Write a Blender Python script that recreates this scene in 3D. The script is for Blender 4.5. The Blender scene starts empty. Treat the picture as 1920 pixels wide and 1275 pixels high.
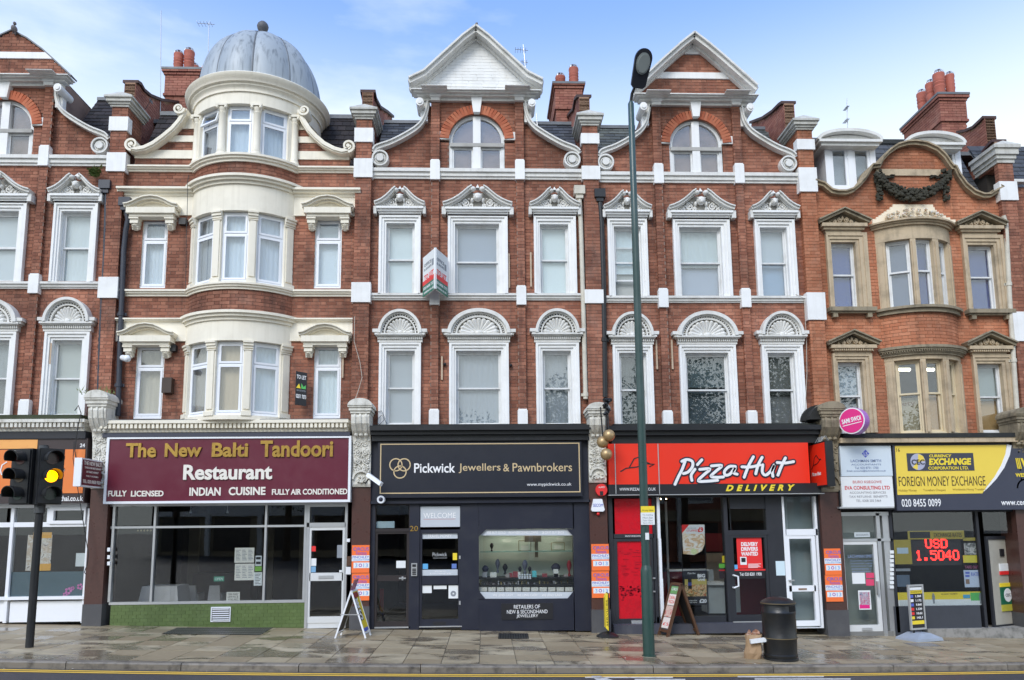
import bpy, bmesh, math, random
from mathutils import Matrix, Vector, Euler
random.seed(11)
rad = math.radians

# ------------------------------------------------------------------ camera, sky, sun, exposure
F = 1425.0; CX, CY = 960.0, 794.0                      # focal length and principal point, in photo pixels
CAM = Vector((0.0, -16.0, 2.11))
def _n(v):
    return Vector(v).normalized()
dY = _n(((910-CX)/F, -(990-CY)/F, 1.0))
dZ = _n(((860-CX)/F, -(-9600-CY)/F, 1.0))
dZ = (dZ - dY*dZ.dot(dY)).normalized()
dX = dY.cross(dZ)
if dX.x < 0: dX = -dX
RT = Vector((dX.x, dY.x, dZ.x)); UP = Vector((dX.y, dY.y, dZ.y)); FW = Vector((dX.z, dY.z, dZ.z))
cam_data = bpy.data.cameras.new('camera'); cam = bpy.data.objects.new('camera', cam_data)
bpy.context.scene.collection.objects.link(cam)
cam_data.sensor_width = 36.0; cam_data.lens = 36.0*F/1920.0
cam_data.shift_y = (CY-637.5)/1920.0
cam_data.clip_end = 3000.0
m = Matrix.Identity(4)
for i, col_ in enumerate((RT, UP, -FW)):
    for j in range(3): m[j][i] = col_[j]
m[0][3], m[1][3], m[2][3] = CAM
cam.matrix_world = m
bpy.context.scene.camera = cam

scene = bpy.context.scene
world = bpy.data.worlds.new('World'); scene.world = world; world.use_nodes = True
nt = world.node_tree; nt.nodes.clear()
def wn(t, **kw):
    n = nt.nodes.new(t)
    for k, v in kw.items(): setattr(n, k, v)
    return n
wo = wn('ShaderNodeOutputWorld'); bg = wn('ShaderNodeBackground')
sky = wn('ShaderNodeTexSky'); sky.sky_type = 'NISHITA'; sky.sun_disc = False
sky.sun_elevation = rad(42); sky.sun_rotation = rad(205); sky.air_density = 1.0; sky.dust_density = 0.6; sky.ozone_density = 1.6
bg.inputs['Strength'].default_value = 0.115
# thin cloud sheet: dense low down, breaking into wisps higher up
tc = wn('ShaderNodeTexCoord'); sep = wn('ShaderNodeSeparateXYZ')
nt.links.new(tc.outputs['Generated'], sep.inputs[0])
mp = wn('ShaderNodeMapping'); mp.inputs['Scale'].default_value = (2.2, 2.2, 7.5); mp.inputs['Rotation'].default_value = (0.0, 0.22, 0.3)
nt.links.new(tc.outputs['Generated'], mp.inputs[0])
nz = wn('ShaderNodeTexNoise'); nz.inputs['Scale'].default_value = 1.6; nz.inputs['Detail'].default_value = 7; nz.inputs['Roughness'].default_value = 0.55
nt.links.new(mp.outputs[0], nz.inputs['Vector'])
elev = wn('ShaderNodeMapRange'); elev.inputs['From Min'].default_value = 0.36; elev.inputs['From Max'].default_value = 0.61
elev.inputs['To Min'].default_value = 1.0; elev.inputs['To Max'].default_value = 0.12; elev.interpolation_type = 'SMOOTHSTEP'
nt.links.new(sep.outputs['Z'], elev.inputs['Value'])
wisp = wn('ShaderNodeMapRange'); wisp.inputs['From Min'].default_value = 0.52; wisp.inputs['From Max'].default_value = 0.85
wisp.inputs['To Min'].default_value = 0.0; wisp.inputs['To Max'].default_value = 0.55
nt.links.new(nz.outputs[0], wisp.inputs['Value'])
cadd = wn('ShaderNodeMath', operation='ADD', use_clamp=True)
nt.links.new(elev.outputs[0], cadd.inputs[0]); nt.links.new(wisp.outputs[0], cadd.inputs[1])
cmix = wn('ShaderNodeMix', data_type='RGBA'); cmix.inputs['B'].default_value = (6.3, 6.85, 7.0, 1)
nt.links.new(cadd.outputs[0], cmix.inputs['Factor'])
boost = wn('ShaderNodeMix', data_type='RGBA', blend_type='MULTIPLY'); boost.inputs['Factor'].default_value = 1.0
boost.inputs['B'].default_value = (1.14, 1.62, 2.2, 1)
nt.links.new(sky.outputs[0], boost.inputs['A']); nt.links.new(boost.outputs['Result'], cmix.inputs['A'])
nt.links.new(cmix.outputs['Result'], bg.inputs['Color']); nt.links.new(bg.outputs[0], wo.inputs[0])

sun_d = bpy.data.lights.new('sun', 'SUN'); sun = bpy.data.objects.new('sun', sun_d); scene.collection.objects.link(sun)
sun_d.energy = 1.5; sun_d.angle = rad(26); sun_d.color = (1.0, 0.94, 0.84)
_sd = Vector((-0.42*math.cos(rad(42)), -0.9*math.cos(rad(42)), math.sin(rad(42)))).normalized()
sun.rotation_euler = _sd.to_track_quat('Z', 'Y').to_euler()
sun.location = (0, -10, 30)
scene.view_settings.view_transform = 'Standard'; scene.view_settings.look = 'None'
scene.view_settings.gamma = 1.0; scene.view_settings.exposure = 0.58
scene.render.film_transparent = False
scene.cycles.max_bounces = 7; scene.cycles.transparent_max_bounces = 12

# ------------------------------------------------------------------ photo pixel -> place
XF = None                                    # (reference centre, new centre, x scale, z shift) for the repeated house design
def ray(px, py):
    return RT*((px-CX)/F) + UP*(-(py-CY)/F) + FW
def U0(px, py, Y=0.0):
    d = ray(px, py); t = (Y-CAM.y)/d.y
    p = CAM + d*t
    return p.x, p.z
def U(px, py, Y=0.0):
    x, z = U0(px, py, Y)
    if XF: x = XF[1] + (x-XF[0])*XF[2]; z = z + XF[3]
    return x, z
def VX(px, py, X):                           # on a plane of constant X: returns Y, Z
    d = ray(px, py); t = (X-CAM.x)/d.x
    p = CAM + d*t
    return p.y, p.z
_ga = U0(80, 1170); _gb = U0(1500, 1189)
GS = (_gb[1]-_ga[1])/(_gb[0]-_ga[0]); G0 = _ga[1]-GS*_ga[0]
def gz(x, y=0.0): return G0 + GS*x           # pavement height
def GP(px, py):                              # ground point under a pixel
    d = ray(px, py)
    t = (G0 + GS*CAM.x - CAM.z)/(d.z - GS*d.x)
    p = CAM + d*t
    return p

# ------------------------------------------------------------------ materials
MATS = {}
def mat(name, col, rough=0.6, metal=0.0, grime=0.25, dirt=None, bump=0.0, nscale=3.0, streak=0.0, emit=0.0, spec=0.5, vary=0.0, coat=0.0):
    """procedural paint / stone / metal with blotches, vertical streaks, optional per-piece variation"""
    if name in MATS: return MATS[name]
    M = bpy.data.materials.new(name); M.use_nodes = True; t = M.node_tree; N = t.nodes; L = t.links
    b = N['Principled BSDF']
    b.inputs['Roughness'].default_value = rough; b.inputs['Metallic'].default_value = metal
    b.inputs['Specular IOR Level'].default_value = spec
    if coat: b.inputs['Coat Weight'].default_value = coat
    geo = N.new('ShaderNodeNewGeometry')
    col4 = (*col, 1)
    d = dirt or tuple(c*0.45 for c in col)
    n1 = N.new('ShaderNodeTexNoise'); n1.inputs['Scale'].default_value = nscale; n1.inputs['Detail'].default_value = 6; n1.inputs['Roughness'].default_value = 0.62
    L.new(geo.outputs['Position'], n1.inputs['Vector'])
    r1 = N.new('ShaderNodeMapRange'); r1.inputs['From Min'].default_value = 0.47; r1.inputs['From Max'].default_value = 0.75
    r1.inputs['To Max'].default_value = grime
    L.new(n1.outputs[0], r1.inputs['Value'])
    fac = r1.outputs[0]
    if streak:
        mp = N.new('ShaderNodeMapping'); mp.inputs['Scale'].default_value = (11, 11, 0.45)
        L.new(geo.outputs['Position'], mp.inputs[0])
        n2 = N.new('ShaderNodeTexNoise'); n2.inputs['Scale'].default_value = 1.3; n2.inputs['Detail'].default_value = 5
        L.new(mp.outputs[0], n2.inputs['Vector'])
        r2 = N.new('ShaderNodeMapRange'); r2.inputs['From Min'].default_value = 0.5; r2.inputs['From Max'].default_value = 0.8; r2.inputs['To Max'].default_value = streak
        L.new(n2.outputs[0], r2.inputs['Value'])
        ad = N.new('ShaderNodeMath'); ad.operation = 'ADD'; ad.use_clamp = True
        L.new(fac, ad.inputs[0]); L.new(r2.outputs[0], ad.inputs[1]); fac = ad.outputs[0]
    mx = N.new('ShaderNodeMix'); mx.data_type = 'RGBA'
    mx.inputs['A'].default_value = col4; mx.inputs['B'].default_value = (*d, 1)
    L.new(fac, mx.inputs['Factor'])
    out = mx.outputs['Result']
    if vary:
        oi = N.new('ShaderNodeObjectInfo'); s = N.new('ShaderNodeMath'); s.operation = 'ADD'
        L.new(oi.outputs['Random'], s.inputs[0]); L.new(geo.outputs['Random Per Island'], s.inputs[1])
        fr = N.new('ShaderNodeMath'); fr.operation = 'FRACT'; L.new(s.outputs[0], fr.inputs[0])
        mr = N.new('ShaderNodeMapRange'); mr.inputs['To Min'].default_value = 1-vary; mr.inputs['To Max'].default_value = 1+vary
        L.new(fr.outputs[0], mr.inputs['Value'])
        hsv = N.new('ShaderNodeHueSaturation'); L.new(out, hsv.inputs['Color']); L.new(mr.outputs[0], hsv.inputs['Value'])
        out = hsv.outputs['Color']
    L.new(out, b.inputs['Base Color'])
    if bump:
        nb = N.new('ShaderNodeTexNoise'); nb.inputs['Scale'].default_value = 45; nb.inputs['Detail'].default_value = 5
        L.new(geo.outputs['Position'], nb.inputs['Vector'])
        bp = N.new('ShaderNodeBump'); bp.inputs['Strength'].default_value = bump; bp.inputs['Distance'].default_value = 0.01
        L.new(nb.outputs[0], bp.inputs['Height']); L.new(bp.outputs[0], b.inputs['Normal'])
    rr = N.new('ShaderNodeMapRange'); rr.inputs['To Min'].default_value = max(0.02, rough-0.12); rr.inputs['To Max'].default_value = min(1, rough+0.15)
    L.new(n1.outputs[0], rr.inputs['Value']); L.new(rr.outputs[0], b.inputs['Roughness'])
    if emit:
        b.inputs['Emission Color'].default_value = col4; b.inputs['Emission Strength'].default_value = emit
    MATS[name] = M
    return M

def brick_mat(name, ca, cb, cc, soot=0.35, sootcol=(0.05, 0.035, 0.03)):
    """fired clay: three kiln colours chosen per brick, sooty blotches and streaks across the wall"""
    M = bpy.data.materials.new(name); M.use_nodes = True; t = M.node_tree; N = t.nodes; L = t.links
    b = N['Principled BSDF']; b.inputs['Roughness'].default_value = 0.85; b.inputs['Specular IOR Level'].default_value = 0.25
    geo = N.new('ShaderNodeNewGeometry'); oi = N.new('ShaderNodeObjectInfo')
    s = N.new('ShaderNodeMath'); s.operation = 'ADD'; L.new(oi.outputs['Random'], s.inputs[0]); L.new(geo.outputs['Random Per Island'], s.inputs[1])
    fr = N.new('ShaderNodeMath'); fr.operation = 'FRACT'; L.new(s.outputs[0], fr.inputs[0])
    cr = N.new('ShaderNodeValToRGB'); e = cr.color_ramp.elements
    e[0].position = 0.0; e[0].color = (*ca, 1); e[1].position = 1.0; e[1].color = (*cc, 1)
    k = cr.color_ramp.elements.new(0.45); k.color = (*cb, 1)
    L.new(fr.outputs[0], cr.inputs[0])
    n1 = N.new('ShaderNodeTexNoise'); n1.inputs['Scale'].default_value = 1.1; n1.inputs['Detail'].default_value = 8; n1.inputs['Roughness'].default_value = 0.6
    L.new(geo.outputs['Position'], n1.inputs['Vector'])
    r1 = N.new('ShaderNodeMapRange'); r1.inputs['From Min'].default_value = 0.42; r1.inputs['From Max'].default_value = 0.72; r1.inputs['To Max'].default_value = soot
    L.new(n1.outputs[0], r1.inputs['Value'])
    mp = N.new('ShaderNodeMapping'); mp.inputs['Scale'].default_value = (6, 6, 0.7); L.new(geo.outputs['Position'], mp.inputs[0])
    n2 = N.new('ShaderNodeTexNoise'); n2.inputs['Scale'].default_value = 1.2; n2.inputs['Detail'].default_value = 6; L.new(mp.outputs[0], n2.inputs['Vector'])
    r2 = N.new('ShaderNodeMapRange'); r2.inputs['From Min'].default_value = 0.5; r2.inputs['From Max'].default_value = 0.8; r2.inputs['To Max'].default_value = soot*1.2
    L.new(n2.outputs[0], r2.inputs['Value'])
    ad = N.new('ShaderNodeMath'); ad.operation = 'ADD'; ad.use_clamp = True; L.new(r1.outputs[0], ad.inputs[0]); L.new(r2.outputs[0], ad.inputs[1])
    mx = N.new('ShaderNodeMix'); mx.data_type = 'RGBA'; mx.inputs['B'].default_value = (*sootcol, 1)
    L.new(ad.outputs[0], mx.inputs['Factor']); L.new(cr.outputs[0], mx.inputs['A'])
    # pale salts / lime bloom
    n3 = N.new('ShaderNodeTexNoise'); n3.inputs['Scale'].default_value = 2.3; n3.inputs['Detail'].default_value = 9; n3.inputs['Roughness'].default_value = 0.7
    L.new(geo.outputs['Position'], n3.inputs['Vector'])
    r3 = N.new('ShaderNodeMapRange'); r3.inputs['From Min'].default_value = 0.55; r3.inputs['From Max'].default_value = 0.8; r3.inputs['To Max'].default_value = 0.3
    L.new(n3.outputs[0], r3.inputs['Value'])
    mx2 = N.new('ShaderNodeMix'); mx2.data_type = 'RGBA'; mx2.inputs['B'].default_value = (0.42, 0.30, 0.24, 1)
    L.new(r3.outputs[0], mx2.inputs['Factor']); L.new(mx.outputs['Result'], mx2.inputs['A'])
    n4 = N.new('ShaderNodeTexNoise'); n4.inputs['Scale'].default_value = 0.42; n4.inputs['Detail'].default_value = 3; L.new(geo.outputs['Position'], n4.inputs['Vector'])
    r4 = N.new('ShaderNodeMapRange'); r4.inputs['From Min'].default_value = .3; r4.inputs['From Max'].default_value = .7; r4.inputs['To Min'].default_value = .62; r4.inputs['To Max'].default_value = 1.28; L.new(n4.outputs[0], r4.inputs['Value'])
    hs = N.new('ShaderNodeHueSaturation'); hs.inputs['Saturation'].default_value = .94; L.new(r4.outputs[0], hs.inputs['Value']); L.new(mx2.outputs['Result'], hs.inputs['Color']); L.new(hs.outputs[0], b.inputs['Base Color'])
    nb = N.new('ShaderNodeTexNoise'); nb.inputs['Scale'].default_value = 60; nb.inputs['Detail'].default_value = 6; L.new(geo.outputs['Position'], nb.inputs['Vector'])
    bp = N.new('ShaderNodeBump'); bp.inputs['Strength'].default_value = 0.5; bp.inputs['Distance'].default_value = 0.008
    L.new(nb.outputs[0], bp.inputs['Height']); L.new(bp.outputs[0], b.inputs['Normal'])
    MATS[name] = M
    return M

def glass_mat(name, f0=0.07, tint=(0.92, 0.95, 0.96), wav=0.06, rough=0.0):
    M = bpy.data.materials.new(name); M.use_nodes = True; t = M.node_tree; N = t.nodes; L = t.links
    N.remove(N['Principled BSDF']); out = N['Material Output']
    tr = N.new('ShaderNodeBsdfTransparent'); tr.inputs[0].default_value = (*tint, 1)
    gl = N.new('ShaderNodeBsdfGlossy'); gl.inputs['Roughness'].default_value = rough
    lw = N.new('ShaderNodeLayerWeight'); lw.inputs['Blend'].default_value = 0.5      # facing term, same from both sides of the pane
    pw = N.new('ShaderNodeMath'); pw.operation = 'POWER'; pw.inputs[1].default_value = 5.0; L.new(lw.outputs['Facing'], pw.inputs[0])
    fr = N.new('ShaderNodeMath'); fr.operation = 'MULTIPLY_ADD'; fr.inputs[1].default_value = 1-f0; fr.inputs[2].default_value = f0; L.new(pw.outputs[0], fr.inputs[0])
    geo = N.new('ShaderNodeNewGeometry')
    nb = N.new('ShaderNodeTexNoise'); nb.inputs['Scale'].default_value = 2.2; nb.inputs['Detail'].default_value = 1; L.new(geo.outputs['Position'], nb.inputs['Vector'])
    bp = N.new('ShaderNodeBump'); bp.inputs['Strength'].default_value = wav; bp.inputs['Distance'].default_value = 0.1
    L.new(nb.outputs[0], bp.inputs['Height']); L.new(bp.outputs[0], gl.inputs['Normal'])
    mx = N.new('ShaderNodeMixShader'); L.new(fr.outputs[0], mx.inputs[0]); L.new(tr.outputs[0], mx.inputs[1]); L.new(gl.outputs[0], mx.inputs[2])
    L.new(mx.outputs[0], out.inputs[0]); MATS[name] = M
    return M

def print_mat(name, cols, scale=6.0, detail=3, rough=0.5):
    """flat print: soft blotches of several inks (food photographs, small pictures)"""
    if name in MATS: return MATS[name]
    M = bpy.data.materials.new(name); M.use_nodes = True; t = M.node_tree; N = t.nodes; L = t.links
    b = N['Principled BSDF']; b.inputs['Roughness'].default_value = rough
    geo = N.new('ShaderNodeNewGeometry')
    n1 = N.new('ShaderNodeTexNoise'); n1.inputs['Scale'].default_value = scale; n1.inputs['Detail'].default_value = detail; n1.inputs['Distortion'].default_value = 1.2
    L.new(geo.outputs['Position'], n1.inputs['Vector'])
    cr = N.new('ShaderNodeValToRGB'); els = cr.color_ramp.elements
    els[0].position = 0.32; els[0].color = (*cols[0], 1); els[1].position = 0.68; els[1].color = (*cols[-1], 1)
    for i, c in enumerate(cols[1:-1]):
        k = els.new(0.32 + 0.36*(i+1)/(len(cols)-1)); k.color = (*c, 1)
    L.new(n1.outputs[0], cr.inputs[0]); L.new(cr.outputs[0], b.inputs['Base Color'])
    MATS[name] = M
    return M

WHITE = mat('white_masonry_paint', (0.84, 0.84, 0.82), 0.6, grime=0.2, dirt=(0.42, 0.40, 0.34), streak=0.16, bump=0.12)
WHITE2 = mat('weathered_white_paint', (0.74, 0.73, 0.69), 0.7, grime=0.36, dirt=(0.30, 0.29, 0.24), streak=0.22, bump=0.2)
CREAM = mat('cream_masonry_paint', (0.84, 0.785, 0.655), 0.6, grime=0.18, dirt=(0.42, 0.37, 0.26), streak=0.2, bump=0.12)
STONE = mat('buff_stone', (0.53, 0.42, 0.28), 0.8, grime=0.6, dirt=(0.16, 0.13, 0.09), streak=0.35, bump=0.4)
DSTONE = mat('sooty_stone', (0.30, 0.25, 0.17), 0.85, grime=0.8, dirt=(0.05, 0.045, 0.035), streak=0.4, bump=0.5)
SOOTCARVE = mat('sooty_carving', (0.045, 0.042, 0.028), 0.9, grime=0.7, dirt=(0.02, 0.02, 0.015), bump=0.6)
PVC = mat('white_plastic_frame', (0.83, 0.85, 0.88), 0.35, grime=0.08, dirt=(0.5, 0.5, 0.48))
SASH = mat('sash_paint', (0.74, 0.75, 0.74), 0.45, grime=0.4, dirt=(0.36, 0.33, 0.28), streak=0.25)
GREYW = mat('greyed_timber', (0.42, 0.41, 0.38), 0.7, grime=0.5, dirt=(0.2, 0.19, 0.16))
MORTAR = mat('red_wall_mortar', (0.29, 0.20, 0.16), 0.95, grime=0.6, dirt=(0.08, 0.06, 0.05), bump=0.3)
MORTAR2 = mat('orange_wall_mortar', (0.36, 0.22, 0.14), 0.95, grime=0.5, dirt=(0.12, 0.08, 0.05), bump=0.3)
BRICK = brick_mat('red_brown_brick', (0.245, 0.086, 0.048), (0.325, 0.120, 0.067), (0.41, 0.168, 0.098), 0.42)
BRICKD = brick_mat('purple_brown_brick', (0.17, 0.055, 0.035), (0.24, 0.075, 0.045), (0.31, 0.11, 0.07), 0.40)
BRICKO = brick_mat('orange_brick', (0.42, 0.137, 0.058), (0.475, 0.165, 0.073), (0.53, 0.205, 0.10), 0.34, (0.12, 0.06, 0.035))
ARCHB = brick_mat('rubbed_orange_brick', (0.38, 0.085, 0.03), (0.46, 0.115, 0.045), (0.52, 0.16, 0.07), 0.2)
CHIMB = brick_mat('chimney_brick', (0.30, 0.10, 0.07), (0.36, 0.13, 0.085), (0.42, 0.17, 0.115), 0.25)
SLATE = mat('grey_slate', (0.045, 0.048, 0.055), 0.65, grime=0.5, dirt=(0.09, 0.095, 0.09), bump=0.3, vary=0.45)
SLATEG = mat('mossy_slate', (0.075, 0.08, 0.07), 0.6, grime=0.7, dirt=(0.17, 0.18, 0.14), bump=0.4, vary=0.45)
TILE = mat('black_brown_pantile', (0.018, 0.013, 0.013), 0.8, grime=0.4, dirt=(0.05, 0.045, 0.04), bump=0.3, vary=0.5)
LEAD = mat('dome_lead', (0.36, 0.40, 0.43), 0.5, metal=0.1, grime=0.08, dirt=(0.15, 0.17, 0.185), streak=1.2, bump=0.25, nscale=2.2)
LEADD = mat('dull_lead', (0.16, 0.17, 0.18), 0.55, metal=0.2, grime=0.5, bump=0.2)
ASPH = mat('black_felt', (0.02, 0.022, 0.022), 0.85, grime=0.6, dirt=(0.06, 0.065, 0.05), bump=0.6)
TERRA = mat('terracotta_pot', (0.42, 0.12, 0.08), 0.75, grime=0.4, dirt=(0.2, 0.07, 0.05), bump=0.3)
BLACKM = mat('black_painted_metal', (0.012, 0.013, 0.015), 0.4, grime=0.3, dirt=(0.04, 0.04, 0.04))
NAVY = mat('navy_black_paint', (0.012, 0.0145, 0.028), 0.45, grime=0.4, dirt=(0.03, 0.032, 0.04))
CHAR = mat('charcoal_paint', (0.02, 0.022, 0.028), 0.5, grime=0.3, dirt=(0.04, 0.042, 0.05))
ALU = mat('silver_aluminium', (0.55, 0.56, 0.56), 0.35, metal=0.6, grime=0.2)
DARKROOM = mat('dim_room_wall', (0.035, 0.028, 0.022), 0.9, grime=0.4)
PALER = mat('pale_room_wall', (0.45, 0.45, 0.38), 0.9, grime=0.1)
GLASS = glass_mat('window_glass', f0=0.13, tint=(0.95, 0.97, 0.98), wav=0.009)
SHOPG = glass_mat('shop_glass', f0=0.06, tint=(0.88, 0.90, 0.90), wav=0.003)

# ------------------------------------------------------------------ objects
COL = scene.collection
WLOC = {}
def tag(o, label=None, cat=None, group=None, kind=None):
    if label: o['label'] = label
    if cat: o['category'] = cat
    if group: o['group'] = group
    if kind: o['kind'] = kind
    return o
def empty(name, loc, label=None, cat=None, group=None):
    o = bpy.data.objects.new(name, None); COL.objects.link(o); o.location = loc; o.empty_display_size = 0.2
    WLOC[o] = Vector(loc)
    return tag(o, label, cat, group)
def link(o, wloc, parent=None):
    COL.objects.link(o); WLOC[o] = Vector(wloc)
    if parent is not None:
        o.parent = parent; o.location = Vector(wloc) - WLOC[parent]
    else: o.location = wloc
    return o

class MB:
    def __init__(s): s.v = []; s.f = []; s.M = None
    def add(s, vs, fs):
        n = len(s.v)
        if s.M is not None: vs = [tuple(s.M @ Vector(v)) for v in vs]
        s.v += vs; s.f += [tuple(i+n for i in f) for f in fs]
    def box(s, x0, x1, y0, y1, z0, z1):
        if x0 > x1: x0, x1 = x1, x0
        if y0 > y1: y0, y1 = y1, y0
        if z0 > z1: z0, z1 = z1, z0
        s.add([(x0,y0,z0),(x1,y0,z0),(x1,y1,z0),(x0,y1,z0),(x0,y0,z1),(x1,y0,z1),(x1,y1,z1),(x0,y1,z1)],
              [(0,3,2,1),(4,5,6,7),(0,1,5,4),(1,2,6,5),(2,3,7,6),(3,0,4,7)])
        return s
    def pbox(s, ax, ay, bx, by, Yf, Yb):
        """box whose front face (at depth Yf) fills the photo rectangle"""
        my, mx = (ay+by)/2, (ax+bx)/2
        x0 = U(ax, my, Yf)[0]; x1 = U(bx, my, Yf)[0]; z1 = U(mx, ay, Yf)[1]; z0 = U(mx, by, Yf)[1]
        return s.box(x0, x1, Yf, Yb, z0, z1)
    def prism(s, pts, y0, y1):
        """polygon in X,Z pushed from y0 to y1"""
        a = sum(pts[i][0]*pts[(i+1)%len(pts)][1]-pts[(i+1)%len(pts)][0]*pts[i][1] for i in range(len(pts)))
        if a < 0: pts = pts[::-1]
        n = len(pts); y0, y1 = min(y0, y1), max(y0, y1)
        vs = [(x,y0,z) for x,z in pts]+[(x,y1,z) for x,z in pts]
        s.add(vs, [tuple(range(n)), tuple(range(2*n-1, n-1, -1))]+[(i, n+i, n+(i+1)%n, (i+1)%n) for i in range(n)])
        return s
    def xprism(s, pts, x0, x1):
        """polygon in Y,Z pushed along X"""
        a = sum(pts[i][0]*pts[(i+1)%len(pts)][1]-pts[(i+1)%len(pts)][0]*pts[i][1] for i in range(len(pts)))
        if a < 0: pts = pts[::-1]
        n = len(pts); x0, x1 = min(x0, x1), max(x0, x1)
        vs = [(x1,y,z) for y,z in pts]+[(x0,y,z) for y,z in pts]
        s.add(vs, [tuple(range(n)), tuple(range(2*n-1, n-1, -1))]+[(i, n+i, n+(i+1)%n, (i+1)%n) for i in range(n)])
        return s
    def ring(s, outer, inner, y0, y1):
        """rectangular frame: outer/inner = (x0,z0,x1,z1)"""
        a, b, c, d = outer; e, f, g, h = inner
        s.box(a, e, y0, y1, b, d); s.box(g, c, y0, y1, b, d); s.box(e, g, y0, y1, h, d)
        if f > b: s.box(e, g, y0, y1, b, f)
        return s
    def tube(s, path, r, n=8, cap=True):
        path = [Vector(p) for p in path]; rs = r if isinstance(r, (list, tuple)) else [r]*len(path)
        vs = []; fs = []; prev = None
        for i, p in enumerate(path):
            a = path[max(0, i-1)]; b = path[min(len(path)-1, i+1)]; t = (b-a).normalized()
            if prev is None: u = t.orthogonal().normalized()
            else:
                u = prev - t*prev.dot(t)
                u = u.normalized() if u.length > 1e-6 else t.orthogonal().normalized()
            prev = u; w = t.cross(u)
            for k in range(n):
                q = 2*math.pi*k/n
                vs.append(tuple(p + (u*math.cos(q)+w*math.sin(q))*rs[i]))
        for i in range(len(path)-1):
            for k in range(n):
                fs.append((i*n+k, i*n+(k+1)%n, (i+1)*n+(k+1)%n, (i+1)*n+k))
        if cap: fs.append(tuple(range(n-1, -1, -1))); fs.append(tuple((len(path)-1)*n+k for k in range(n)))
        s.add(vs, fs); return s
    def lathe(s, prof, cx, cy, n=24, a0=0.0, a1=2*math.pi):
        full = abs(a1-a0-2*math.pi) < 1e-6; m_ = n if full else n+1
        vs = [(cx+r*math.cos(a0+(a1-a0)*k/n), cy+r*math.sin(a0+(a1-a0)*k/n), z) for r, z in prof for k in range(m_)]
        fs = []
        for i in range(len(prof)-1):
            for k in range(n):
                k2 = (k+1) % m_
                fs.append((i*m_+k, i*m_+k2, (i+1)*m_+k2, (i+1)*m_+k))
        s.add(vs, fs); return s
    def ball(s, c, rx, ry=None, rz=None, n=10, mseg=6):
        ry = rx if ry is None else ry; rz = rx if rz is None else rz
        vs = [(c[0], c[1], c[2]-rz)]; 
        for i in range(1, mseg):
            a = -math.pi/2+math.pi*i/mseg
            for k in range(n):
                q = 2*math.pi*k/n; vs.append((c[0]+rx*math.cos(a)*math.cos(q), c[1]+ry*math.cos(a)*math.sin(q), c[2]+rz*math.sin(a)))
        vs.append((c[0], c[1], c[2]+rz)); fs = []
        for k in range(n): fs.append((0, 1+(k+1)%n, 1+k))
        for i in range(mseg-2):
            for k in range(n):
                a = 1+i*n; fs.append((a+k, a+(k+1)%n, a+n+(k+1)%n, a+n+k))
        l = len(vs)-1; a = 1+(mseg-2)*n
        for k in range(n): fs.append((a+k, a+(k+1)%n, l))
        s.add(vs, fs); return s
    def arc(s, cx, cy, r0, r1, a0, a1, z0, z1, n=24):
        """solid ring sector; angles measured from straight-ahead (towards the viewer) to the right"""
        vs = []; fs = []
        for k in range(n+1):
            a = a0+(a1-a0)*k/n; sx, sy = math.sin(a), -math.cos(a)
            vs += [(cx+r1*sx, cy+r1*sy, z0), (cx+r1*sx, cy+r1*sy, z1), (cx+r0*sx, cy+r0*sy, z1), (cx+r0*sx, cy+r0*sy, z0)]
        for k in range(n):
            a = 4*k; b = a+4
            for q in range(4): fs.append((a+q, b+q, b+(q+1)%4, a+(q+1)%4))
        fs.append((0,1,2,3)); e = 4*n; fs.append((e+3, e+2, e+1, e))
        s.add(vs, fs); return s
    def ribbon(s, pts, w, y0, y1):
        """band of width w (number or list) along a path in X,Z, from y0 to y1"""
        n = len(pts); ws = w if isinstance(w, (list, tuple)) else [w]*n
        L_, R_ = [], []
        for i, (x, z) in enumerate(pts):
            a = pts[max(0, i-1)]; b = pts[min(n-1, i+1)]; dx, dz = b[0]-a[0], b[1]-a[1]; l = math.hypot(dx, dz) or 1
            nx, nz_ = -dz/l, dx/l
            L_.append((x+nx*ws[i]/2, z+nz_*ws[i]/2)); R_.append((x-nx*ws[i]/2, z-nz_*ws[i]/2))
        vs = []
        for i in range(n): vs += [(L_[i][0], y0, L_[i][1]), (R_[i][0], y0, R_[i][1]), (R_[i][0], y1, R_[i][1]), (L_[i][0], y1, L_[i][1])]
        fs = []
        for i in range(n-1):
            a = 4*i; b = a+4
            for q in range(4): fs.append((a+q, a+(q+1)%4, b+(q+1)%4, b+q))
        fs.append((0,3,2,1)); e = 4*(n-1); fs.append((e, e+1, e+2, e+3))
        s.add(vs, fs); return s
    def build(s, name, material, parent=None, smooth=False, loc=None, kind=None, label=None, cat=None, group=None):
        if not s.v: return None
        if loc is None:
            xs = [v[0] for v in s.v]; ys = [v[1] for v in s.v]; zs = [v[2] for v in s.v]
            loc = Vector(((min(xs)+max(xs))/2, (min(ys)+max(ys))/2, min(zs)))
        loc = Vector(loc)
        me = bpy.data.meshes.new(name); me.from_pydata([(v[0]-loc.x, v[1]-loc.y, v[2]-loc.z) for v in s.v], [], s.f)
        me.materials.append(material)
        if smooth:
            me.polygons.foreach_set('use_smooth', [True]*len(me.polygons))
            try: me.set_sharp_from_angle(angle=rad(40))
            except Exception: pass
        o = bpy.data.objects.new(name, me); link(o, loc, parent)
        return tag(o, label, cat, group, kind)

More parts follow.
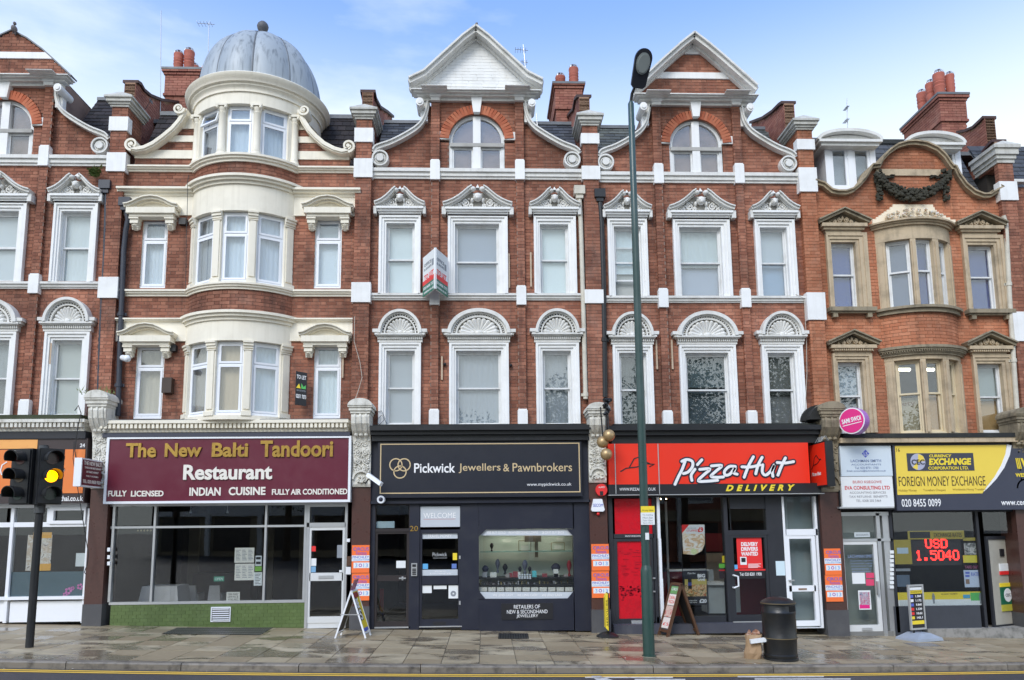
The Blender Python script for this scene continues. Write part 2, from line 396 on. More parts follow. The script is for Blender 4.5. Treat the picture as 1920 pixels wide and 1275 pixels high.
_unit = {}
def unit_cube(material):
    if material.name not in _unit:
        me = bpy.data.meshes.new('block'); m_ = MB().box(-.5, .5, -.5, .5, -.5, .5)
        me.from_pydata(m_.v, [], m_.f); me.materials.append(material); _unit[material.name] = me
    return _unit[material.name]
def pieces(name, restname, items, material, parent, limit=300, minw=0.0):
    """items: (centre, dims, euler). The largest in view become objects, the rest one joined mesh"""
    def key(i):
        c, d, e = i
        return max(d[0], d[1]*0.3)*max(d[2], 0.02)/max(1.0, (Vector(c)-CAM).length)
    vis = sorted([i for i in items if i[1][0] >= minw], key=key, reverse=True)
    solo = vis[:limit]; sid = set(id(i) for i in solo)
    for c, d, e in solo:
        o = bpy.data.objects.new(name, unit_cube(material)); link(o, c, parent); o.scale = d; o.rotation_euler = e
    rest = [i for i in items if id(i) not in sid]
    if rest:
        b = MB()
        for c, d, e in rest:
            b.M = Matrix.Translation(c) @ Euler(e).to_matrix().to_4x4()
            b.box(-d[0]/2, d[0]/2, -d[1]/2, d[1]/2, -d[2]/2, d[2]/2)
        b.build(restname, material, parent, kind='stuff')

CH = 0.075
def courses(z0, z1, fn, Y, depth, out, mortar, joint=0.009, stack=0.0):
    """lay Flemish-bond courses between z0 and z1; fn(z) gives the x intervals of solid wall"""
    k0 = math.floor(z0/CH); k1 = math.ceil(z1/CH)
    for k in range(k0, k1):
        a = max(z0, k*CH); b = min(z1, (k+1)*CH)
        if b-a < 0.012: continue
        for (x0, x1) in fn((a+b)/2):
            if x1-x0 < 0.015: continue
            mortar.add([(x0, Y+0.008, a), (x1, Y+0.008, a), (x1, Y+0.008, b), (x0, Y+0.008, b)], [(0, 1, 2, 3)])
            per = 0.2275+0.1125; off = (0.17 if k % 2 else 0.0)
            x = math.floor((x0-off)/per)*per+off; j = 0
            while x < x1:
                for w in (0.2275, 0.1125):
                    p, q = max(x0, x), min(x1, x+w-joint)
                    if q-p > 0.02:
                        jx = random.uniform(-.0018, .0018); dy = random.uniform(-.002, .002)
                        out.append((((p+q)/2, Y+depth/2+dy, (a+b)/2+jx*.5), (q-p, depth, max(.01, b-a-joint)), (0, jx, 0)))
                    x += w
def minus(x0, x1, holes):
    """interval x0..x1 minus a list of intervals"""
    segs = [(x0, x1)]
    for h0, h1 in holes:
        ns = []
        for a, b in segs:
            if h1 <= a or h0 >= b: ns.append((a, b)); continue
            if a < h0: ns.append((a, h0))
            if h1 < b: ns.append((h1, b))
        segs = ns
    return segs

# ------------------------------------------------------------------ lettering
FONTS = {}
def text_mesh(s, shear=0.0, offset=0.0, extrude=0.0, spacing=1.0):
    c = bpy.data.curves.new('lettering', 'FONT'); c.body = s; c.shear = shear; c.offset = offset; c.extrude = extrude
    c.space_character = spacing; c.resolution_u = 3
    o = bpy.data.objects.new('lettering', c); me = bpy.data.meshes.new_from_object(o)
    bpy.data.objects.remove(o); bpy.data.curves.remove(c)
    return me
def text_on(s, M, w, h, material, parent, depth=0.004, shear=0.0, bold=0.0, spacing=1.0, name='lettering', serif=False, **kw):
    """lettering fitted into a w x h box; M maps (x right, y away from viewer, z up) from its lower left corner"""
    me = text_mesh(s, shear, bold, 0.0, spacing)
    co = [v.co.copy() for v in me.vertices]
    if not co: return None
    x0 = min(c.x for c in co); x1 = max(c.x for c in co); y0 = min(c.y for c in co); y1 = max(c.y for c in co)
    sx = w/(x1-x0); sy = h/(y1-y0)
    b = MB(); b.M = M; n = len(co)
    fr = [((c.x-x0)*sx, -depth, (c.y-y0)*sy) for c in co]; bk = [(p[0], 0.0, p[2]) for p in fr]
    polys = [tuple(p.vertices) for p in me.polygons]
    # edges used once are outline edges -> side walls
    cnt = {}
    for p in polys:
        for i in range(len(p)):
            e = (p[i], p[(i+1) % len(p)]); k = (min(e), max(e)); cnt.setdefault(k, []).append(e)
    sides = [(e[0][0]+0, e[0][0]+n, e[0][1]+n, e[0][1]) for e in cnt.values() if len(e) == 1]
    b.add(fr+bk, polys+sides)
    bpy.data.meshes.remove(me)
    return b.build(name, material, parent, **kw)
def ptext(s, ax, ay, bx, by, Y, material, parent, **kw):
    my, mx = (ay+by)/2, (ax+bx)/2
    x0 = U(ax, my, Y)[0]; x1 = U(bx, my, Y)[0]; z1 = U(mx, ay, Y)[1]; z0 = U(mx, by, Y)[1]
    return text_on(s, Matrix.Translation((x0, Y, z0)), x1-x0, z1-z0, material, parent, **kw)
def psheet(ax, ay, bx, by, Y, material, parent, name='paper', t=0.003, **kw):
    return MB().pbox(ax, ay, bx, by, Y, Y+t).build(name, material, parent, **kw)
def frame_M(origin, u, n):
    """matrix: x along u, z up, y = into the wall (n)"""
    M = Matrix.Identity(4)
    for i, v in enumerate((u, n, (0, 0, 1))):
        for j in range(3): M[j][i] = v[j]
    for j in range(3): M[j][3] = origin[j]
    return M

# ------------------------------------------------------------------ windows
def blind_or_reflection_mat(c):  # some of these sheet colours stand in for reflections in the glass
    nm = 'net_or_reflection_%02d_%02d_%02d' % tuple(int(v*99) for v in c)
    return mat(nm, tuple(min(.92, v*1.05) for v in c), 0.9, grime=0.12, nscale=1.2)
def window(M, w, h, root, fm=None, kind='sash', blind=(0.6, 0.66, 0.7), blind2=None, split=0.5, fw=0.045, recess=0.0, open_low=0.0, glass=None, low_blind=True, tilt=False):
    """a window in its opening; local x right, y inwards, z up. frame > two sashes and panes, with a blind behind"""
    fm = fm or SASH; glass = glass or GLASS
    y = recess
    b = MB(); b.M = M; b.ring((0, 0, w, h), (fw*.6, fw*.9, w-fw*.6, h-fw*.8), y, y+0.11)
    b.box(-0.02, w+0.02, y-0.03, y+0.02, -0.012, fw*.55)
    win = b.build('window', fm, root)
    zs = h*split
    spec = []
    lo = fw*.9; hi = h-fw*.8; a = fw*.6; c = w-fw*.6
    if kind == 'sash':
        spec = [('upper_sash', (a, zs-fw*.25, c, hi), y+0.02), ('lower_sash', (a, lo+open_low, c, zs+fw*.35+open_low), y+0.055)]
        if open_low: spec[1] = ('lower_sash', (a, lo+open_low, c, min(hi, zs+fw*.35+open_low)), y+0.055)
    else:
        spec = [('fanlight', (a+.003, zs+fw*.35, c-.003, hi-.003), y-0.012), ('casement', (a+.003, lo+.003, c-.003, zs-fw*.35), y-0.012)]
        t = MB(); t.M = M; t.box(a, c, y+.004, y+.09, zs-fw*.4, zs+fw*.4); t.build('transom', fm, win)
    for i, (nm, r, yy) in enumerate(spec):
        q = MB(); q.M = M
        if tilt and i == 0:
            q.M = M @ Matrix.Translation((0, yy, r[3])) @ Matrix.Rotation(rad(-16), 4, 'X') @ Matrix.Translation((0, -yy, -r[3]))
        s_ = fw*.75
        q.ring(r, (r[0]+s_, r[1]+s_, r[2]-s_, r[3]-s_), yy, yy+0.04); q.build(nm, fm, win)
        g = MB(); g.M = q.M; g.box(r[0]+s_, r[2]-s_, yy+.018, yy+.022, r[1]+s_, r[3]-s_); g.build('pane', glass, win)
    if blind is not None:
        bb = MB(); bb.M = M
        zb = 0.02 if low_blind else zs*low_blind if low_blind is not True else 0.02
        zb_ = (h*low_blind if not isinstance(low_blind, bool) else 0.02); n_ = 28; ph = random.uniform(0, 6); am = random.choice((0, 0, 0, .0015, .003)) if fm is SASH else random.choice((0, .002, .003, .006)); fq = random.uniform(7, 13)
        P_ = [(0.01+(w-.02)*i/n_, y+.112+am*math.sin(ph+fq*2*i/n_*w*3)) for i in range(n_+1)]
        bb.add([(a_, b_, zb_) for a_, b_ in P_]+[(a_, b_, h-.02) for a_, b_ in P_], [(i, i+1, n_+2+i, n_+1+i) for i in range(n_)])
        bb.build('blind', blind_or_reflection_mat(blind), win)
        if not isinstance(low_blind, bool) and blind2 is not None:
            b2 = MB(); b2.M = M; b2.box(0.01, w-0.01, y+0.16, y+0.166, 0.02, h*low_blind); b2.build('curtain_or_reflection', blind_or_reflection_mat(blind2), win)
    return win
def pwindow(ax, ay, bx, by, Y, root, **kw):
    my, mx = (ay+by)/2, (ax+bx)/2
    x0 = U(ax, my, Y)[0]; x1 = U(bx, my, Y)[0]; z1 = U(mx, ay, Y)[1]; z0 = U(mx, by, Y)[1]
    return window(Matrix.Translation((x0, Y, z0)), x1-x0, z1-z0, root, **kw)
def pcornice(b, ax, ay, bx, by, Y, d, spread=1.0, steps=((0, .3, 1.0), (.3, .6, .72), (.6, .82, .45), (.82, 1.0, .25))):
    """stacked moulding: projects d in front of plane Y, wider where it projects more"""
    my, mx = (ay+by)/2, (ax+bx)/2
    x0 = U(ax, my, Y-d)[0]; x1 = U(bx, my, Y-d)[0]; z1 = U(mx, ay, Y-d)[1]; z0 = U(mx, by, Y-d*.3)[1]
    for t0, t1, f in steps:
        e = d*(1-f)*spread
        b.box(x0+e, x1-e, Y-d*f, Y+.02, z1+(z0-z1)*t1, z1+(z0-z1)*t0)
    return b
def slope(root, X0, X1, lo, hi, material, tw=0.24, te=0.16, name='roof_tile', rest='roof_tiles', clip=None, limit=120):
    """tiles in lapped rows on a roof slope from lo=(Y,Z) up to hi=(Y,Z)"""
    dy, dz_ = hi[0]-lo[0], hi[1]-lo[1]; L_ = math.hypot(dy, dz_); ang = math.atan2(dz_, dy)
    base = MB(); base.add([(X0, lo[0]+.03, lo[1]-.02), (X1, lo[0]+.03, lo[1]-.02), (X1, hi[0]+.03, hi[1]-.02), (X0, hi[0]+.03, hi[1]-.02)], [(0, 1, 2, 3)])
    base.build('roof', LEADD, root)
    n = int(L_/te); items = []
    for i in range(n+1):
        s_ = i*te; off = (tw/2 if i % 2 else 0)
        x = X0-off
        while x < X1:
            a, b = max(X0, x), min(X1, x+tw-.008)
            if b-a > .03:
                y = lo[0]+dy*(s_+te*.4)/L_; z = lo[1]+dz_*(s_+te*.4)/L_
                items.append((((a+b)/2, y-math.sin(ang)*.012, z+math.cos(ang)*.012), (b-a, te*1.35, .016), (ang+rad(-4)+random.uniform(-.02, .02), 0, 0)))
            x += tw
    pieces(name, rest, items, material, root, limit)
# ------------------------------------------------------------------ the terrace: five fronts and the edge of a sixth
PL = {12: (209, 545), 23: (679, 548), 34: (1112, 556), 45: (1525, 575), 56: (1907, 600)}   # party pilasters, photo px at mid height
PXX = {k: U(*v)[0] for k, v in PL.items()}
PXX[1] = PXX[12]-(PXX[34]-PXX[23])
XC = {1: (PXX[1]+PXX[12])/2, 2: (PXX[12]+PXX[23])/2, 3: (PXX[23]+PXX[34])/2, 4: (PXX[34]+PXX[45])/2, 5: (PXX[45]+PXX[56])/2}
def zpx(x, y, Y=0.0): return U0(x, y, Y)[1]
Z3 = zpx(893, 328)
HOUSE_LABEL = {
 1: 'red brick terraced house at far left with white pedimented windows above the orange shop',
 2: 'terraced house with cream round turret bay and lead dome above the curry restaurant',
 3: 'red brick terraced house with plain white painted gable above the jewellers shop',
 4: 'red brick terraced house with white banded brick gable above the red pizza shop',
 5: 'orange brick terraced house with curved gable, stone garland and two dormers',
 6: 'sliver of brick terraced house cut off by the right edge'}
HOUSE = {}
for k in (1, 2, 3, 4, 5):
    HOUSE[k] = empty('terraced_house', (XC[k], 0.0, gz(XC[k])), HOUSE_LABEL[k], 'house')
HOUSE[6] = empty('terraced_house', (PXX[56]+0.6, 0.0, gz(PXX[56])), HOUSE_LABEL[6], 'house')
BR = {k: [] for k in range(1, 7)}; MO = {k: MB() for k in range(1, 7)}

def pilaster(k, key, blocks, cap, ybot, brick_y1, capback=0.62):
    """party pier: brick shaft, white painted stone blocks and a moulded white cap running back over the party wall"""
    root = HOUSE[k]; x, yref = PL[key]; X = PXX[key]; hw = 0.17; YF = -0.13
    xx = lambda y: x + (y-yref)*(x-860)*9.4e-5
    Z = lambda y, Y=YF: U0(xx(y), y, Y)[1]
    spans = []; top = Z(cap[1]); bot = Z(ybot)
    edges = sorted([(Z(b), Z(a)) for a, b in blocks])
    z = bot
    for a, b in edges:
        spans.append((z, a)); z = b
    spans.append((z, top))
    for a, b in spans:
        courses(a, b, lambda z_: [(X-hw, X+hw)], YF, 0.135, BR[k], MO[k])
    bl = MB()
    for a, b in edges:
        m_ = MB(); m_.box(X-hw-.035, X+hw+.035, YF-.035, 0.03, a, b); m_.build('stone_block', WHITE, root)
    # pier above the roof line goes back
    rb = Z(310)
    courses(rb, top, lambda z_: [(X-hw+.004, X+hw-.004)], 0.03, capback-.1, BR[k], MO[k])
    c = MB(); zt, zb = Z(cap[0], YF-.12), top; h = zt-zb
    for f0, f1, e in ((0, .22, .03), (.22, .45, .06), (.45, .8, .10), (.8, 1.0, .135)):
        c.box(X-hw-e, X+hw+e, YF-e, capback+e*.3, zb+h*f0, zb+h*f1)
    e = .135; c.add([(X-hw-e, YF-e, zt), (X+hw+e, YF-e, zt), (X+hw+e, capback, zt), (X-hw-e, capback, zt), (X, YF+.0, zt+.15), (X, capback-.02, zt+.15)],
                   [(0, 1, 4), (1, 2, 5, 4), (2, 3, 5), (3, 0, 4, 5)])
    c.build('pier_cap', mat('weathered_cap', (.56, .55, .50), .75, grime=.6, dirt=(.2, .19, .15), streak=.4, bump=.3), root)

def volute(b, cx, cz, r, y0, y1, start, turns=1.6, mirror=1, w=0.06):
    pts = []; n = 30
    for i in range(n+1):
        t = i/n; a = start + mirror*turns*2*math.pi*t; rr = r*(1-.62*t)
        pts.append((cx+rr*math.cos(a), cz+rr*math.sin(a)))
    b.ribbon(pts, [w*(1-.45*i/n) for i in range(n+1)], y0, y1)
    b.prism([(cx+r*.3*math.cos(q), cz+r*.3*math.sin(q)) for q in [2*math.pi*i/16 for i in range(16)]], y0-.01, y1)

def surround(root, ox0, oz1, ox1, oz0, ix0, iz1, ix1, Y=0.0, material=None, d=0.1):
    """stepped architrave round an opening, world coordinates"""
    b = MB()
    for t0, t1, dd in ((0, .36, d), (.36, .7, d*.72), (.7, 1.0, d*.42)):
        o = (ox0+(ix0-ox0)*t0, oz0, ox1+(ix1-ox1)*t0, oz1+(iz1-oz1)*t0)
        i = (ox0+(ix0-ox0)*t1, oz0, ox1+(ix1-ox1)*t1, oz1+(iz1-oz1)*t1)
        b.ring(o, i, Y-dd, Y+.13)
    return b.build('window_surround', material or WHITE, root)

def swan_pediment(root, x, zb, hw, h, material=None, Y=-0.02, mirror_boss=True):
    """open curved pediment with a carved head and foliage scrolls"""
    material = material or WHITE2
    u = [(1.0, .10), (.86, .17), (.72, .27), (.55, .44), (.4, .64), (.28, .82), (.17, .93)]
    p = MB()
    for s in (-1, 1):
        pts = [(x+s*hw*a, zb+h*c) for a, c in u]
        p.ribbon(pts, .07, Y-.2, Y+.02)
        p.ribbon([(a, c+.028*1.1) for a, c in pts], .025, Y-.24, Y+.02)
        p.ribbon([(a, c-.05) for a, c in pts], .04, Y-.13, Y+.02)
        p.box(x+s*hw*.92, x+s*hw*1.04, Y-.16, Y+.02, zb-.17, zb+.0)
    ped = p.build('pediment', material, root)
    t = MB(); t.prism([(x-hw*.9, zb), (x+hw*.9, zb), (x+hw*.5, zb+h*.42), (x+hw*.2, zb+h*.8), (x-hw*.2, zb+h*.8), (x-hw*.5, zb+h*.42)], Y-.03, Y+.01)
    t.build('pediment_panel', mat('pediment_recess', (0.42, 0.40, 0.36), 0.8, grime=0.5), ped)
    c = MB()
    c.ball((x, Y-.12, zb+h*.50), hw*.12+.015, .1, h*.2, 12, 8)
    c.ball((x, Y-.18, zb+h*.42), hw*.05+.01, .05, h*.1, 8, 6)
    for s in (-1, 1):
        c.ball((x+s*hw*.1, Y-.16, zb+h*.58), .028, .04, .02, 8, 5)
        c.ball((x+s*(hw*.13+.01), Y-.16, zb+h*.86), hw*.085+.01, .07, h*.12, 10, 6)
        c.ball((x+s*hw*.16, Y-.1, zb+h*.36), hw*.05, .05, h*.12, 8, 5)
        volute(c, x+s*hw*.34, zb+h*.26, h*.17, Y-.09, Y-.02, math.pi/2, 1.5, -s, .03)
        volute(c, x+s*hw*.2, zb+h*.14, h*.1, Y-.09, Y-.02, math.pi/2, 1.3, s, .026)
        volute(c, x+s*hw*.54, zb+h*.13, h*.1, Y-.08, Y-.02, math.pi/2, 1.3, s, .024)
        for q in range(7):
            a = q*.9; c.ball((x+s*hw*(.26+.075*q), Y-.08, zb+h*(.46-.06*q)-.01), .026, .035, .02, 7, 4)
    c.add([(x-.04, Y-.16, zb+h*.93), (x+.04, Y-.16, zb+h*.93), (x+.04, Y-.02, zb+h*.93), (x-.04, Y-.02, zb+h*.93), (x, Y-.09, zb+h*1.17)], [(0, 1, 4), (1, 2, 4), (2, 3, 4), (3, 0, 4)])
    c.build('carving', material, ped, smooth=True)
    return ped

def shell_arch(root, x, zb, hw, h, material=None, Y=-0.02):
    """round-headed hood with bead rows and a scallop shell"""
    material = material or WHITE2
    def arc(r, k=1.0): return [(x+hw*r*math.cos(a), zb+h*r*math.sin(a)) for a in [math.pi*i/28 for i in range(29)]]
    p = MB(); p.ribbon(arc(.95), hw*.1+.01, Y-.2, Y+.02); p.ribbon(arc(.86), hw*.07, Y-.14, Y+.02); p.ribbon(arc(.72), hw*.06, Y-.13, Y+.02)
    for s in (-1, 1):
        p.box(x+s*hw*1.0, x+s*(hw*1.0+.12), Y-.17, Y+.02, zb+.02, zb+.09)
        p.box(x+s*hw*1.0, x+s*(hw*1.0+.08), Y-.14, Y+.02, zb-.03, zb+.02)
    hood = p.build('arched_hood', material, root)
    n = int(hw*44); bd = MB()
    for i in range(1, n):
        a = math.pi*i/n; bd.box(x+hw*.79*math.cos(a)-.012, x+hw*.79*math.cos(a)+.012, Y-.125, Y, zb+h*.79*math.sin(a)-.012, zb+h*.79*math.sin(a)+.012)
    bd.build('bead_row', material, hood)
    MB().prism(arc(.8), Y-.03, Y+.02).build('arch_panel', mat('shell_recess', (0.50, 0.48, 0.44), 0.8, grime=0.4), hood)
    c = MB(); k = 11
    for i in range(k):
        a = math.pi*(i+.5)/k; ca, sa = math.cos(a), math.sin(a)
        p0 = Vector((x+hw*.12*ca, Y-.05, zb+h*.12*sa+.01)); p1 = Vector((x+hw*.56*ca, Y-.09, zb+h*.56*sa+.01)); p2 = Vector((x+hw*.66*ca, Y-.05, zb+h*.66*sa+.01))
        wd = hw*.66*math.pi/k/2
        c.tube([p0, p0.lerp(p1, .5), p1, p2], [wd*.25, wd*.62, wd*.95, wd*.45], 8)
    c.ball((x, Y-.09, zb+.03), hw*.13, .05, .05, 10, 5)
    for s in (-1, 1): c.ball((x+s*hw*.2, Y-.08, zb+.03), .04, .04, .03, 8, 5)
    c.build('shell', material, hood, smooth=True)
    return hood

def dentils(b, x0, x1, z0, z1, y0, y1, step=0.05):
    n = max(2, int((x1-x0)/step)); st = (x1-x0)/n
    for i in range(n): b.box(x0+st*(i+.2), x0+st*(i+.8), y0, y1, z0, z1)

SIDEBLIND = (0.72, 0.79, 0.80)
def white_house(k, gable, blinds_or_reflections, arch_blind, rest={}):
    """the shared design: numbers are photo pixels of the jewellers' house, shifted to house k"""
    global XF
    root = HOUSE[k]
    dzr = {3: 0.0, 4: zpx(1305, 335)-Z3, 1: zpx(60, 302.5)-zpx(893, 328)}[k]
    sx = (PXX[45]-PXX[34])/(PXX[34]-PXX[23]) if k == 4 else 1.0
    XF = (XC[3], XC[k], sx, dzr)
    only_right = (k == 1)
    xl, xr = (PXX[34 if k == 4 else 23]+.17 if k != 1 else PXX[1]+.17), {3: PXX[34], 4: PXX[45], 1: PXX[12]}[k]-.17
    X = lambda px, py=560: U(px, py)[0]
    Z = lambda py, px=893, Y=0: U(px, py, Y)[1]
    br, mo = BR[k], MO[k]
    # openings (outer edge of the surrounds): photo px
    W2 = [(711, 401.6, 789, 551, 724, 416, 777.5, 746.5, 386.5, 46.5, 34), (840, 401.6, 952, 551, 853, 417, 936, 893.6, 388, 64, 38), (1001, 401.6, 1080, 551, 1012.5, 418, 1066, 1040, 388, 46.5, 34)]
    W1 = [(711, 640, 789.5, 797.5, 724, 656, 777.5, 748, 624.5, 40, 43.5), (842.5, 640, 954, 798, 855, 656, 940, 898, 624.8, 58, 44.5), (1005, 640, 1086, 798, 1017.5, 656, 1071, 1045, 623.5, 40.5, 43.5)]
    holes = []
    for w in W2+W1:
        holes.append((X(w[0], (w[1]+w[3])/2)+.02, X(w[2], (w[1]+w[3])/2)-.02, Z(w[3])-.3*(w in W1), Z(w[1])-.02))
    def fn(z):
        return minus(xl, xr, [(h[0], h[1]) for h in holes if h[2] < z < h[3]])
    zlow = Z(802); zband = Z(330)
    courses(zlow, zband, fn, 0.0, 0.02, br, mo)
    # attic: centre with arched window, scroll-shaped flanks
    ax, az, ar = X(894, 265), Z(264.7, 894), (X(963.5, 265)-X(824.5, 265))/2
    cl, cr_ = X(812, 260), X(976, 260); ztop = Z(188)
    def fa(z):
        hs = []
        if z > az:
            if abs(z-az) < ar: d_ = math.sqrt(ar*ar-(z-az)**2); hs = [(ax-d_, ax+d_)]
        else: hs = [(ax-ar*.755, ax+ar*.755)]
        return minus(cl, cr_, hs)
    courses(zband, ztop, fa, 0.0, 0.02, br, mo)
    curve = [(700, 290), (706, 281), (734, 271), (765, 255), (786, 240), (797, 222), (803, 196)]
    cw = [(X(a, b), Z(b, a)) for a, b in curve]
    curr = [(1090, 296), (1080, 284), (1053, 273), (1024, 257), (1001, 241), (989, 223), (984, 197)]
    cwr = [(X(a, b), Z(b, a)) for a, b in curr]
    def cross(c, z):
        for (xa, za), (xb, zb) in zip(c, c[1:]):
            if za <= z <= zb: return xa+(xb-xa)*(z-za)/(zb-za or 1)
        return None
    def fl(z):
        r = []
        a = cross(cw, z) if z > cw[0][1] else cw[0][0]-.03
        if a is not None: r.append((a, cl))
        a = cross(cwr, z) if z > cwr[0][1] else cwr[0][0]+.03
        if a is not None: r.append((cr_, a))
        return r
    courses(zband, cw[-1][1], fl, 0.06, 0.02, br, mo)
    # scroll copings
    for side, c in ((-1, cw), (1, cwr)):
        s = MB()
        vx, vz = (X(713.7, 300), Z(300, 713.7)) if side < 0 else (X(1072, 303), Z(303, 1072))
        r = .175
        dense = []
        for i in range(len(c)-1):
            for t in range(4):
                t_ = t/4; p0 = c[max(0, i-1)]; p1 = c[i]; p2 = c[i+1]; p3 = c[min(len(c)-1, i+2)]
                dense.append(tuple(.5*(2*p1[q]+(p2[q]-p0[q])*t_+(2*p0[q]-5*p1[q]+4*p2[q]-p3[q])*t_*t_+(3*p1[q]-p0[q]-3*p2[q]+p3[q])*t_**3) for q in (0, 1)))
        dense.append(c[-1])
        dense = [d_ for d_ in dense if d_[1] > vz+r*.8]
        lead = [(vx+side*(r*math.sin(q)), vz+r*math.cos(q)) for q in (rad(70), rad(40))] if False else []
        s.ribbon(dense, .085, -.10, .12); s.ribbon([(a, b+.045) for a, b in dense], .03, -.14, .14)
        ci = lambda rr, n_=28: [(vx+rr*math.cos(q), vz+rr*math.sin(q)) for q in [2*math.pi*i/n_ for i in range(n_+1)]]
        s.prism(ci(r*1.08)[:-1], -.05, .1); s.ribbon(ci(r*.95), r*.2, -.12, .05); s.ribbon(ci(r*.62), r*.1, -.09, .0); s.prism(ci(r*.45)[:-1], -.13, .0)
        s.build('scroll_coping', WHITE2, root)
        # small roll at the head of the scroll, next to the pilaster
        ux, uz = (X(789, 201), Z(203, 789)) if side < 0 else (X(996, 203), Z(205, 996))
        q = MB(); pr = [(ux+.085*math.cos(a), uz+.095*math.sin(a)) for a in [2*math.pi*i/18 for i in range(18)]]
        q.prism(pr, -.28, .22); q.prism([(ux+.05*math.cos(a), uz+.055*math.sin(a)) for a in [2*math.pi*i/14 for i in range(14)]], -.30, -.2)
        q.box(min(ux, ux-side*.16), max(ux, ux-side*.16), -.04, .1, uz-.33, uz+.12)
        q.build('scroll_head', WHITE, root, smooth=True)
    # bands
    xp = [(X(814, 560), X(815, 330)), (X(978, 560), X(974, 330))]
    for yt, yb, dd in ((319.5, 337, .11), (552, 563.5, .1)):
        za, zb = Z(yt), Z(yb); b = MB()
        b.box(xl, xr, -dd, .03, za-(za-zb)*.35, za); b.box(xl, xr, -dd*.65, .03, za-(za-zb)*.75, za-(za-zb)*.35); b.box(xl, xr, -dd*.35, .03, zb, za-(za-zb)*.75)
        b.build('string_course', WHITE2, root)
    # inner pilasters: narrow brick shafts with painted blocks
    for i, (pa, pb) in enumerate(((816, 815), (979, 974))):
        xm = (X(pa, 680)+X(pb, 330))/2; hw_ = .085
        blocks = [(303, 340.6), (538, 574), (768, 800)]
        e_ = sorted((Z(q, pa), Z(p, pa)) for p, q in blocks)
        spans = [(e_[0][1], e_[1][0]), (e_[1][1], e_[2][0]), (e_[2][1], Z(195, pb))]
        for a_, b_ in spans: courses(a_, b_, lambda z_, xm=xm, h_=hw_ if b_ < e_[2][0]+.1 else .095: [(xm-h_, xm+h_)], -.08, .085, br, mo)
        for a_, b_ in e_:
            m_ = MB(); m_.box(xm-.105, xm+.105, -.13, .02, a_, b_-.03); m_.box(xm-.09, xm+.09, -.115, .02, b_-.03, b_); m_.build('stone_block', WHITE, root)
        cp = MB(); zt, zb = Z(175, pb), Z(195, pb)
        for f0, f1, e in ((0, .3, .10), (.3, .6, .125), (.6, 1, .16)): cp.box(xm-e, xm+e, -.06-e, .02, zb+(zt-zb)*f0, zb+(zt-zb)*f1)
        cp.build('pilaster_capital', WHITE, root)
    # entablature under the gable
    b = MB(); pcornice(b, 770, 166, 1015, 189, 0.0, .3, 1.0, ((0, .14, 1.0), (.14, .34, .85), (.34, .6, .6), (.6, 1.0, .3)))
    for c0, c1 in ((790, 838), (947, 995)): pcornice(b, c0, 159, c1, 178, 0.0, .46, .3, ((0, .25, 1.0), (.25, .5, .85), (.5, .75, .65), (.75, 1.0, .45)))
    b.build('cornice', WHITE2, root)
    # gable
    gz_ = Z(166, 893, -.2)
    left = [(769, 160), (797, 146.5), (834.5, 112), (869, 80.5), (892.5, 63)]
    if gable != 'flared': left = [(775, 163), (805, 137), (834.5, 111.5), (864, 87), (892.5, 66)]
    if gable == 'plain': left = [(778, 166), (806, 142), (834.5, 118), (864, 98), (892.5, 84)]
    lw = [(X(a, b_), Z(b_, a, -.1)) for a, b_ in left]; xm = lw[-1][0]
    rw = [(2*xm-a, b_) for a, b_ in lw[::-1]][1:]
    poly = lw+rw
    zg0 = min(p[1] for p in poly)
    if gable == 'flared':
        t = MB(); t.prism([(a, b_-.05) for a, b_ in poly], -.02, .1); tym = t.build('gable_wall', WHITE, root)
        items = []; z = zg0+.03
        kk = 0
        while z < lw[-1][1]-.25:
            a = cross(lw, z+.04) or lw[0][0]; x_ = a+.13; x1_ = 2*xm-a-.13; off = .1 if kk % 2 else 0
            q = x_-off
            while q < x1_:
                p0, p1 = max(x_, q), min(x1_, q+.33)
                if p1-p0 > .04: items.append((((p0+p1)/2, -.025+random.uniform(-.002, .002), z+.03), (p1-p0-.006, .012, .070), (0, 0, 0)))
                q += .34
            z += .075; kk += 1
        pieces('painted_brick', 'painted_brickwork', items, WHITE, root, 150)
    else:
        def fg(z):
            a = cross(lw, z)
            return [] if a is None else [(a, 2*xm-a)]
        s0, s1 = Z(140.5), Z(129)
        courses(zg0, s0, fg, -.02, .02, br, mo); courses(s1, lw[-1][1]-(.3 if gable == 'banded' else 0), fg, -.02, .02, br, mo)
        a0, a1 = cross(lw, s0), cross(lw, s1)
        MB().prism([(a0, s0), (2*xm-a0, s0), (2*xm-a1, s1), (a1, s1)], -.05, .03).build('gable_band', WHITE, root)
        if gable == 'banded':
            zt = lw[-1][1]-.3; a0 = cross(lw, zt)
            MB().prism([(a0, zt), (2*xm-a0, zt), (xm, lw[-1][1])], -.05, .03).build('gable_tip', WHITE, root)
    if gable != 'plain':
        r_ = MB()
        for c in (lw, rw[::1]):
            c = c if c is lw else [lw[-1]]+rw
            r_.ribbon([(a, b_-.02) for a, b_ in c], .10, -.3, .02); r_.ribbon([(a, b_+.045) for a, b_ in c], .04, -.36, .05)
            r_.ribbon([(a, b_-.10) for a, b_ in c], .07, -.12, .02)
        r_.build('gable_coping', WHITE2, root)
    else:
        r_ = MB(); r_.ribbon([(a, b_+.02) for a, b_ in poly], .03, -.05, .2); r_.build('gable_coping', LEADD, root)
    zr = lw[-1][1]; sl = (lw[-1][1]-lw[0][1])/(lw[-1][0]-lw[0][0]); hw_ = cr_-xm-.1
    MB().prism([(xm-hw_, zr-.1-sl*hw_), (xm+hw_, zr-.1-sl*hw_), (xm, zr-.1)], .12, 4.0).build('gable_roof', SLATE, root)
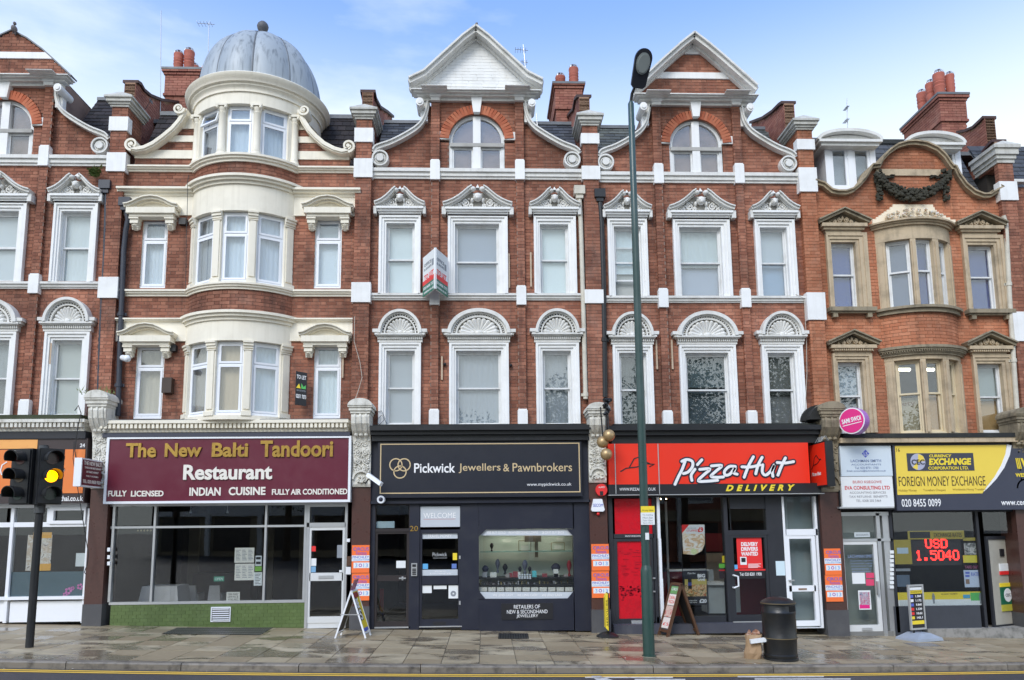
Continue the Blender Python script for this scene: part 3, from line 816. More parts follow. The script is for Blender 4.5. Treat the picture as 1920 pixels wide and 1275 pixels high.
    MB().box(xm-hw_, xm+hw_, .12, 3.9, zband, zr-.1-sl*hw_-.02).build('attic_block', MORTAR, root)
    # arched window with rubbed brick voussoirs
    ri = ar*.745; n = 17; items = []
    for sd in (0, 1):
        for i in range(14):
            a = rad(3)+(rad(84)-rad(3))*(i+.5)/14
            a = a if sd else math.pi-a
            rm = (ri+ar)/2
            items.append(((ax+rm*math.cos(a), -.035, az+rm*math.sin(a)), (ar-ri-.004, .07, rm*rad(81)/14-.008), (0, -a, 0)))
    pieces('arch_brick', 'arch_bricks', items, ARCHB, root, 40)
    am = MB(); am.ribbon([(ax+(ri+ar)/2*math.cos(math.pi*i/24), az+(ri+ar)/2*math.sin(math.pi*i/24)) for i in range(25)], ar-ri, -.028, .1); am.build('arch_backing', MORTAR, root)
    kz = MB(); zt, zb = Z(186), Z(216)
    kz.prism([(ax-.125, zt), (ax+.125, zt), (ax+.075, zb), (ax-.075, zb)], -.14, .05); kz.build('keystone', WHITE, root)
    for s in (-1, 1): MB().box(ax+s*ri*.98, ax+s*(ar+.03), -.05, .08, Z(263.5), Z(249)).build('impost_block', WHITE, root)
    zb = Z(318.5)
    wf = MB(); rr = ri-.035
    wf.ribbon([(ax+rr*math.cos(math.pi*i/24), az+rr*math.sin(math.pi*i/24)) for i in range(25)], .07, .03, .12)
    for s in (-1, 1): wf.box(ax+s*(ri-.07), ax+s*ri, .03, .12, zb, az)
    wf.box(ax-ri, ax+ri, .03, .12, zb-.02, zb+.03)
    win = wf.build('arched_window', SASH, root)
    MB().box(ax-.085, ax+.085, -.01, .13, zb+.02, az+rr).build('mullion', WHITE, win)
    MB().box(ax-ri+.02, ax+ri-.02, -.02, .1, Z(275.5), Z(269)).build('transom', GREYW, win)
    for s in (-1, 1):
        zt_ = Z(276); x0_, x1_ = sorted((ax+s*.085, ax+s*(ri-.07)))
        MB().box(x0_, x1_, .07, .075, zb+.03, zt_).build('pane', GLASS, win)
        pts = [(ax+s*.085, Z(269)), (ax+s*(ri-.07), Z(269))]+[(ax+s*(ri-.07)*math.cos(q), az+(ri-.07)*math.sin(q)) for q in [rad(82)*i/8 for i in range(9)]]
        MB().prism(pts, .07, .075).build('pane', GLASS, win)
        q = MB(); q.ring((x0_, zb+.03, x1_, zt_), (x0_+.035, zb+.065, x1_-.035, zt_-.035), .05, .09); q.build('sash', SASH, win)
    MB().box(ax-ri, ax+ri, .3, .31, zb, az+ri).build('blind', blind_or_reflection_mat(arch_blind), win)
    # second-floor and first-floor windows
    for j, w in enumerate(W2):
        if only_right and j == 0: continue
        ym = (w[1]+w[3])/2
        ox0, ox1 = X(w[0], ym), X(w[2], ym); ix0, ix1 = X(w[4], ym), X(w[6], ym)
        zt, zb, it = Z(w[1], w[7], -.1), Z(w[3], w[7], -.1), Z(w[5], w[7], -.1)
        surround(root, ox0, zt, ox1, zb, ix0, it, ix1)
        bl = blinds_or_reflections[j]
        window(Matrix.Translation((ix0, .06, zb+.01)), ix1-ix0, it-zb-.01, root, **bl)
        c = MB(); cz1, cz0 = Z(w[8], w[7], -.18), Z(w[8]+16, w[7], -.12); cx_ = (ox0+ox1)/2; hw_ = (ox1-ox0)/2
        for f0, f1, d_ in ((0, .28, .2), (.28, .55, .16), (.55, .8, .12), (.8, 1, .1)): c.box(cx_-hw_-d_*.55+.05, cx_+hw_+d_*.55-.05, -d_, .02, cz1+(cz0-cz1)*f1, cz1+(cz0-cz1)*f0)
        c.build('window_cornice', WHITE, root)
        swan_pediment(root, cx_, cz1+.005, (X(w[7]+w[9], 380)-X(w[7]-w[9], 380))/2, Z(w[8]-w[10], w[7])-Z(w[8], w[7]))
    for j, w in enumerate(W1):
        if only_right and j == 0: continue
        ym = (w[1]+w[3])/2
        ox0, ox1 = X(w[0], ym), X(w[2], ym); ix0, ix1 = X(w[4], ym), X(w[6], ym)
        zt, zb, it = Z(w[1], w[7], -.1), Z(w[3], w[7], -.1), Z(w[5], w[7], -.1)
        surround(root, ox0, zt, ox1, zb, ix0, it, ix1)
        window(Matrix.Translation((ix0, .06, zb+.01)), ix1-ix0, it-zb-.01, root, **blinds_or_reflections[3+j])
        cx_ = (ox0+ox1)/2; hw_ = (ox1-ox0)/2; cz1, cz0 = Z(w[8], w[7], -.18), Z(641, w[7], -.12)
        c = MB()
        for f0, f1, d_ in ((0, .2, .2), (.2, .32, .17), (.72, 1, .11)): c.box(cx_-hw_-d_*.55+.03, cx_+hw_+d_*.55-.03, -d_, .02, cz1+(cz0-cz1)*f1, cz1+(cz0-cz1)*f0)
        c.box(cx_-hw_-.03, cx_+hw_+.03, -.1, .02, cz1+(cz0-cz1)*.72, cz1+(cz0-cz1)*.32)
        dentils(c, cx_-hw_-.04, cx_+hw_+.04, cz1+(cz0-cz1)*.68, cz1+(cz0-cz1)*.34, -.14, -.1, .042)
        c.build('window_cornice', WHITE2, root)
        hw2 = (X(w[7]+w[9], 600)-X(w[7]-w[9], 600))/2
        shell_arch(root, cx_, cz1+.005, hw2, Z(624.8-w[10], w[7])-Z(624.8, w[7]))
    # roof behind the scrolls
    for a0, a1 in ((xl+.02, X(806, 260)), (X(984, 260), xr-.02)):
        lo = (.42, Z(300, 893, .42)); hi = (1.7, U(893, rest.get('ridge', 233), 1.7)[1])
        slope(root, a0, a1, lo, hi, rest.get('roof', SLATE), .26, .17, limit=70)
        MB().box(a0, a1, 1.62, 1.8, hi[1]-.03, hi[1]+.05).build('lead_ridge', LEADD, root)
        MB().add([(a0, 1.7, hi[1]), (a1, 1.7, hi[1]), (a1, 7.5, hi[1]+.9), (a0, 7.5, hi[1]+.9)], [(0, 1, 2, 3)]) if False else None
    XF = None

E_ = dict
pale = (0.72, 0.79, 0.80); grey = (0.36, 0.41, 0.48); grey2 = (0.42, 0.45, 0.47)
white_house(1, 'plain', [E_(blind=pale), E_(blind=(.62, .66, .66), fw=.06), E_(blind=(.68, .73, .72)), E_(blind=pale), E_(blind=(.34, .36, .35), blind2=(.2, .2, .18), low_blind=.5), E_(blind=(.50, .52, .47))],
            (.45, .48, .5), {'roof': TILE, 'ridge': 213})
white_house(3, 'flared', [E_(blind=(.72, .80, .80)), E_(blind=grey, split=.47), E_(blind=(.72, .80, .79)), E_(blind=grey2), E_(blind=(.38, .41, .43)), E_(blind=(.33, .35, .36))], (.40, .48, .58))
white_house(4, 'banded', [E_(blind=(.60, .70, .72), low_blind=.36, open_low=.36, blind2=(.4, .42, .4)), E_(blind=(.55, .62, .62), blind2=(.42, .47, .55), low_blind=.45), E_(blind=(.50, .56, .60), blind2=(.30, .42, .56), low_blind=.52),  # central upper sheet colours stand in for sky reflected in the pane
                          E_(blind=(.10, .115, .11)), E_(blind=(.09, .12, .125), blind2=(.07, .09, .10), low_blind=.55), E_(blind=(.15, .15, .135), blind2=(.2, .2, .19), low_blind=.45)], (.25, .33, .43), {'roof': SLATEG, 'ridge': 235})  # dark first-floor sheets stand in for dim rooms seen through the glass

pilaster(2, 12, [(220, 246), (287, 322), (520, 559)], (178, 201), 785, 170)
pilaster(3, 23, [(241, 267), (298, 333), (530, 567)], (201, 224), 760, 170)
pilaster(4, 34, [(251, 270), (312, 337), (543.5, 569)], (212, 236), 775, 170)
pilaster(5, 45, [(262, 281), (315, 360), (549, 600)], (222, 244), 800, 170)
pilaster(6, 56, [(341, 376), (585, 640)], (270, 306), 812, 170)

# rooms behind the fronts: floors, back walls and the flat part of the roof, so nothing is hollow
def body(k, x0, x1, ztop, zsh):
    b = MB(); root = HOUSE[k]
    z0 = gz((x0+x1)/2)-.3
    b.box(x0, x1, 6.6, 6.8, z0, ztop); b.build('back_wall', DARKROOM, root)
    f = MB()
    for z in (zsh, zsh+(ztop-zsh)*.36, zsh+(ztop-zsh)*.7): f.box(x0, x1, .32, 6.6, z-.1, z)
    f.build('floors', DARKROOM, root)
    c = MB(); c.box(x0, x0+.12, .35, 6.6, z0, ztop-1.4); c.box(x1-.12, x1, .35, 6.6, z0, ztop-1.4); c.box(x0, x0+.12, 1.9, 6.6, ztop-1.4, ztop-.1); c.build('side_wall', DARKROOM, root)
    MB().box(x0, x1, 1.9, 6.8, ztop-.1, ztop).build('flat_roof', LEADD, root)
body(1, PXX[1], PXX[12], zpx(150, 222, 1.9), zpx(60, 800))
body(2, PXX[12], PXX[23], zpx(440, 230, 1.9), zpx(440, 800))
body(3, PXX[23], PXX[34], zpx(893, 236, 1.9), zpx(893, 800))
body(4, PXX[34], PXX[45], zpx(1310, 246, 1.9), zpx(1310, 800))
body(5, PXX[45], PXX[56], zpx(1700, 278, 1.9), zpx(1700, 815))
body(6, PXX[56], PXX[56]+2.6, zpx(1900, 285, 1.9), zpx(1900, 815))
# ------------------------------------------------------------------ house with the round turret bay
def turret_house():
    root = HOUSE[2]; br, mo = BR[2], MO[2]
    X = lambda px, py=560, Y=0: U0(px, py, Y)[0]
    Z = lambda py, px=441, Y=0.0: U0(px, py, Y)[1]
    xl, xr = PXX[12]+.17, PXX[23]-.17
    bx, by, R = -5.235, .825, 1.375
    half = 1.10
    # flat wall with side windows
    SW = [(264.7, 413, 312.5, 541.6), (590, 413, 640, 541.6), (253, 648.6, 306, 784.7), (588, 648, 639, 784)]
    holes = []
    for a, b, c, d in SW:
        holes.append((X(a, (b+d)/2), X(c, (b+d)/2), Z(d, (a+c)/2), Z(b, (a+c)/2)))
    holes.append((bx-half+.03, bx+half-.03, -9, 99))
    fn = lambda z: minus(xl, xr, [(h[0], h[1]) for h in holes if h[2] < z < h[3]])
    def fs(z): return fn(z)
    zc2, zc1 = (Z(404, 290), Z(355, 290)), (Z(640, 290), Z(600, 290))
    courses(Z(802), Z(604, 290), fn, 0, .02, br, mo)
    courses(Z(596, 290), Z(365, 290), fn, 0, .02, br, mo)
    courses(Z(355, 290), Z(309, 290), fn, 0, .02, br, mo)
    # flat-wall mouldings and cream friezes, left and right of the bay
    fz = MB()
    for s0, s1, sg in ((xl, bx-half+.02, -1), (bx+half-.02, xr, 1)):
        for yt, yb, dd in ((308.6, 321, .12), (542, 555, .11), (595.7, 606, .13), (349, 366, .2)):
            za, zb = Z(yt, 290, -dd), Z(yb, 290, -dd*.4); mb = MB()
            ex = .12 if yt == 349 else 0
            a, b = (s0-ex if sg < 0 else s0), (s1+ex if sg > 0 else s1)
            for f0, f1, e in ((0, .3, 1), (.3, .6, .7), (.6, 1, .35)): mb.box(a, b, -dd*e, .02, za+(zb-za)*f1, za+(zb-za)*f0)
            mb.build('string_course', CREAM, root)
        for q0, q1 in ((404.5, 365), (640.5, 605)): MB().box(s0, s1, -.045, .02, Z(q0, 290), Z(q1, 290)).build('frieze', CREAM, root)
    for (a, b, c, d) in SW:
        bz = MB(); x0, x1 = X(a, (b+d)/2), X(c, (b+d)/2); z0, z1 = Z(d, (a+c)/2), Z(b, (a+c)/2)
        for h in fz.v: pass
    fz.build('frieze', CREAM, root)
    blinds_or_reflections = [(.66, .73, .77), (.70, .78, .82), (.55, .48, .36), (.68, .76, .77)]  # pale blue and beige hold the reflected sky and building opposite
    for (a, b, c, d), bl in zip(SW, blinds_or_reflections):
        ym = (b+d)/2; x0, x1 = X(a, ym), X(c, ym); z0, z1 = Z(d, (a+c)/2, .06), Z(b, (a+c)/2, .06)
        q = MB(); q.box(x0-.10, x0, .02, .16, z0, z1+.05); q.box(x1, x1+.10, .02, .16, z0, z1+.05); q.box(x0-.1, x1+.1, .02, .16, z1, z1+.12); q.build('window_reveal', CREAM, root)
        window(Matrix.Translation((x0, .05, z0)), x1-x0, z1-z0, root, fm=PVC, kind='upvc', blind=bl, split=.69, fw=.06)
    # segmental hoods on brackets
    for (a, t, c, bt, bl_) in ((235, 371, 335, 393, 428), (567, 371, 663, 393, 429), (223, 609, 327, 633, 668), (561, 610, 659, 633, 666)):
        x0, x1 = X(a, (t+bt)/2, -.2), X(c, (t+bt)/2, -.2); xm = (x0+x1)/2; hw = (x1-x0)/2
        zt, zb = Z(t, (a+c)/2, -.2), Z(bt, (a+c)/2, -.2); h = zt-zb
        p = MB()
        u = [(-1, .12), (-.84, .2), (-.7, .36), (-.5, .66), (-.28, .9), (0, 1.0), (.28, .9), (.5, .66), (.7, .36), (.84, .2), (1, .12)]
        p.ribbon([(xm+hw*q, zb+h*(w*.8+.12)) for q, w in u], .05, -.27, .02); p.ribbon([(xm+hw*q, zb+h*(w*.8+.12)+.035) for q, w in u], .022, -.32, .02)
        p.ribbon([(xm+hw*.97*q, zb+h*(w*.8+.12)-.04) for q, w in u], .03, -.2, .02)
        for f0, f1, e in ((-.02, .06, .27), (.06, .10, .22)): p.box(xm-hw+.02+(.3-e), xm+hw-.02-(.3-e), -e, .02, zb-f1*1.6, zb-f0*1.6)
        hood = p.build('window_hood', CREAM, root)
        MB().prism([(xm+hw*.9*q, zb+h*w*.8) for q, w in u], -.12, .0).build('hood_panel', CREAM, hood)
        zk = Z(bl_, (a+c)/2, -.1)
        for s in (-1, 1):
            k = MB(); xb = xm+s*(hw-.19); zt_ = zb-.16
            k.box(xb-.1, xb+.1, -.21, .02, zt_-.04, zt_); k.box(xb-.085, xb+.085, -.18, .02, zt_-.13, zt_-.04)
            for i in range(6):
                f = i/6; k.ball((xb, -.09+.05*f, zt_-.15-(zt_-.13-zk)*f*.9), .085-.02*f, .08-.04*f, .045, 8, 5)
            for i in range(3):
                for q in (-1, 1): k.ball((xb+q*.05, -.12+.02*i, zt_-.16-.035*i), .024, .03, .022, 6, 4)
            k.box(xb-.07, xb+.07, -.06, .02, zk, zt_-.1)
            k.build('bracket', CREAM, hood, smooth=True)
    # ------ curved bay; angles measured from straight ahead
    am = math.asin(half/R)-.0
    AW = [(-rad(46), -rad(20)), (-rad(12), rad(12)), (rad(19), rad(44))]
    Zf = lambda py: Z(py, 441, by-R)
    def curved_courses(z0, z1, a0, a1, r=R):
        k0 = math.floor(z0/CH); k1 = math.ceil(z1/CH); n = 0
        mo.arc(bx, by, r-.05, r-.008, a0, a1, z0, z1, 30)
        for k in range(k0, k1):
            a, b = max(z0, k*CH), min(z1, (k+1)*CH)
            if b-a < .012: continue
            t = a0*r-(.17 if k % 2 else 0)
            while t < a1*r:
                for w in (.2275, .1125):
                    p, q = max(a0*r, t), min(a1*r, t+w-.009)
                    if q-p > .02:
                        th = (p+q)/2/r
                        br.append(((bx+math.sin(th)*(r-.009), by-math.cos(th)*(r-.009), (a+b)/2), (q-p, .02, b-a-.009), (0, 0, th)))
                    t += w
    def moulding(b, z0, z1, d, a0, a1, steps=((0, .3, 1.0), (.3, .62, .7), (.62, 1.0, .35)), r=R):
        for f0, f1, e in steps: b.arc(bx, by, r-.1, r+d*e, a0, a1, z1+(z0-z1)*f1, z1+(z0-z1)*f0, 40)
    floors = [(777, 638, 634, 600, 583.5, -1), (526, 395, 390, 344, 330, 1)]
    for z0_, z1_, d_, e_ in ((542, 530, .1, 0), (600, 583.5, .15, .05), (345, 330, .17, .05)): bm = MB(); moulding(bm, Zf(z0_), Zf(z1_), d_, -am-e_, am+e_); bm.build('bay_moulding', CREAM, root)
    curved_courses(Zf(583.5), Zf(542), -am, am); curved_courses(Zf(330), Zf(303), -am, am)
    for z0_, z1_ in ((638, 600), (394.5, 345), (786, 778)): fr = MB(); fr.arc(bx, by, R-.15, R+.02, -am, am, Zf(z0_), Zf(z1_), 40); fr.build('bay_frieze', CREAM, root)
    cols = [(-am, -rad(46)), (-rad(20), -rad(12)), (rad(12), rad(19)), (rad(44), am)]
    wi = 0
    bb = [[(.40, .36, .30), (.58, .46, .30), (.66, .74, .78)], [(.30, .33, .36), (.66, .75, .82), (.64, .72, .80)], [(.33, .33, .33), (.52, .60, .66), (.50, .59, .66)]]  # reflections painted in: beige on the first floor, pale blue higher up
    def curved_window(i, a0, a1, zb, zt, tilt=False, low=False):
        p0 = Vector((bx+math.sin(a0)*(R-.07), by-math.cos(a0)*(R-.07), 0)); p1 = Vector((bx+math.sin(a1)*(R-.07), by-math.cos(a1)*(R-.07), 0))
        u = (p1-p0); w = u.length; u.normalize(); n = Vector((-u.y, u.x, 0))
        M = frame_M((p0.x, p0.y, zb), u, n)
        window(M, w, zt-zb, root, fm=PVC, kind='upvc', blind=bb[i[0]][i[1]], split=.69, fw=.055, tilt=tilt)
    for fi, (yb, yt) in enumerate(((777, 638.5), (527, 395))):
        zb, zt = Zf(yb), Zf(yt)
        for j, (a0, a1) in enumerate(AW): curved_window((fi, j), a0, a1, zb+.01, zt)
        for a0, a1 in cols:
            c = MB(); c.arc(bx, by, R-.16, R-.005, a0, a1, zb-.02, zt, 5); am_ = (a0+a1)/2; hw = (a1-a0)/2
            c.arc(bx, by, R-.01, R+.02, am_-hw*.7, am_+hw*.7, zb+.12, zt-.2, 4)
            c.arc(bx, by, R-.02, R+.04, a0-.01, a1+.01, zb-.02, zb+.07, 5)
            for f0, f1, e in ((0, .04, .08), (.04, .1, .055), (.1, .15, .03), (.17, .19, .03)): c.arc(bx, by, R-.02, R+e, a0-.01, a1+.01, zt-f1, zt-f0, 5)
            c.build('bay_pilaster', CREAM, root)
    # turret storey: a full drum
    zs, zt = Zf(290), Zf(195)
    T = MB(); moulding(T, Zf(303), zs, .13, -math.pi*.62, math.pi*.62); T.build('turret_sill', CREAM, root)
    for j, (a0, a1) in enumerate(AW): curved_window((2, j), a0, a1, zs+.01, zt, tilt=(j == 0))
    T = MB(); T.arc(bx, by, R-.16, R-.01, -math.pi*.9, -rad(46), zs, zt, 20); T.arc(bx, by, R-.16, R-.01, rad(44), math.pi*.9, zs, zt, 20)
    T.arc(bx, by, R-.16, R-.06, -rad(20), -rad(12), zs, zt, 4); T.arc(bx, by, R-.16, R-.06, rad(12), rad(19), zs, zt, 4)
    T.build('turret_wall', CREAM, root)
    for a in (-rad(53), -rad(16), rad(15.5), rad(51)):
        cx, cy = bx+math.sin(a)*(R-.015), by-math.cos(a)*(R-.015); h = zt-zs
        c = MB(); c.lathe([(.115, zs), (.115, zs+.05), (.095, zs+.08), (.1, zs+.1), (.082, zs+.14), (.08, zs+h*.5), (.072, zt-.2), (.085, zt-.18), (.075, zt-.16), (.1, zt-.1), (.1, zt-.06)], cx, cy, 16)
        c.box(cx-.12, cx+.12, cy-.12, cy+.12, zt-.05, zt)
        for s in (-1, 1): c.ball((cx+s*.09, cy-.1, zt-.08), .035, .03, .04, 8, 5)
        c.build('turret_column', CREAM, root, smooth=True)
    f = MB(); z2 = Zf(155)
    f.arc(bx, by, R-.3, R+.03, -math.pi, math.pi, zt, zt+(z2-zt)*.55, 64)
    f.arc(bx, by, R-.3, R+.06, -math.pi, math.pi, zt+(z2-zt)*.55, z2, 64)
    f.build('turret_frieze', CREAM, root)
    c = MB(); Zc = lambda py: Z(py, 470, by-R-.23)
    za, zb = Zc(131), Zc(158); h = za-zb
    c.lathe([(R-.2, zb-.0), (R+.06, zb), (R+.07, zb+h*.15), (R+.11, zb+h*.25), (R+.11, zb+h*.38), (R+.16, zb+h*.42), (R+.18, zb+h*.6), (R+.22, zb+h*.72), (R+.235, zb+h*.92), (R+.21, za), (R-.1, za+.06)], bx, by, 72)
    c.build('turret_cornice', CREAM, root, smooth=True)
    # lead dome with twelve swelling panels and seams
    zt_ = za; kk = Z(67, 493, by); mm = (kk-CAM.z)/(by+16); H = math.sqrt(max(.5, (kk-zt_)**2-(R*mm)**2*.95)); n = 144; D = MB(); prof = []
    for i in range(25):
        t = i/24; prof.append((R*.97*math.cos(t*math.pi/2)**.74 if t < 1 else 0.02, zt_+.03+H*math.sin(t*math.pi/2)**1.0))
    vs = []; fs = []
    for i, (r, z) in enumerate(prof):
        for k in range(n):
            a = 2*math.pi*k/n; ph = (a*10/(2*math.pi)) % 1.0
            sw = 1+.07*math.sin(math.pi*ph)**.7*(1 if i < 23 else .3)-.02
            vs.append((bx+r*sw*math.sin(a+.16), by-r*sw*math.cos(a+.16), z))
    for i in range(24):
        for k in range(n): fs.append((i*n+k, i*n+(k+1) % n, (i+1)*n+(k+1) % n, (i+1)*n+k))
    D.add(vs, fs); dome = D.build('dome', LEAD, root, smooth=True)
    for k in range(10):
        a = 2*math.pi*k/10+.16
        S = MB(); S.tube([(bx+r*.985*math.sin(a), by-r*.985*math.cos(a), z) for r, z in prof[:-1]], .018, 6); S.build('dome_seam', LEADD, dome, smooth=True)
    S = MB(); zz = prof[16]
    S.tube([(bx+(zz[0]*(1+.025*abs(math.sin(5*(a-.16)))))*math.sin(a), by-(zz[0]*(1+.025*abs(math.sin(5*(a-.16)))))*math.cos(a), zz[1]-.03*abs(math.sin(5*(a-.16)))) for a in [2*math.pi*i/60 for i in range(61)]], .014, 5)
    S.build('dome_lap', LEADD, dome)
    zf = Z(50, 493, by); q = MB(); q.lathe([(.3, zt_+H-.06), (.12, zt_+H+.05), (.06, zf-.17), (.08, zf-.13), (.12, zf-.07), (.135, zf), (.115, zf+.06), (.07, zf+.11), (.01, zf+.13)], bx, by, 20)
    q.build('finial', mat('dark_lead', (.10, .10, .11), .6, grime=.5), dome, smooth=True)
    # attic flanks: striped wall, scroll, dark tiles behind
    zb_ = Z(309, 290)
    for s in (-1, 1):
        if s < 0: pts = [(252, 283.5), (262, 285), (275, 283), (292, 275), (310, 262), (328, 247), (341, 232), (349, 219), (350, 210)]
        else: pts = [(655, 287), (643, 289), (628, 285), (609, 275), (594, 262), (581, 248), (572, 234), (566, 222), (565, 213)]
        c = [(X(a, b), Z(b, a)) for a, b in pts]
        xin = bx+s*(half-.05)
        def xc(z, c=c):
            for (xa, za), (xb, zb2) in zip(c, c[1:]):
                if min(za, zb2) <= z <= max(za, zb2) and za != zb2: return xa+(xb-xa)*(z-za)/(zb2-za)
            return c[0][0] if z < c[0][1] else c[-1][0]
        ys = [309, 296, 280.5, 264.5, 253, 240, 215]
        for i, (ya, yb2) in enumerate(zip(ys, ys[1:])):
            z0, z1 = Z(ya, 300), Z(yb2, 300)
            if i in (0, 2, 4):
                courses(z0, z1, lambda z: [tuple(sorted((xc(z), xin)))], .04, .02, br, mo)
            else:
                poly = [(xin, z0), (xin, z1), (xc(z1), z1), (xc((z0+z1)/2), (z0+z1)/2), (xc(z0), z0)]
                MB().prism(poly, .015, .2).build('cream_band', CREAM, root)
        k = MB(); k.ribbon(c, .12, -.14, .2); k.ribbon(c, .06, -.17, .0)
        v1 = c[0]; v2 = c[-1]
        volute(k, v1[0]+s*.0, v1[1]+.09, .14, -.17, .15, -math.pi/2, 1.3, s if s > 0 else -1, .055)
        volute(k, v2[0]+s*.10, v2[1]-.02, .12, -.2, .15, math.pi if s > 0 else 0, 1.3, -s*-1, .05)
        k.build('scroll_coping', CREAM, root, smooth=False)
        a0, a1 = (xl, bx-R*.75) if s < 0 else (bx+R*.75, xr)
        hi = (1.5, U0(290 if s < 0 else 640, 216 if s < 0 else 222, 1.5)[1])
        slope(root, a0, a1, (.36, zb_-.02), hi, TILE, .2, .2, limit=70)
        MB().box(a0, a1, 1.42, 1.62, hi[1]-.04, hi[1]+.06).build('lead_ridge', LEADD, root)
turret_house()

# ------------------------------------------------------------------ the orange brick house
def orange_house():
    root = HOUSE[5]; br, mo = BR[5], MO[5]
    X = lambda px, py=560, Y=0: U0(px, py, Y)[0]
    Z = lambda py, px=1720, Y=0.0: U0(px, py, Y)[1]
    xl, xr = PXX[45]+.17, PXX[56]-.17
    W = [((1550, 435.5, 1627, 578), (1560, 1606, 453), (1537, 391, 1632, 434)), ((1806, 440, 1883, 581), (1817, 1866, 458), (1795, 397, 1888, 438)),
         ((1563, 662, 1637, 811), (1573, 1619, 678), (1554, 620, 1650, 662)), ((1826, 664, 1902, 811), (1835, 1882, 681), (1814, 622, 1906, 664))]
    holes = []
    for (a, b, c, d), _, _ in W: holes.append((X(a, (b+d)/2)+.02, X(c, (b+d)/2)-.02, Z(d, (a+c)/2)-(.3 if d > 800 else 0), Z(b, (a+c)/2)-.02))
    bowc, Rb, yc = X(1720, 560), 1.16, 1.16-.38
    # bow: chord ends
    hb = .86
    bl, brr = bowc-hb, bowc+hb
    zbow_top = Z(412, 1720)
    holes.append((bl+.03, brr-.03, -9, zbow_top-.1))
    curve = [(1527, 346), (1541, 351), (1549, 358), (1556, 363.5), (1568, 366), (1582, 366), (1594, 362), (1606, 352), (1618, 338), (1627, 322), (1631, 317), (1644, 316),
             (1650, 303), (1662, 290), (1678, 279), (1697, 273.5), (1712, 273), (1732, 276), (1752, 285), (1766, 298), (1777, 314), (1781, 319), (1786, 320),
             (1793, 335), (1806, 353), (1822, 366), (1838, 372), (1850, 371.5), (1862, 364), (1874, 358), (1886, 356)]
    cw = [(X(a, b), Z(b, a)) for a, b in curve]; cw[0] = (xl, cw[0][1]); cw[-1] = (xr, cw[-1][1])
    zmin = min(p[1] for p in cw); zmax = max(p[1] for p in cw)
    def fn(z):
        base = minus(xl, xr, [(h[0], h[1]) for h in holes if h[2] < z < h[3]])
        if z < zmin: return base
        segs = []; xs = [i*(xr-xl)/120+xl for i in range(121)]
        def top(x):
            for (xa, za), (xb, zb) in zip(cw, cw[1:]):
                if xa <= x <= xb: return za+(zb-za)*(x-xa)/((xb-xa) or 1)
            return cw[-1][1]
        st = None
        for x in xs:
            if top(x) > z:
                if st is None: st = x
            elif st is not None: segs.append((st, x)); st = None
        if st is not None: segs.append((st, xr))
        return segs
    courses(Z(815), zmax-.02, fn, 0.0, .02, br, mo)
    c = MB(); c.ribbon([(a, b+.0) for a, b in cw], .07, -.12, .3); c.ribbon([(a, b+.045) for a, b in cw], .035, -.17, .32); c.build('gable_coping', mat('weathered_coping', (.40, .32, .21), .85, grime=.8, dirt=(.09, .075, .05), streak=.3, bump=.5, nscale=5), root)
    MB().pbox(1643, 317, 1764, 329, -.03, .02).build('stone_band', STONE, root)
    # hanging garland
    g = MB(); rnd = random.Random(4)
    pts = []
    for i in range(60):
        t = i/59; px = 1638+(1774-1638)*t; py = 334+36*math.sin(math.pi*t)**.8; pts.append((px, py, 4.5+8.5*math.sin(math.pi*t)))
    for px, py, w in pts:
        for j in range(8):
            x, z = X(px+rnd.uniform(-2, 2), py), Z(py+rnd.uniform(-w, w)*.9, px); r = rnd.uniform(.025, .045)
            g.ball((x, -.06-rnd.random()*.12, z), r*1.15, r, r, 6, 4)
    for cx in (1646, 1770):
        for i in range(90):
            py = rnd.uniform(322, 379); w = 5 if py > 345 else 9
            px = cx+rnd.uniform(-w, w); r = rnd.uniform(.022, .042); g.ball((X(px, py), -.05-rnd.random()*.07, Z(py, px)), r, r, r, 6, 4)
    for sx, cx in ((1, 1646), (-1, 1770)):
        for i in range(14):
            px = cx+sx*(8+i*1.5); py = 333+rnd.uniform(-3, 3); g.ball((X(px, py), -.05, Z(py, px)), .035, .035, .022, 6, 4)
    g.build('garland', SOOTCARVE, root, smooth=True)
    # windows
    blinds_or_reflections = [dict(blind=(.035, .08, .28), fw=.05), dict(blind=(.06, .10, .27)), dict(blind=(.42, .47, .5), blind2=(.25, .27, .28), low_blind=.5), dict(blind=(.30, .35, .33), blind2=(.48, .30, .12), low_blind=.48)]  # deep blue sheets carry the sky reflection of the upper panes
    for n, ((a, b, c_, d), (ia, ic, ib), (pa, pt, pc, pb)) in enumerate(W):
        ym = (b+d)/2; xm_ = (a+c_)/2
        ox0, ox1 = X(a, ym), X(c_, ym); ix0, ix1 = X(ia, ym), X(ic, ym); zt, zb, it = Z(b, xm_, -.08), Z(d, xm_, -.08), Z(ib, xm_, -.06)
        surround(root, ox0, zt, ox1, zb, ix0, it, ix1, 0, STONE, .085)
        window(Matrix.Translation((ix0, .08, zb+.01)), ix1-ix0, it-zb-.01, root, split=.52, **blinds_or_reflections[n])
        ym2 = (pt+pb)/2; p0, p1 = X(pa, ym2, -.2), X(pc, ym2, -.2); pm = (p0+p1)/2; zz1, zz0 = Z(pt, (pa+pc)/2, -.2), Z(pb, (pa+pc)/2, -.15); h = zz1-zz0; hw = (p1-p0)/2
        q = MB(); zc = zz0+h*.38
        for f0, f1, e in ((0, .3, .08), (.3, .6, .13), (.6, 1, .18)): q.box(pm-hw+.24-e, pm+hw-.24+e, -e, .02, zz0+(zc-zz0)*f0, zz0+(zc-zz0)*f1)
        if n > 1: dentils(q, pm-hw+.14, pm+hw-.14, zz0+(zc-zz0)*.32, zz0+(zc-zz0)*.55, -.16, -.12, .045)
        ped = q.build('pediment', STONE, root)
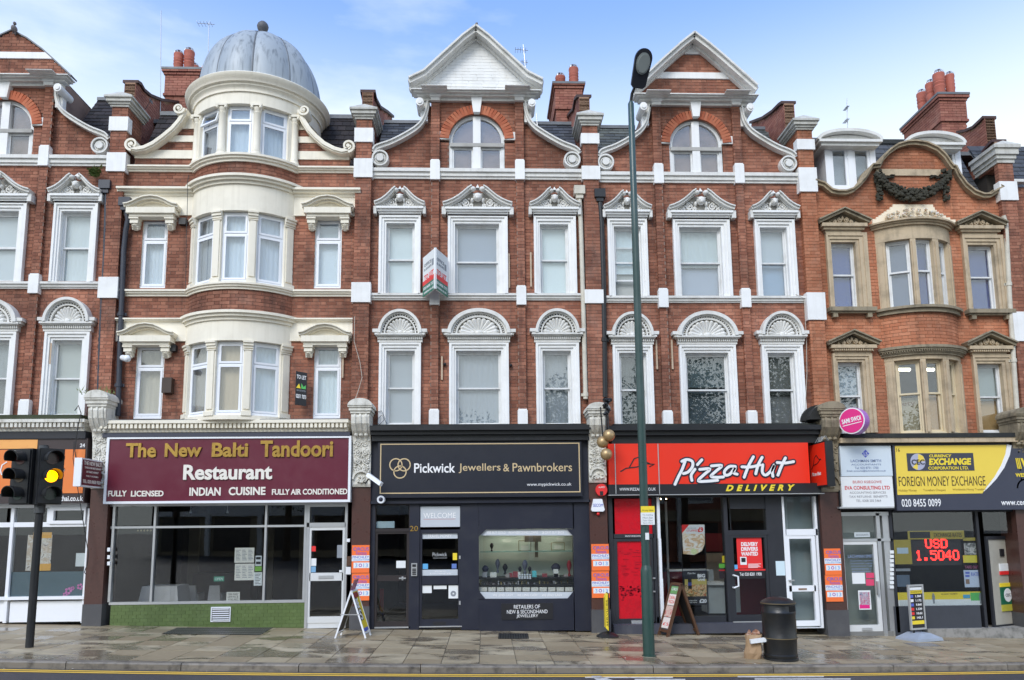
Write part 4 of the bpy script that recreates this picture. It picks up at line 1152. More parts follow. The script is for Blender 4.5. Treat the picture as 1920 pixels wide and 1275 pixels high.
        r_ = MB(); r_.ribbon([(pm-hw, zc+.02), (pm, zz1-.03), (pm+hw, zc+.02)], .06, -.2, .02); r_.ribbon([(pm-hw-.02, zc+.06), (pm, zz1+.015), (pm+hw+.02, zc+.06)], .03, -.25, .02)
        r_.build('raking_cornice', DSTONE, ped)
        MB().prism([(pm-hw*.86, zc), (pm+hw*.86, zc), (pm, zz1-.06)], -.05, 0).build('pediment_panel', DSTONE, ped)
        k = MB()
        for s in (-1, 1):
            volute(k, pm+s*.07, zc+.09, .055, -.11, -.04, math.pi/2, 1.4, -s, .02); volute(k, pm+s*.19, zc+.055, .04, -.11, -.04, math.pi/2, 1.4, s, .018); volute(k, pm+s*.29, zc+.035, .028, -.1, -.04, math.pi/2, 1.2, -s, .015)
        k.ball((pm, -.08, zc+.14), .03, .03, .06, 8, 5); k.build('carving', STONE, ped)
        if n < 2:
            s_ = MB(); sz = Z(575 if n == 0 else 579, xm_, -.15); s_.box(ox0-.06, ox1+.06, -.17, .02, sz-.09, sz+.0); s_.box(ox0-.03, ox1+.03, -.12, .02, sz-.13, sz-.09)
            for s in (ox0+.03, ox1-.13): s_.box(s, s+.1, -.12, .02, sz-.22, sz-.13)
            s_.build('window_sill', DSTONE, root)
    # shallow bow
    Zf = lambda py: Z(py, 1726, -.38); am = math.asin(hb/Rb)
    def bow_courses(z0, z1):
        mo.arc(bowc, yc, Rb-.05, Rb-.008, -am, am, z0, z1, 24)
        for k in range(math.floor(z0/CH), math.ceil(z1/CH)):
            a, b = max(z0, k*CH), min(z1, (k+1)*CH)
            if b-a < .012: continue
            t = -am*Rb-(.17 if k % 2 else 0)
            while t < am*Rb:
                for w in (.2275, .1125):
                    p, q = max(-am*Rb, t), min(am*Rb, t+w-.009)
                    if q-p > .02:
                        th = (p+q)/2/Rb; br.append(((bowc+math.sin(th)*(Rb-.009), yc-math.cos(th)*(Rb-.009), (a+b)/2), (q-p, .02, b-a-.009), (0, 0, th)))
                    t += w
    bow_courses(Zf(649), Zf(585))
    m1 = MB()
    for f0, f1, e in ((0, .4, .13), (.4, 1, .07)): m1.arc(bowc, yc, Rb-.1, Rb+e, -am-.04, am+.04, Zf(585)+(Zf(573)-Zf(585))*(1-f1), Zf(585)+(Zf(573)-Zf(585))*(1-f0), 30)
    for f0, f1, e in ((0, .3, .15), (.3, .5, .12), (.5, .8, .07), (.8, 1, .05)): m1.arc(bowc, yc, Rb-.1, Rb+e, -am-.04, am+.04, Zf(664)+(Zf(648)-Zf(664))*(1-f1), Zf(664)+(Zf(648)-Zf(664))*(1-f0), 30)
    zb_, zt_ = Zf(659), Zf(655)
    for i in range(44):
        a = -am+(2*am)*(i+.25)/44; m1.arc(bowc, yc, Rb, Rb+.11, a, a+am*.022, zb_, zt_, 1)
    m1.build('bow_moulding', DSTONE, root)
    m2 = MB()
    for f0, f1, e in ((0, .3, .15), (.3, .6, .09), (.6, 1, .05)): m2.arc(bowc, yc, Rb-.1, Rb+e, -am-.04, am+.04, Zf(421)+(Zf(411)-Zf(421))*(1-f1), Zf(421)+(Zf(411)-Zf(421))*(1-f0), 30)
    m2.arc(bowc, yc, Rb-.2, Rb+.0, -am, am, Zf(446), Zf(421), 30); m3 = MB(); m3.arc(bowc, yc, Rb-.2, Rb+.0, -am, am, Zf(672), Zf(664), 30); m3.build('bow_frieze', STONE, root)
    m2.arc(bowc, yc, .05, Rb, -am, am, Zf(412)-.02, Zf(412), 30)
    m2.build('bow_frieze', STONE, root)
    AW = [(-rad(38), -rad(13)), (-rad(7.5), rad(12)), (rad(20), rad(39))]
    cols = [(-am, -rad(38)), (-rad(13), -rad(7.5)), (rad(12), rad(20)), (rad(39), am)]
    bb = [[(.42, .36, .24), (.52, .32, .13), (.36, .22, .1)], [(.17, .20, .27), (.05, .08, .22), (.08, .14, .20)]]  # second row: sky reflection put into the upper bow sheet colours
    for fi, (yb, yt) in enumerate(((812, 672), (575, 446))):
        zb, zt = Zf(yb), Zf(yt)
        for j, (a0, a1) in enumerate(AW):
            p0 = Vector((bowc+math.sin(a0)*(Rb-.1), yc-math.cos(a0)*(Rb-.1), 0)); p1 = Vector((bowc+math.sin(a1)*(Rb-.1), yc-math.cos(a1)*(Rb-.1), 0))
            u = p1-p0; w = u.length; u.normalize(); n = Vector((-u.y, u.x, 0))
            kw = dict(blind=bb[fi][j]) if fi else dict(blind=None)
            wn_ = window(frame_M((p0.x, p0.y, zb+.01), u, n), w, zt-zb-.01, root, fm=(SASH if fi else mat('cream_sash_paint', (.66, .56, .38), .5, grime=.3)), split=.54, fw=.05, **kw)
            if not fi:
                q = MB(); q.M = frame_M((p0.x, p0.y, zb+.01), u, n); q.box(.02, w-.02, .16, .17, .03, (zt-zb)*(.5 if j != 1 else .52)); q.build('window_board', blind_or_reflection_mat(bb[0][j]), wn_)
                if j == 0: text_on('ilety', frame_M((p0.x+n.x*.155, p0.y+n.y*.155, zb+.62), u, n), w-.12, .13, mat('brown_ink', (.2, .1, .04), .8), wn_)
        for a0, a1 in cols:
            c = MB(); c.arc(bowc, yc, Rb-.2, Rb-.005, a0, a1, zb-.02, zt, 4); c.arc(bowc, yc, Rb-.01, Rb+.02, a0+(a1-a0)*.25, a1-(a1-a0)*.25, zb+.03, zt-.06, 3)
            c.build('mullion', STONE, root)
    # stepped cream panel with a carved half-round
    s = MB(); y0 = 417
    steps = [(1634, 1789, 413), (1641, 1779, 409), (1646, 1771, 405.5), (1651, 1764, 402), (1656, 1758, 398.5), (1661, 1754, 395), (1667, 1750, 390), (1672, 1747, 385)]
    prev = y0+4
    for a, b, y in steps:
        s.box(X(a, y), X(b, y), -.05, .01, Z(prev, 1712), Z(y, 1712)); prev = y
    pan = s.build('stepped_panel', mat('cream_terracotta', (.85, .74, .56), .7, grime=.1), root)
    k = MB(); rnd = random.Random(9); xm = X(1712, 405)
    for i in range(130):
        a = math.pi*rnd.random(); r = math.sqrt(rnd.random()); x = xm+1.0*.62*r*math.cos(a)*1.15; z = Z(418, 1712)+.30*r*math.sin(a)
        q = rnd.uniform(.015, .035); k.ball((x, -.07-rnd.random()*.05, z), q*1.3, q, q, 6, 4)
    k.build('fruit_carving', print_mat('painted_carving', [(.62, .62, .72), (.70, .66, .52), (.45, .40, .28), (.66, .42, .25), (.72, .7, .68)], 16, 2), pan, smooth=True)
    # mansard roof and two dormers
    for a0, a1, rg in ((xl, X(1640, 300), 267), (X(1780, 300), xr-.02, 275)):
        hi = (1.3, U0(1700, rg, 1.3)[1]); slope(root, a0, a1, (.34, Z(368)-.05), hi, SLATE, .26, .17, limit=110)
    hi = (1.3, U0(1700, 270, 1.3)[1]); slope(root, X(1640, 300), X(1780, 300), (.34, Z(368)-.05), hi, SLATE, .26, .17, limit=20)
    MB().box(xl, xr, 1.22, 1.42, hi[1]-.03, hi[1]+.07).build('lead_ridge', ASPH, root)
    for dx0, dx1, px0, px1, ytop, yc_, yb in ((1548, 1643, 1537, 1655, 240, 268, 359), (1716, 1803, 1702, 1811, 245, 274, 372)):
        Yd = .2 if dx0 < 1600 else .35
        x0, x1 = X(dx0, 310, Yd), X(dx1, 310, Yd); zt, zb = Z(yc_, (dx0+dx1)/2, Yd), Z(yb, (dx0+dx1)/2, Yd)
        d = MB(); d.ring((x0, zb, x1, zt), (x0+.13, zb+.1, x1-.13, zt-.12), Yd, Yd+.12); xm = (x0+x1)/2; d.box(xm-.06, xm+.06, Yd, Yd+.1, zb+.1, zt-.12)
        for sx, ex in ((x0, x0+.05), (x1-.05, x1)): d.box(sx, ex, Yd+.12, 1.6, zb, zt)
        dm = d.build('dormer', PVC, root)
        for s0, s1 in ((x0+.13, xm-.06), (xm+.06, x1-.13)):
            q = MB(); q.ring((s0, zb+.1, s1, zt-.12), (s0+.06, zb+.16, s1-.06, zt-.18), Yd+.02, Yd+.07); wd = q.build('dormer_window', PVC, dm)
            MB().box(s0+.06, s1-.06, Yd+.05, Yd+.055, zb+.16, zt-.18).build('pane', GLASS, dm)
            MB().box(s0, s1, Yd+.2, Yd+.21, zb+.1, zt-.1).build('blind', blind_or_reflection_mat((.30, .35, .40)), dm)
        xp0, xp1 = X(px0, yc_, Yd-.25), X(px1, yc_, Yd-.25); za = Z(ytop, (px0+px1)/2, Yd-.25); zc = Z(yc_-5, (px0+px1)/2, Yd-.25)
        h = za-zc; hw = (xp1-xp0)/2; xm2 = (xp0+xp1)/2
        q = MB(); arc_ = [(xm2+hw*math.cos(math.pi*i/24), zc+.06+(h-.06)*math.sin(math.pi*i/24)) for i in range(25)]
        q.ribbon([(a, b-.03) for a, b in arc_], .07, Yd-.25, 1.5); q.box(xp0, xp1, Yd-.26, 1.5, zc-.03, zc+.03); q.box(xp0+.06, xp1-.06, Yd-.2, 1.5, zc-.1, zc-.03)
        q.prism([(xm2+hw*.9*math.cos(math.pi*i/20), zc+.04+(h-.13)*math.sin(math.pi*i/20)) for i in range(21)], Yd-.1, 1.5)
        q.build('dormer_hood', WHITE2, dm)
orange_house()

# bricks and joints of every front
def edge_house():
    x0 = PXX[56]+.17; courses(zpx(1900, 812), zpx(1900, 350), lambda z: [(x0, x0+1.6)], .02, .02, BR[6], MO[6])
    slope(HOUSE[6], x0, x0+1.6, (.4, zpx(1900, 345)), (1.3, U0(1900, 280, 1.3)[1]), SLATE, .26, .17, limit=30)
    b = MB(); b.box(x0, x0+1.6, -.12, .03, zpx(1915, 345), zpx(1915, 340)); b.build('string_course', WHITE2, HOUSE[6])
edge_house()

# ------------------------------------------------------------------ party walls rising behind, and chimneys
WCOP = mat('dark_tile_coping', (.07, .035, .03), .7, grime=.5, bump=.3)
def party_wall(k, pts, mtl, Y0=.9, cap=None, facing=1):
    """pts: photo px along its sloping top, nearest first, seen on the face that looks at us"""
    cap = cap or WCOP
    XX = U0(pts[0][0], pts[0][1], Y0)[0]; X0, X1 = (XX-.26, XX) if facing > 0 else (XX, XX+.26)
    P = [VX(a, b, XX) for a, b in pts]
    P.sort()
    zlow = min(p[1] for p in P)-1.3
    # brick bodied wall: courses as thin slabs following the slope
    root = HOUSE[k]; items = []
    def top(y):
        for (ya, za), (yb, zb) in zip(P, P[1:]):
            if ya <= y <= yb: return za+(zb-za)*(y-ya)/((yb-ya) or 1)
        return P[-1][1] if y > P[-1][0] else P[0][1]
    b = MB(); b.xprism([(P[0][0], zlow)]+P+[(P[-1][0], zlow)], X0+.012, X1-.012); b.build('party_wall', MORTAR2, root)
    z = zlow; kk = 0
    while z < max(p[1] for p in P):
        y = P[0][0]-(.11 if kk % 2 else 0)
        while y < P[-1][0]:
            a, c = max(P[0][0], y), min(P[-1][0], y+.218)
            if c-a > .03 and top((a+c)/2) > z+.05:
                items.append((((X0+X1)/2, (a+c)/2, z+.033), (X1-X0, c-a, .066), (0, 0, 0)))
            y += .2275
        z += .075; kk += 1
    pieces('wall_brick', 'wall_brickwork', items, mtl, root, 60)
    # tile coping
    c = MB()
    for (ya, za), (yb, zb) in zip(P, P[1:]):
        c.add([(X0-.05, ya, za), (X1+.05, ya, za), (X1+.05, yb, zb), (X0-.05, yb, zb), (X0-.05, ya, za+.07), (X1+.05, ya, za+.07), (X1+.05, yb, zb+.07), (X0-.05, yb, zb+.07)],
              [(0, 3, 2, 1), (4, 5, 6, 7), (0, 1, 5, 4), (1, 2, 6, 5), (2, 3, 7, 6), (3, 0, 4, 7)])
    c.build('wall_coping', cap, root)
X = PXX
party_wall(2, [(255, 155), (262, 160), (268, 171), (280, 181), (300, 189), (330, 193), (350, 199)], CHIMB)
party_wall(3, [(700, 173), (703, 188), (711, 203), (724, 211), (736, 221)], CHIMB)
party_wall(4, [(1085, 182), (1080, 188), (1077, 206), (1069, 216), (1060, 228)], CHIMB, facing=-1)
party_wall(5, [(1469, 194), (1463, 198), (1450, 211), (1432, 223), (1408, 232)], CHIMB, facing=-1)
party_wall(6, [(1846, 222), (1840, 228), (1826, 241), (1812, 247), (1796, 250)], CHIMB, Y0=1.5, facing=-1)
party_wall(6, [(1864, 266), (1857, 272), (1849, 282), (1843, 290)], CHIMB, Y0=.8, facing=-1)

def chimney(k, x0, x1, y0, y1, zb, zt, pots, name='chimney_stack'):
    root = HOUSE[k]; items = []; c = MB()
    c.box(x0+.012, x1-.012, y0+.012, y1-.012, zb, zt-.02); st = c.build(name, MORTAR2, root)
    def course(x0, x1, y0, y1, z, kk):
        x = x0-(.11 if kk % 2 else 0)
        while x < x1:
            a, b = max(x0, x), min(x1, x+.218)
            if b-a > .03: items.append((((a+b)/2, y0+.05, z+.033), (b-a, .1, .066), (0, 0, 0)))
            x += .2275
        y = y0+.1-(.11 if kk % 2 else 0)
        while y < y1:
            a, b = max(y0+.1, y), min(y1, y+.218)
            for xx in (x0+.05, x1-.05):
                if b-a > .03: items.append(((xx, (a+b)/2, z+.033), (.1, b-a, .066), (0, 0, 0)))
            y += .2275
    z = zb; kk = 0; H = zt-zb
    while z < zt-.05:
        t = zt-z
        e = .09 if t < .12 else .05 if t < .2 else .0 if t > .85 else (.045 if t < .8 and t > .72 else .02 if t < .72 else 0)
        course(x0-e, x1+e, y0-e, y1+e, z, kk); z += .075; kk += 1
    pieces('chimney_brick', 'chimney_brickwork', items, CHIMB, st, 60)
    MB().box(x0-.1, x1+.1, y0-.1, y1+.1, zt-.03, zt+.03).build('chimney_cap', LEADD, st)
    for (x, y, h, r) in pots:
        p = MB(); z = zt+.03
        p.lathe([(r*.8, z), (r*.95, z+h*.05), (r*.85, z+h*.3), (r, z+h*.45), (r*.88, z+h*.5), (r, z+h*.6), (r*.88, z+h*.64), (r, z+h*.75), (r*.9, z+h*.8), (r*1.02, z+h*.92), (r*.98, z+h), (r*.75, z+h), (r*.7, z+h*.6)], x, y, 20)
        pot = p.build('chimney_pot', TERRA, st, smooth=True)
        w = MB()
        for q in range(4): w.tube([(x+r*.9*math.cos(a)*math.cos(q*math.pi/4), y+r*.9*math.cos(a)*math.sin(q*math.pi/4), z+h+r*.9*math.sin(a)) for a in [math.pi*i/8 for i in range(9)]], .012, 5)
        w.build('bird_guard', ALU, pot)
# depth chosen so that the visible faces fit
def cz(px, py, Y): return U0(px, py, Y)
a = cz(312, 135, 3.2)[0]; b = cz(372, 135, 3.2)[0]; zt = cz(340, 131, 3.2)[1]; zb = cz(340, 215, 3.2)[1]
chimney(2, a, b, 3.2, 4.6, zb, zt, [(a+.22, 3.4, .55, .13), (a+.50, 3.4, .62, .14), (a+.34, 4.2, .7, .13), (a+.68, 4.1, .6, .11)])
a = cz(1042, 160, 3.0)[0]; b = cz(1090, 160, 3.0)[0]; zt = cz(1065, 158, 3.0)[1]; zb = cz(1065, 250, 3.0)[1]
chimney(4, a, b, 3.0, 4.6, zb, zt, [(a+.16, 3.3, .36, .14), (b-.17, 3.25, .58, .135)])
a = cz(1763, 200, 3.0)[0]; b = cz(1810, 200, 3.0)[0]; zt = cz(1790, 178, 3.0)[1]; zb = cz(1790, 262, 3.0)[1]
chimney(5, a, b, 3.0, 4.75, zb, zt, [(a+.16, 3.2, .70, .155), (a+.50, 3.25, .70, .125), (a+.17, 3.6, .66, .145), (a+.17, 4.05, .64, .14)])
for k in (1, 2, 3, 4, 5, 6):
    MO[k].build('wall', MORTAR2 if k == 5 else MORTAR, HOUSE[k])
    pieces('brick', 'brickwork', BR[k], BRICKO if k == 5 else BRICK, HOUSE[k], 300 if k < 6 else 60, minw=.2)
# ------------------------------------------------------------------ pavement, kerb, road
SLAB = None
def slab_mat():
    M = bpy.data.materials.new('wet_paving_stone'); M.use_nodes = True; t = M.node_tree; N = t.nodes; L = t.links; b = N['Principled BSDF']
    geo = N.new('ShaderNodeNewGeometry'); oi = N.new('ShaderNodeObjectInfo')
    fr = N.new('ShaderNodeMath'); fr.operation = 'ADD'; L.new(oi.outputs['Random'], fr.inputs[0]); L.new(geo.outputs['Random Per Island'], fr.inputs[1])
    f2 = N.new('ShaderNodeMath'); f2.operation = 'FRACT'; L.new(fr.outputs[0], f2.inputs[0])
    cr = N.new('ShaderNodeValToRGB'); e = cr.color_ramp.elements
    e[0].position = 0; e[0].color = (.27, .21, .13, 1); e[1].position = 1; e[1].color = (.50, .43, .30, 1); k = e.new(.5); k.color = (.385, .32, .21, 1)
    L.new(f2.outputs[0], cr.inputs[0])
    n1 = N.new('ShaderNodeTexNoise'); n1.inputs['Scale'].default_value = .9; n1.inputs['Detail'].default_value = 7; n1.inputs['Roughness'].default_value = .65; n1.inputs['Distortion'].default_value = .6
    mp = N.new('ShaderNodeMapping'); mp.inputs['Scale'].default_value = (1, 1.9, 1); L.new(geo.outputs['Position'], mp.inputs[0]); L.new(mp.outputs[0], n1.inputs['Vector'])
    a = N.new('ShaderNodeMath'); a.operation = 'MULTIPLY_ADD'; a.inputs[1].default_value = .22; L.new(f2.outputs[0], a.inputs[0]); L.new(n1.outputs[0], a.inputs[2])
    wet = N.new('ShaderNodeMapRange'); wet.inputs['From Min'].default_value = .585; wet.inputs['From Max'].default_value = .70; L.new(a.outputs[0], wet.inputs['Value'])
    n2 = N.new('ShaderNodeTexNoise'); n2.inputs['Scale'].default_value = 9; n2.inputs['Detail'].default_value = 8; n2.inputs['Roughness'].default_value = .7; L.new(geo.outputs['Position'], n2.inputs['Vector'])
    mo_ = N.new('ShaderNodeMix'); mo_.data_type = 'RGBA'; mo_.blend_type = 'OVERLAY'; mo_.inputs['Factor'].default_value = .5; L.new(cr.outputs[0], mo_.inputs['A'])
    gr = N.new('ShaderNodeMapRange'); gr.inputs['To Min'].default_value = .25; gr.inputs['To Max'].default_value = .75; L.new(n2.outputs[0], gr.inputs['Value']); L.new(gr.outputs[0], mo_.inputs['B'])
    mx = N.new('ShaderNodeMix'); mx.data_type = 'RGBA'; mx.inputs['B'].default_value = (.115, .085, .052, 1); L.new(mo_.outputs['Result'], mx.inputs['A'])
    wf = N.new('ShaderNodeMath'); wf.operation = 'MULTIPLY'; wf.inputs[1].default_value = .8; L.new(wet.outputs[0], wf.inputs[0]); L.new(wf.outputs[0], mx.inputs['Factor'])
    L.new(mx.outputs['Result'], b.inputs['Base Color'])
    ro = N.new('ShaderNodeMapRange'); ro.inputs['To Min'].default_value = .5; ro.inputs['To Max'].default_value = .2; L.new(wet.outputs[0], ro.inputs['Value']); L.new(ro.outputs[0], b.inputs['Roughness'])
    bp = N.new('ShaderNodeBump'); bp.inputs['Strength'].default_value = .25; bp.inputs['Distance'].default_value = .004; L.new(n2.outputs[0], bp.inputs['Height']); L.new(bp.outputs[0], b.inputs['Normal'])
    return M
SLAB = slab_mat()
BED = mat('wet_sand_joint', (.10, .085, .06), .6, grime=.5, dirt=(.22, .2, .15))
KERB = mat('granite_kerb', (.20, .175, .14), .5, grime=1.0, dirt=(.035, .03, .025), bump=.5, vary=.15, nscale=5)
ROAD = mat('wet_asphalt', (.05, .052, .058), .42, grime=.5, dirt=(.09, .09, .095), bump=.8, nscale=8)
YEL = mat('worn_yellow_line', (.88, .55, .07), .5, grime=.2, dirt=(.2, .17, .1), nscale=14, bump=.3)
WLINE = mat('worn_white_line', (.62, .60, .56), .5, grime=.7, dirt=(.18, .18, .18), nscale=12, bump=.3)
# kerb edge follows the photo: top front edge and the yellow line
kp = [GP(px, py) for px, py in ((0, 1239), (330, 1244), (560, 1247), (960, 1249.5), (1300, 1249.5), (1600, 1248), (1915, 1244.5))]
def ycurve(pts):
    n = len(pts); sx = [sum(p.x**k for p in pts) for k in range(5)]; sy = [sum(p.y*p.x**k for p in pts) for k in range(3)]
    A = Matrix(((sx[0], sx[1], sx[2]), (sx[1], sx[2], sx[3]), (sx[2], sx[3], sx[4]))); c = A.inverted() @ Vector(sy)
    return lambda x: c[0]+c[1]*x+c[2]*x*x
KY = ycurve(kp)
_x0, _x1 = -16.0, 17.0
def KYc(x): return KY(max(-9.5, min(9.5, x)))
pave = empty('pavement', (0, -2, gz(0)-.05)); tag(pave, 'wet stone flag pavement along the shop fronts', kind='structure')
b = MB(); N_ = 40
xs = [_x0+(_x1-_x0)*i/N_ for i in range(N_+1)]
for x, x2 in zip(xs, xs[1:]):
    b.add([(x, KYc(x)+.05, gz(x)-.012), (x2, KYc(x2)+.05, gz(x2)-.012), (x2, 2.5, gz(x2)-.012), (x, 2.5, gz(x)-.012)], [(0, 1, 2, 3)])
b.build('paving_bed', BED, pave)
# slabs: rows across the depth, columns about 0.54 m
items = []; rnd = random.Random(5)
rows = 9; dep = .505
y = -.02; r = 0
while y > -4.6:
    x = _x0+(.27 if r == 99 else 0)+.1
    while x < _x1:
        w = .585; x2 = x+w; yk = KYc((x+x2)/2)+.19; y2 = max(y-dep, yk)
        if y-y2 > .06:
            zc = gz((x+x2)/2)-.022+rnd.uniform(-.002, .002)
            items.append((((x+x2)/2, (y+y2)/2, zc), (w-.012, y-y2-.012, .044), (rnd.uniform(-.002, .002), -math.atan(-GS)*-1+rnd.uniform(-.002, .002), rnd.uniform(-.002, .002))))
        x = x2
    y -= dep; r += 1
items = [i for i in items if abs(i[0][0]) < 15]
pieces('paving_slab', 'paving_slabs', items, SLAB, pave, 300)
kb = empty('kerb', (0, KY(0), gz(0)-.1)); tag(kb, 'worn granite kerb stones at the pavement edge', kind='structure')
L0 = [GP(px, 1249).x for px in (-130, 99, 329, 557, 788, 1005, 1224, 1450, 1680, 1905, 2130)]
for a, c in zip(L0, L0[1:]):
    q = MB(); n = 4
    P = [(a+(c-a)*i/n) for i in range(n+1)]; P[0] += .006; P[-1] -= .006
    prof = lambda x: [(x, KY(x), gz(x)-.15), (x, KY(x), gz(x)-.02), (x, KY(x)+.02, gz(x)+.002), (x, KY(x)+.18, gz(x)+.002), (x, KY(x)+.18, gz(x)-.125)]
    vs = [v for x in P for v in prof(x)]; fs = [(5*i+j, 5*(i+1)+j, 5*(i+1)+(j+1) % 5, 5*i+(j+1) % 5) for i in range(n) for j in range(5)]+[(4, 3, 2, 1, 0), tuple(5*n+j for j in range(5))]
    q.add(vs, fs); q.build('kerb_stone', KERB, kb)
ZR = -.10
q = MB()
q.add([(-400, -300, gz(-30)-9), (400, -300, gz(30)-9)], [])
q = MB(); xs2 = [-300, -40]+xs+[40, 300]
for x, x2 in zip(xs2, xs2[1:]):
    zz = lambda v: gz(max(-40, min(40, v)))+ZR
    for ya, yb_ in (((lambda v: -300.0), (lambda v: -12.0)), ((lambda v: -12.0), (lambda v: KYc(v)+.02)), ((lambda v: KYc(v)+.02), (lambda v: 300.0))):
        if ya(0) > -5:
            q.add([(x, ya(x), zz(x)-.02), (x2, ya(x2), zz(x2)-.02), (x2, 300, zz(x2)-.02), (x, 300, zz(x)-.02)], [(0, 1, 2, 3)])
        else: q.add([(x, ya(x), zz(x)), (x2, ya(x2), zz(x2)), (x2, yb_(x2), zz(x2)), (x, yb_(x), zz(x))], [(0, 1, 2, 3)])
q.build('road', ROAD, kind='structure', label='dark wet asphalt road in front of the kerb')
def GR(px, py):                              # point of the road surface under a pixel
    d = ray(px, py); t = (G0+ZR + GS*CAM.x - CAM.z)/(d.z - GS*d.x); return CAM + d*t
def line(y_off, w, x0, x1, m_, name, root):
    q = MB(); n = 40
    for i in range(n):
        a, c = x0+(x1-x0)*i/n, x0+(x1-x0)*(i+1)/n
        q.add([(a, KYc(a)-y_off-w, gz(a)+ZR+.004), (c, KYc(c)-y_off-w, gz(c)+ZR+.004), (c, KYc(c)-y_off, gz(c)+ZR+.004), (a, KYc(a)-y_off, gz(a)+ZR+.004)], [(0, 1, 2, 3)])
    return q.build(name, m_, root)
rm = empty('road_marking', (0, KY(0)-.3, gz(0)+ZR)); tag(rm, 'double yellow lines and worn white dashes painted by the kerb', kind='structure')
line(.11, .07, -14, 14, YEL, 'yellow_line', rm); line(.23, .07, -14, 14, YEL, 'yellow_line', rm)
for ax_, ay_, bx_, by_ in ((1097, 1269.5, 1262, 1272), (1383, 1268, 1545, 1270.5), (1190, 1273.5, 1285, 1276), (1415, 1272.5, 1595, 1275), (1120, 1267.5, 1150, 1276)):
    p = [GR(ax_, ay_), GR(bx_, ay_), GR(bx_, by_), GR(ax_, by_)]
    if ax_ == 1120: p = [GR(1108, 1268), GR(1126, 1268), GR(1152, 1277), GR(1120, 1277)]
    q = MB(); q.add([(v.x, v.y, gz(v.x)+ZR+.005) for v in p][::-1], [(0, 1, 2, 3)]); q.build('white_dash', WLINE, rm)
q = MB(); rnd = random.Random(21)
for i in range(150):
    x = rnd.uniform(-10, 11); y = rnd.uniform(-4.3, -.3) if i % 2 else KY(x)+rnd.uniform(-.12, .25); w = rnd.uniform(.008, .03); a = rnd.uniform(0, 3); z = gz(x)+(.006 if y > KYc(x)+.02 else ZR+.006)
    q.add([(x-w*math.cos(a), y-w*math.sin(a), z), (x+w*.4*math.sin(a), y-w*.4*math.cos(a), z+rnd.uniform(0, .01)), (x+w*math.cos(a), y+w*math.sin(a), z), (x-w*.4*math.sin(a), y+w*.4*math.cos(a), z+rnd.uniform(0, .008))], [(0, 1, 2, 3)])
q.build('litter_specks', mat('trodden_litter', (.45, .42, .36), .8, grime=1.0, dirt=(.12, .08, .04), nscale=30), kind='stuff', label='trodden leaves and litter specks along the pavement and gutter')
# gratings and patches in the pavement
def grating(pts, name, m_, n, root=pave):
    p = [GP(*v) for v in pts]; q = MB()
    q.add([(v.x, v.y, gz(v.x)+.004) for v in p], [(0, 1, 2, 3)]); g = q.build(name, ASPH, root)
    s = MB(); a, b_, c, d = p
    for i in range(n):
        t0, t1 = (i+.2)/n, (i+.62)/n
        for (u0, u1, v0, v1) in ((t0, t1, 0, 1),):
            A = a.lerp(b_, u0); B = a.lerp(b_, u1); C = d.lerp(c, u1); D = d.lerp(c, u0)
            s.add([(v.x, v.y, gz(v.x)+.008) for v in (A, B, C, D)], [(0, 1, 2, 3)])
    for i in range(4):
        t0, t1 = (i+.35)/4, (i+.6)/4; A = a.lerp(d, t0); B = b_.lerp(c, t0); C = b_.lerp(c, t1); D = a.lerp(d, t1)
        s.add([(v.x, v.y, gz(v.x)+.010) for v in (A, B, C, D)], [(0, 1, 2, 3)])
    s.build('grating_bars', m_, g)
grating([(333, 1177), (512, 1177), (487, 1191), (302, 1189)], 'light_well_grating', mat('wet_iron', (.16, .15, .13), .4, metal=.3, grime=.5), 40)
grating([(935, 1188), (990, 1188), (992, 1198), (934, 1198)], 'cellar_grating', BLACKM, 12)
# ------------------------------------------------------------------ shop fronts
BROWNG = mat('brown_granite', (.085, .04, .032), .3, grime=.5, dirt=(.045, .025, .02), nscale=12, vary=.0)
GREYG = mat('grey_plinth_stone', (.075, .075, .08), .45, grime=.5, dirt=(.12, .12, .12))
INK = lambda n, c, e=0: mat(n, c, .45, grime=.05, emit=e)
K_WHITE = INK('white_print', (.84, .84, .84)); K_BLACK = INK('black_print', (.015, .015, .018)); K_GOLD = mat('brass_letter', (.55, .34, .08), .3, metal=.7, grime=.6, dirt=(.16, .09, .03), nscale=7)
K_TAN = INK('tan_print', (.60, .46, .26)); K_YEL = INK('yellow_print', (.86, .66, .04)); K_RED = INK('red_print', (.78, .03, .03)); K_BLUE = INK('blue_print', (.10, .14, .55))
K_ORA = INK('orange_poster', (.92, .18, .04)); K_PAPER = INK('white_paper', (.78, .80, .80)); K_GREY = INK('grey_print', (.25, .27, .3)); K_GREEN = INK('green_print', (.10, .5, .12))
K_CREAMP = INK('offwhite_print', (.80, .76, .68)); K_FROST = mat('frosted_film', (.52, .56, .60), .6, grime=.05); K_PINK = INK('pink_print', (.75, .02, .22)); K_PURP = INK('purple_print', (.35, .12, .45))
MAROON = mat('maroon_signboard', (.125, .012, .03), .35, grime=.3, dirt=(.16, .04, .055)); ORNG = mat('orange_signboard', (.80, .22, .05), .4, grime=.3, dirt=(.85, .36, .12), nscale=1.5)
REDS = mat('red_signboard', (.86, .035, .012), .35, grime=.05, dirt=(.7, .05, .02)); YELS = mat('yellow_signboard', (.84, .62, .08), .4, grime=.05); SLBLUE = mat('slate_blue_signboard', (.045, .05, .075), .4, grime=.1)
TILEG = mat('green_glazed_tile', (.105, .155, .05), .25, grime=.3, dirt=(.16, .22, .09), vary=.08)

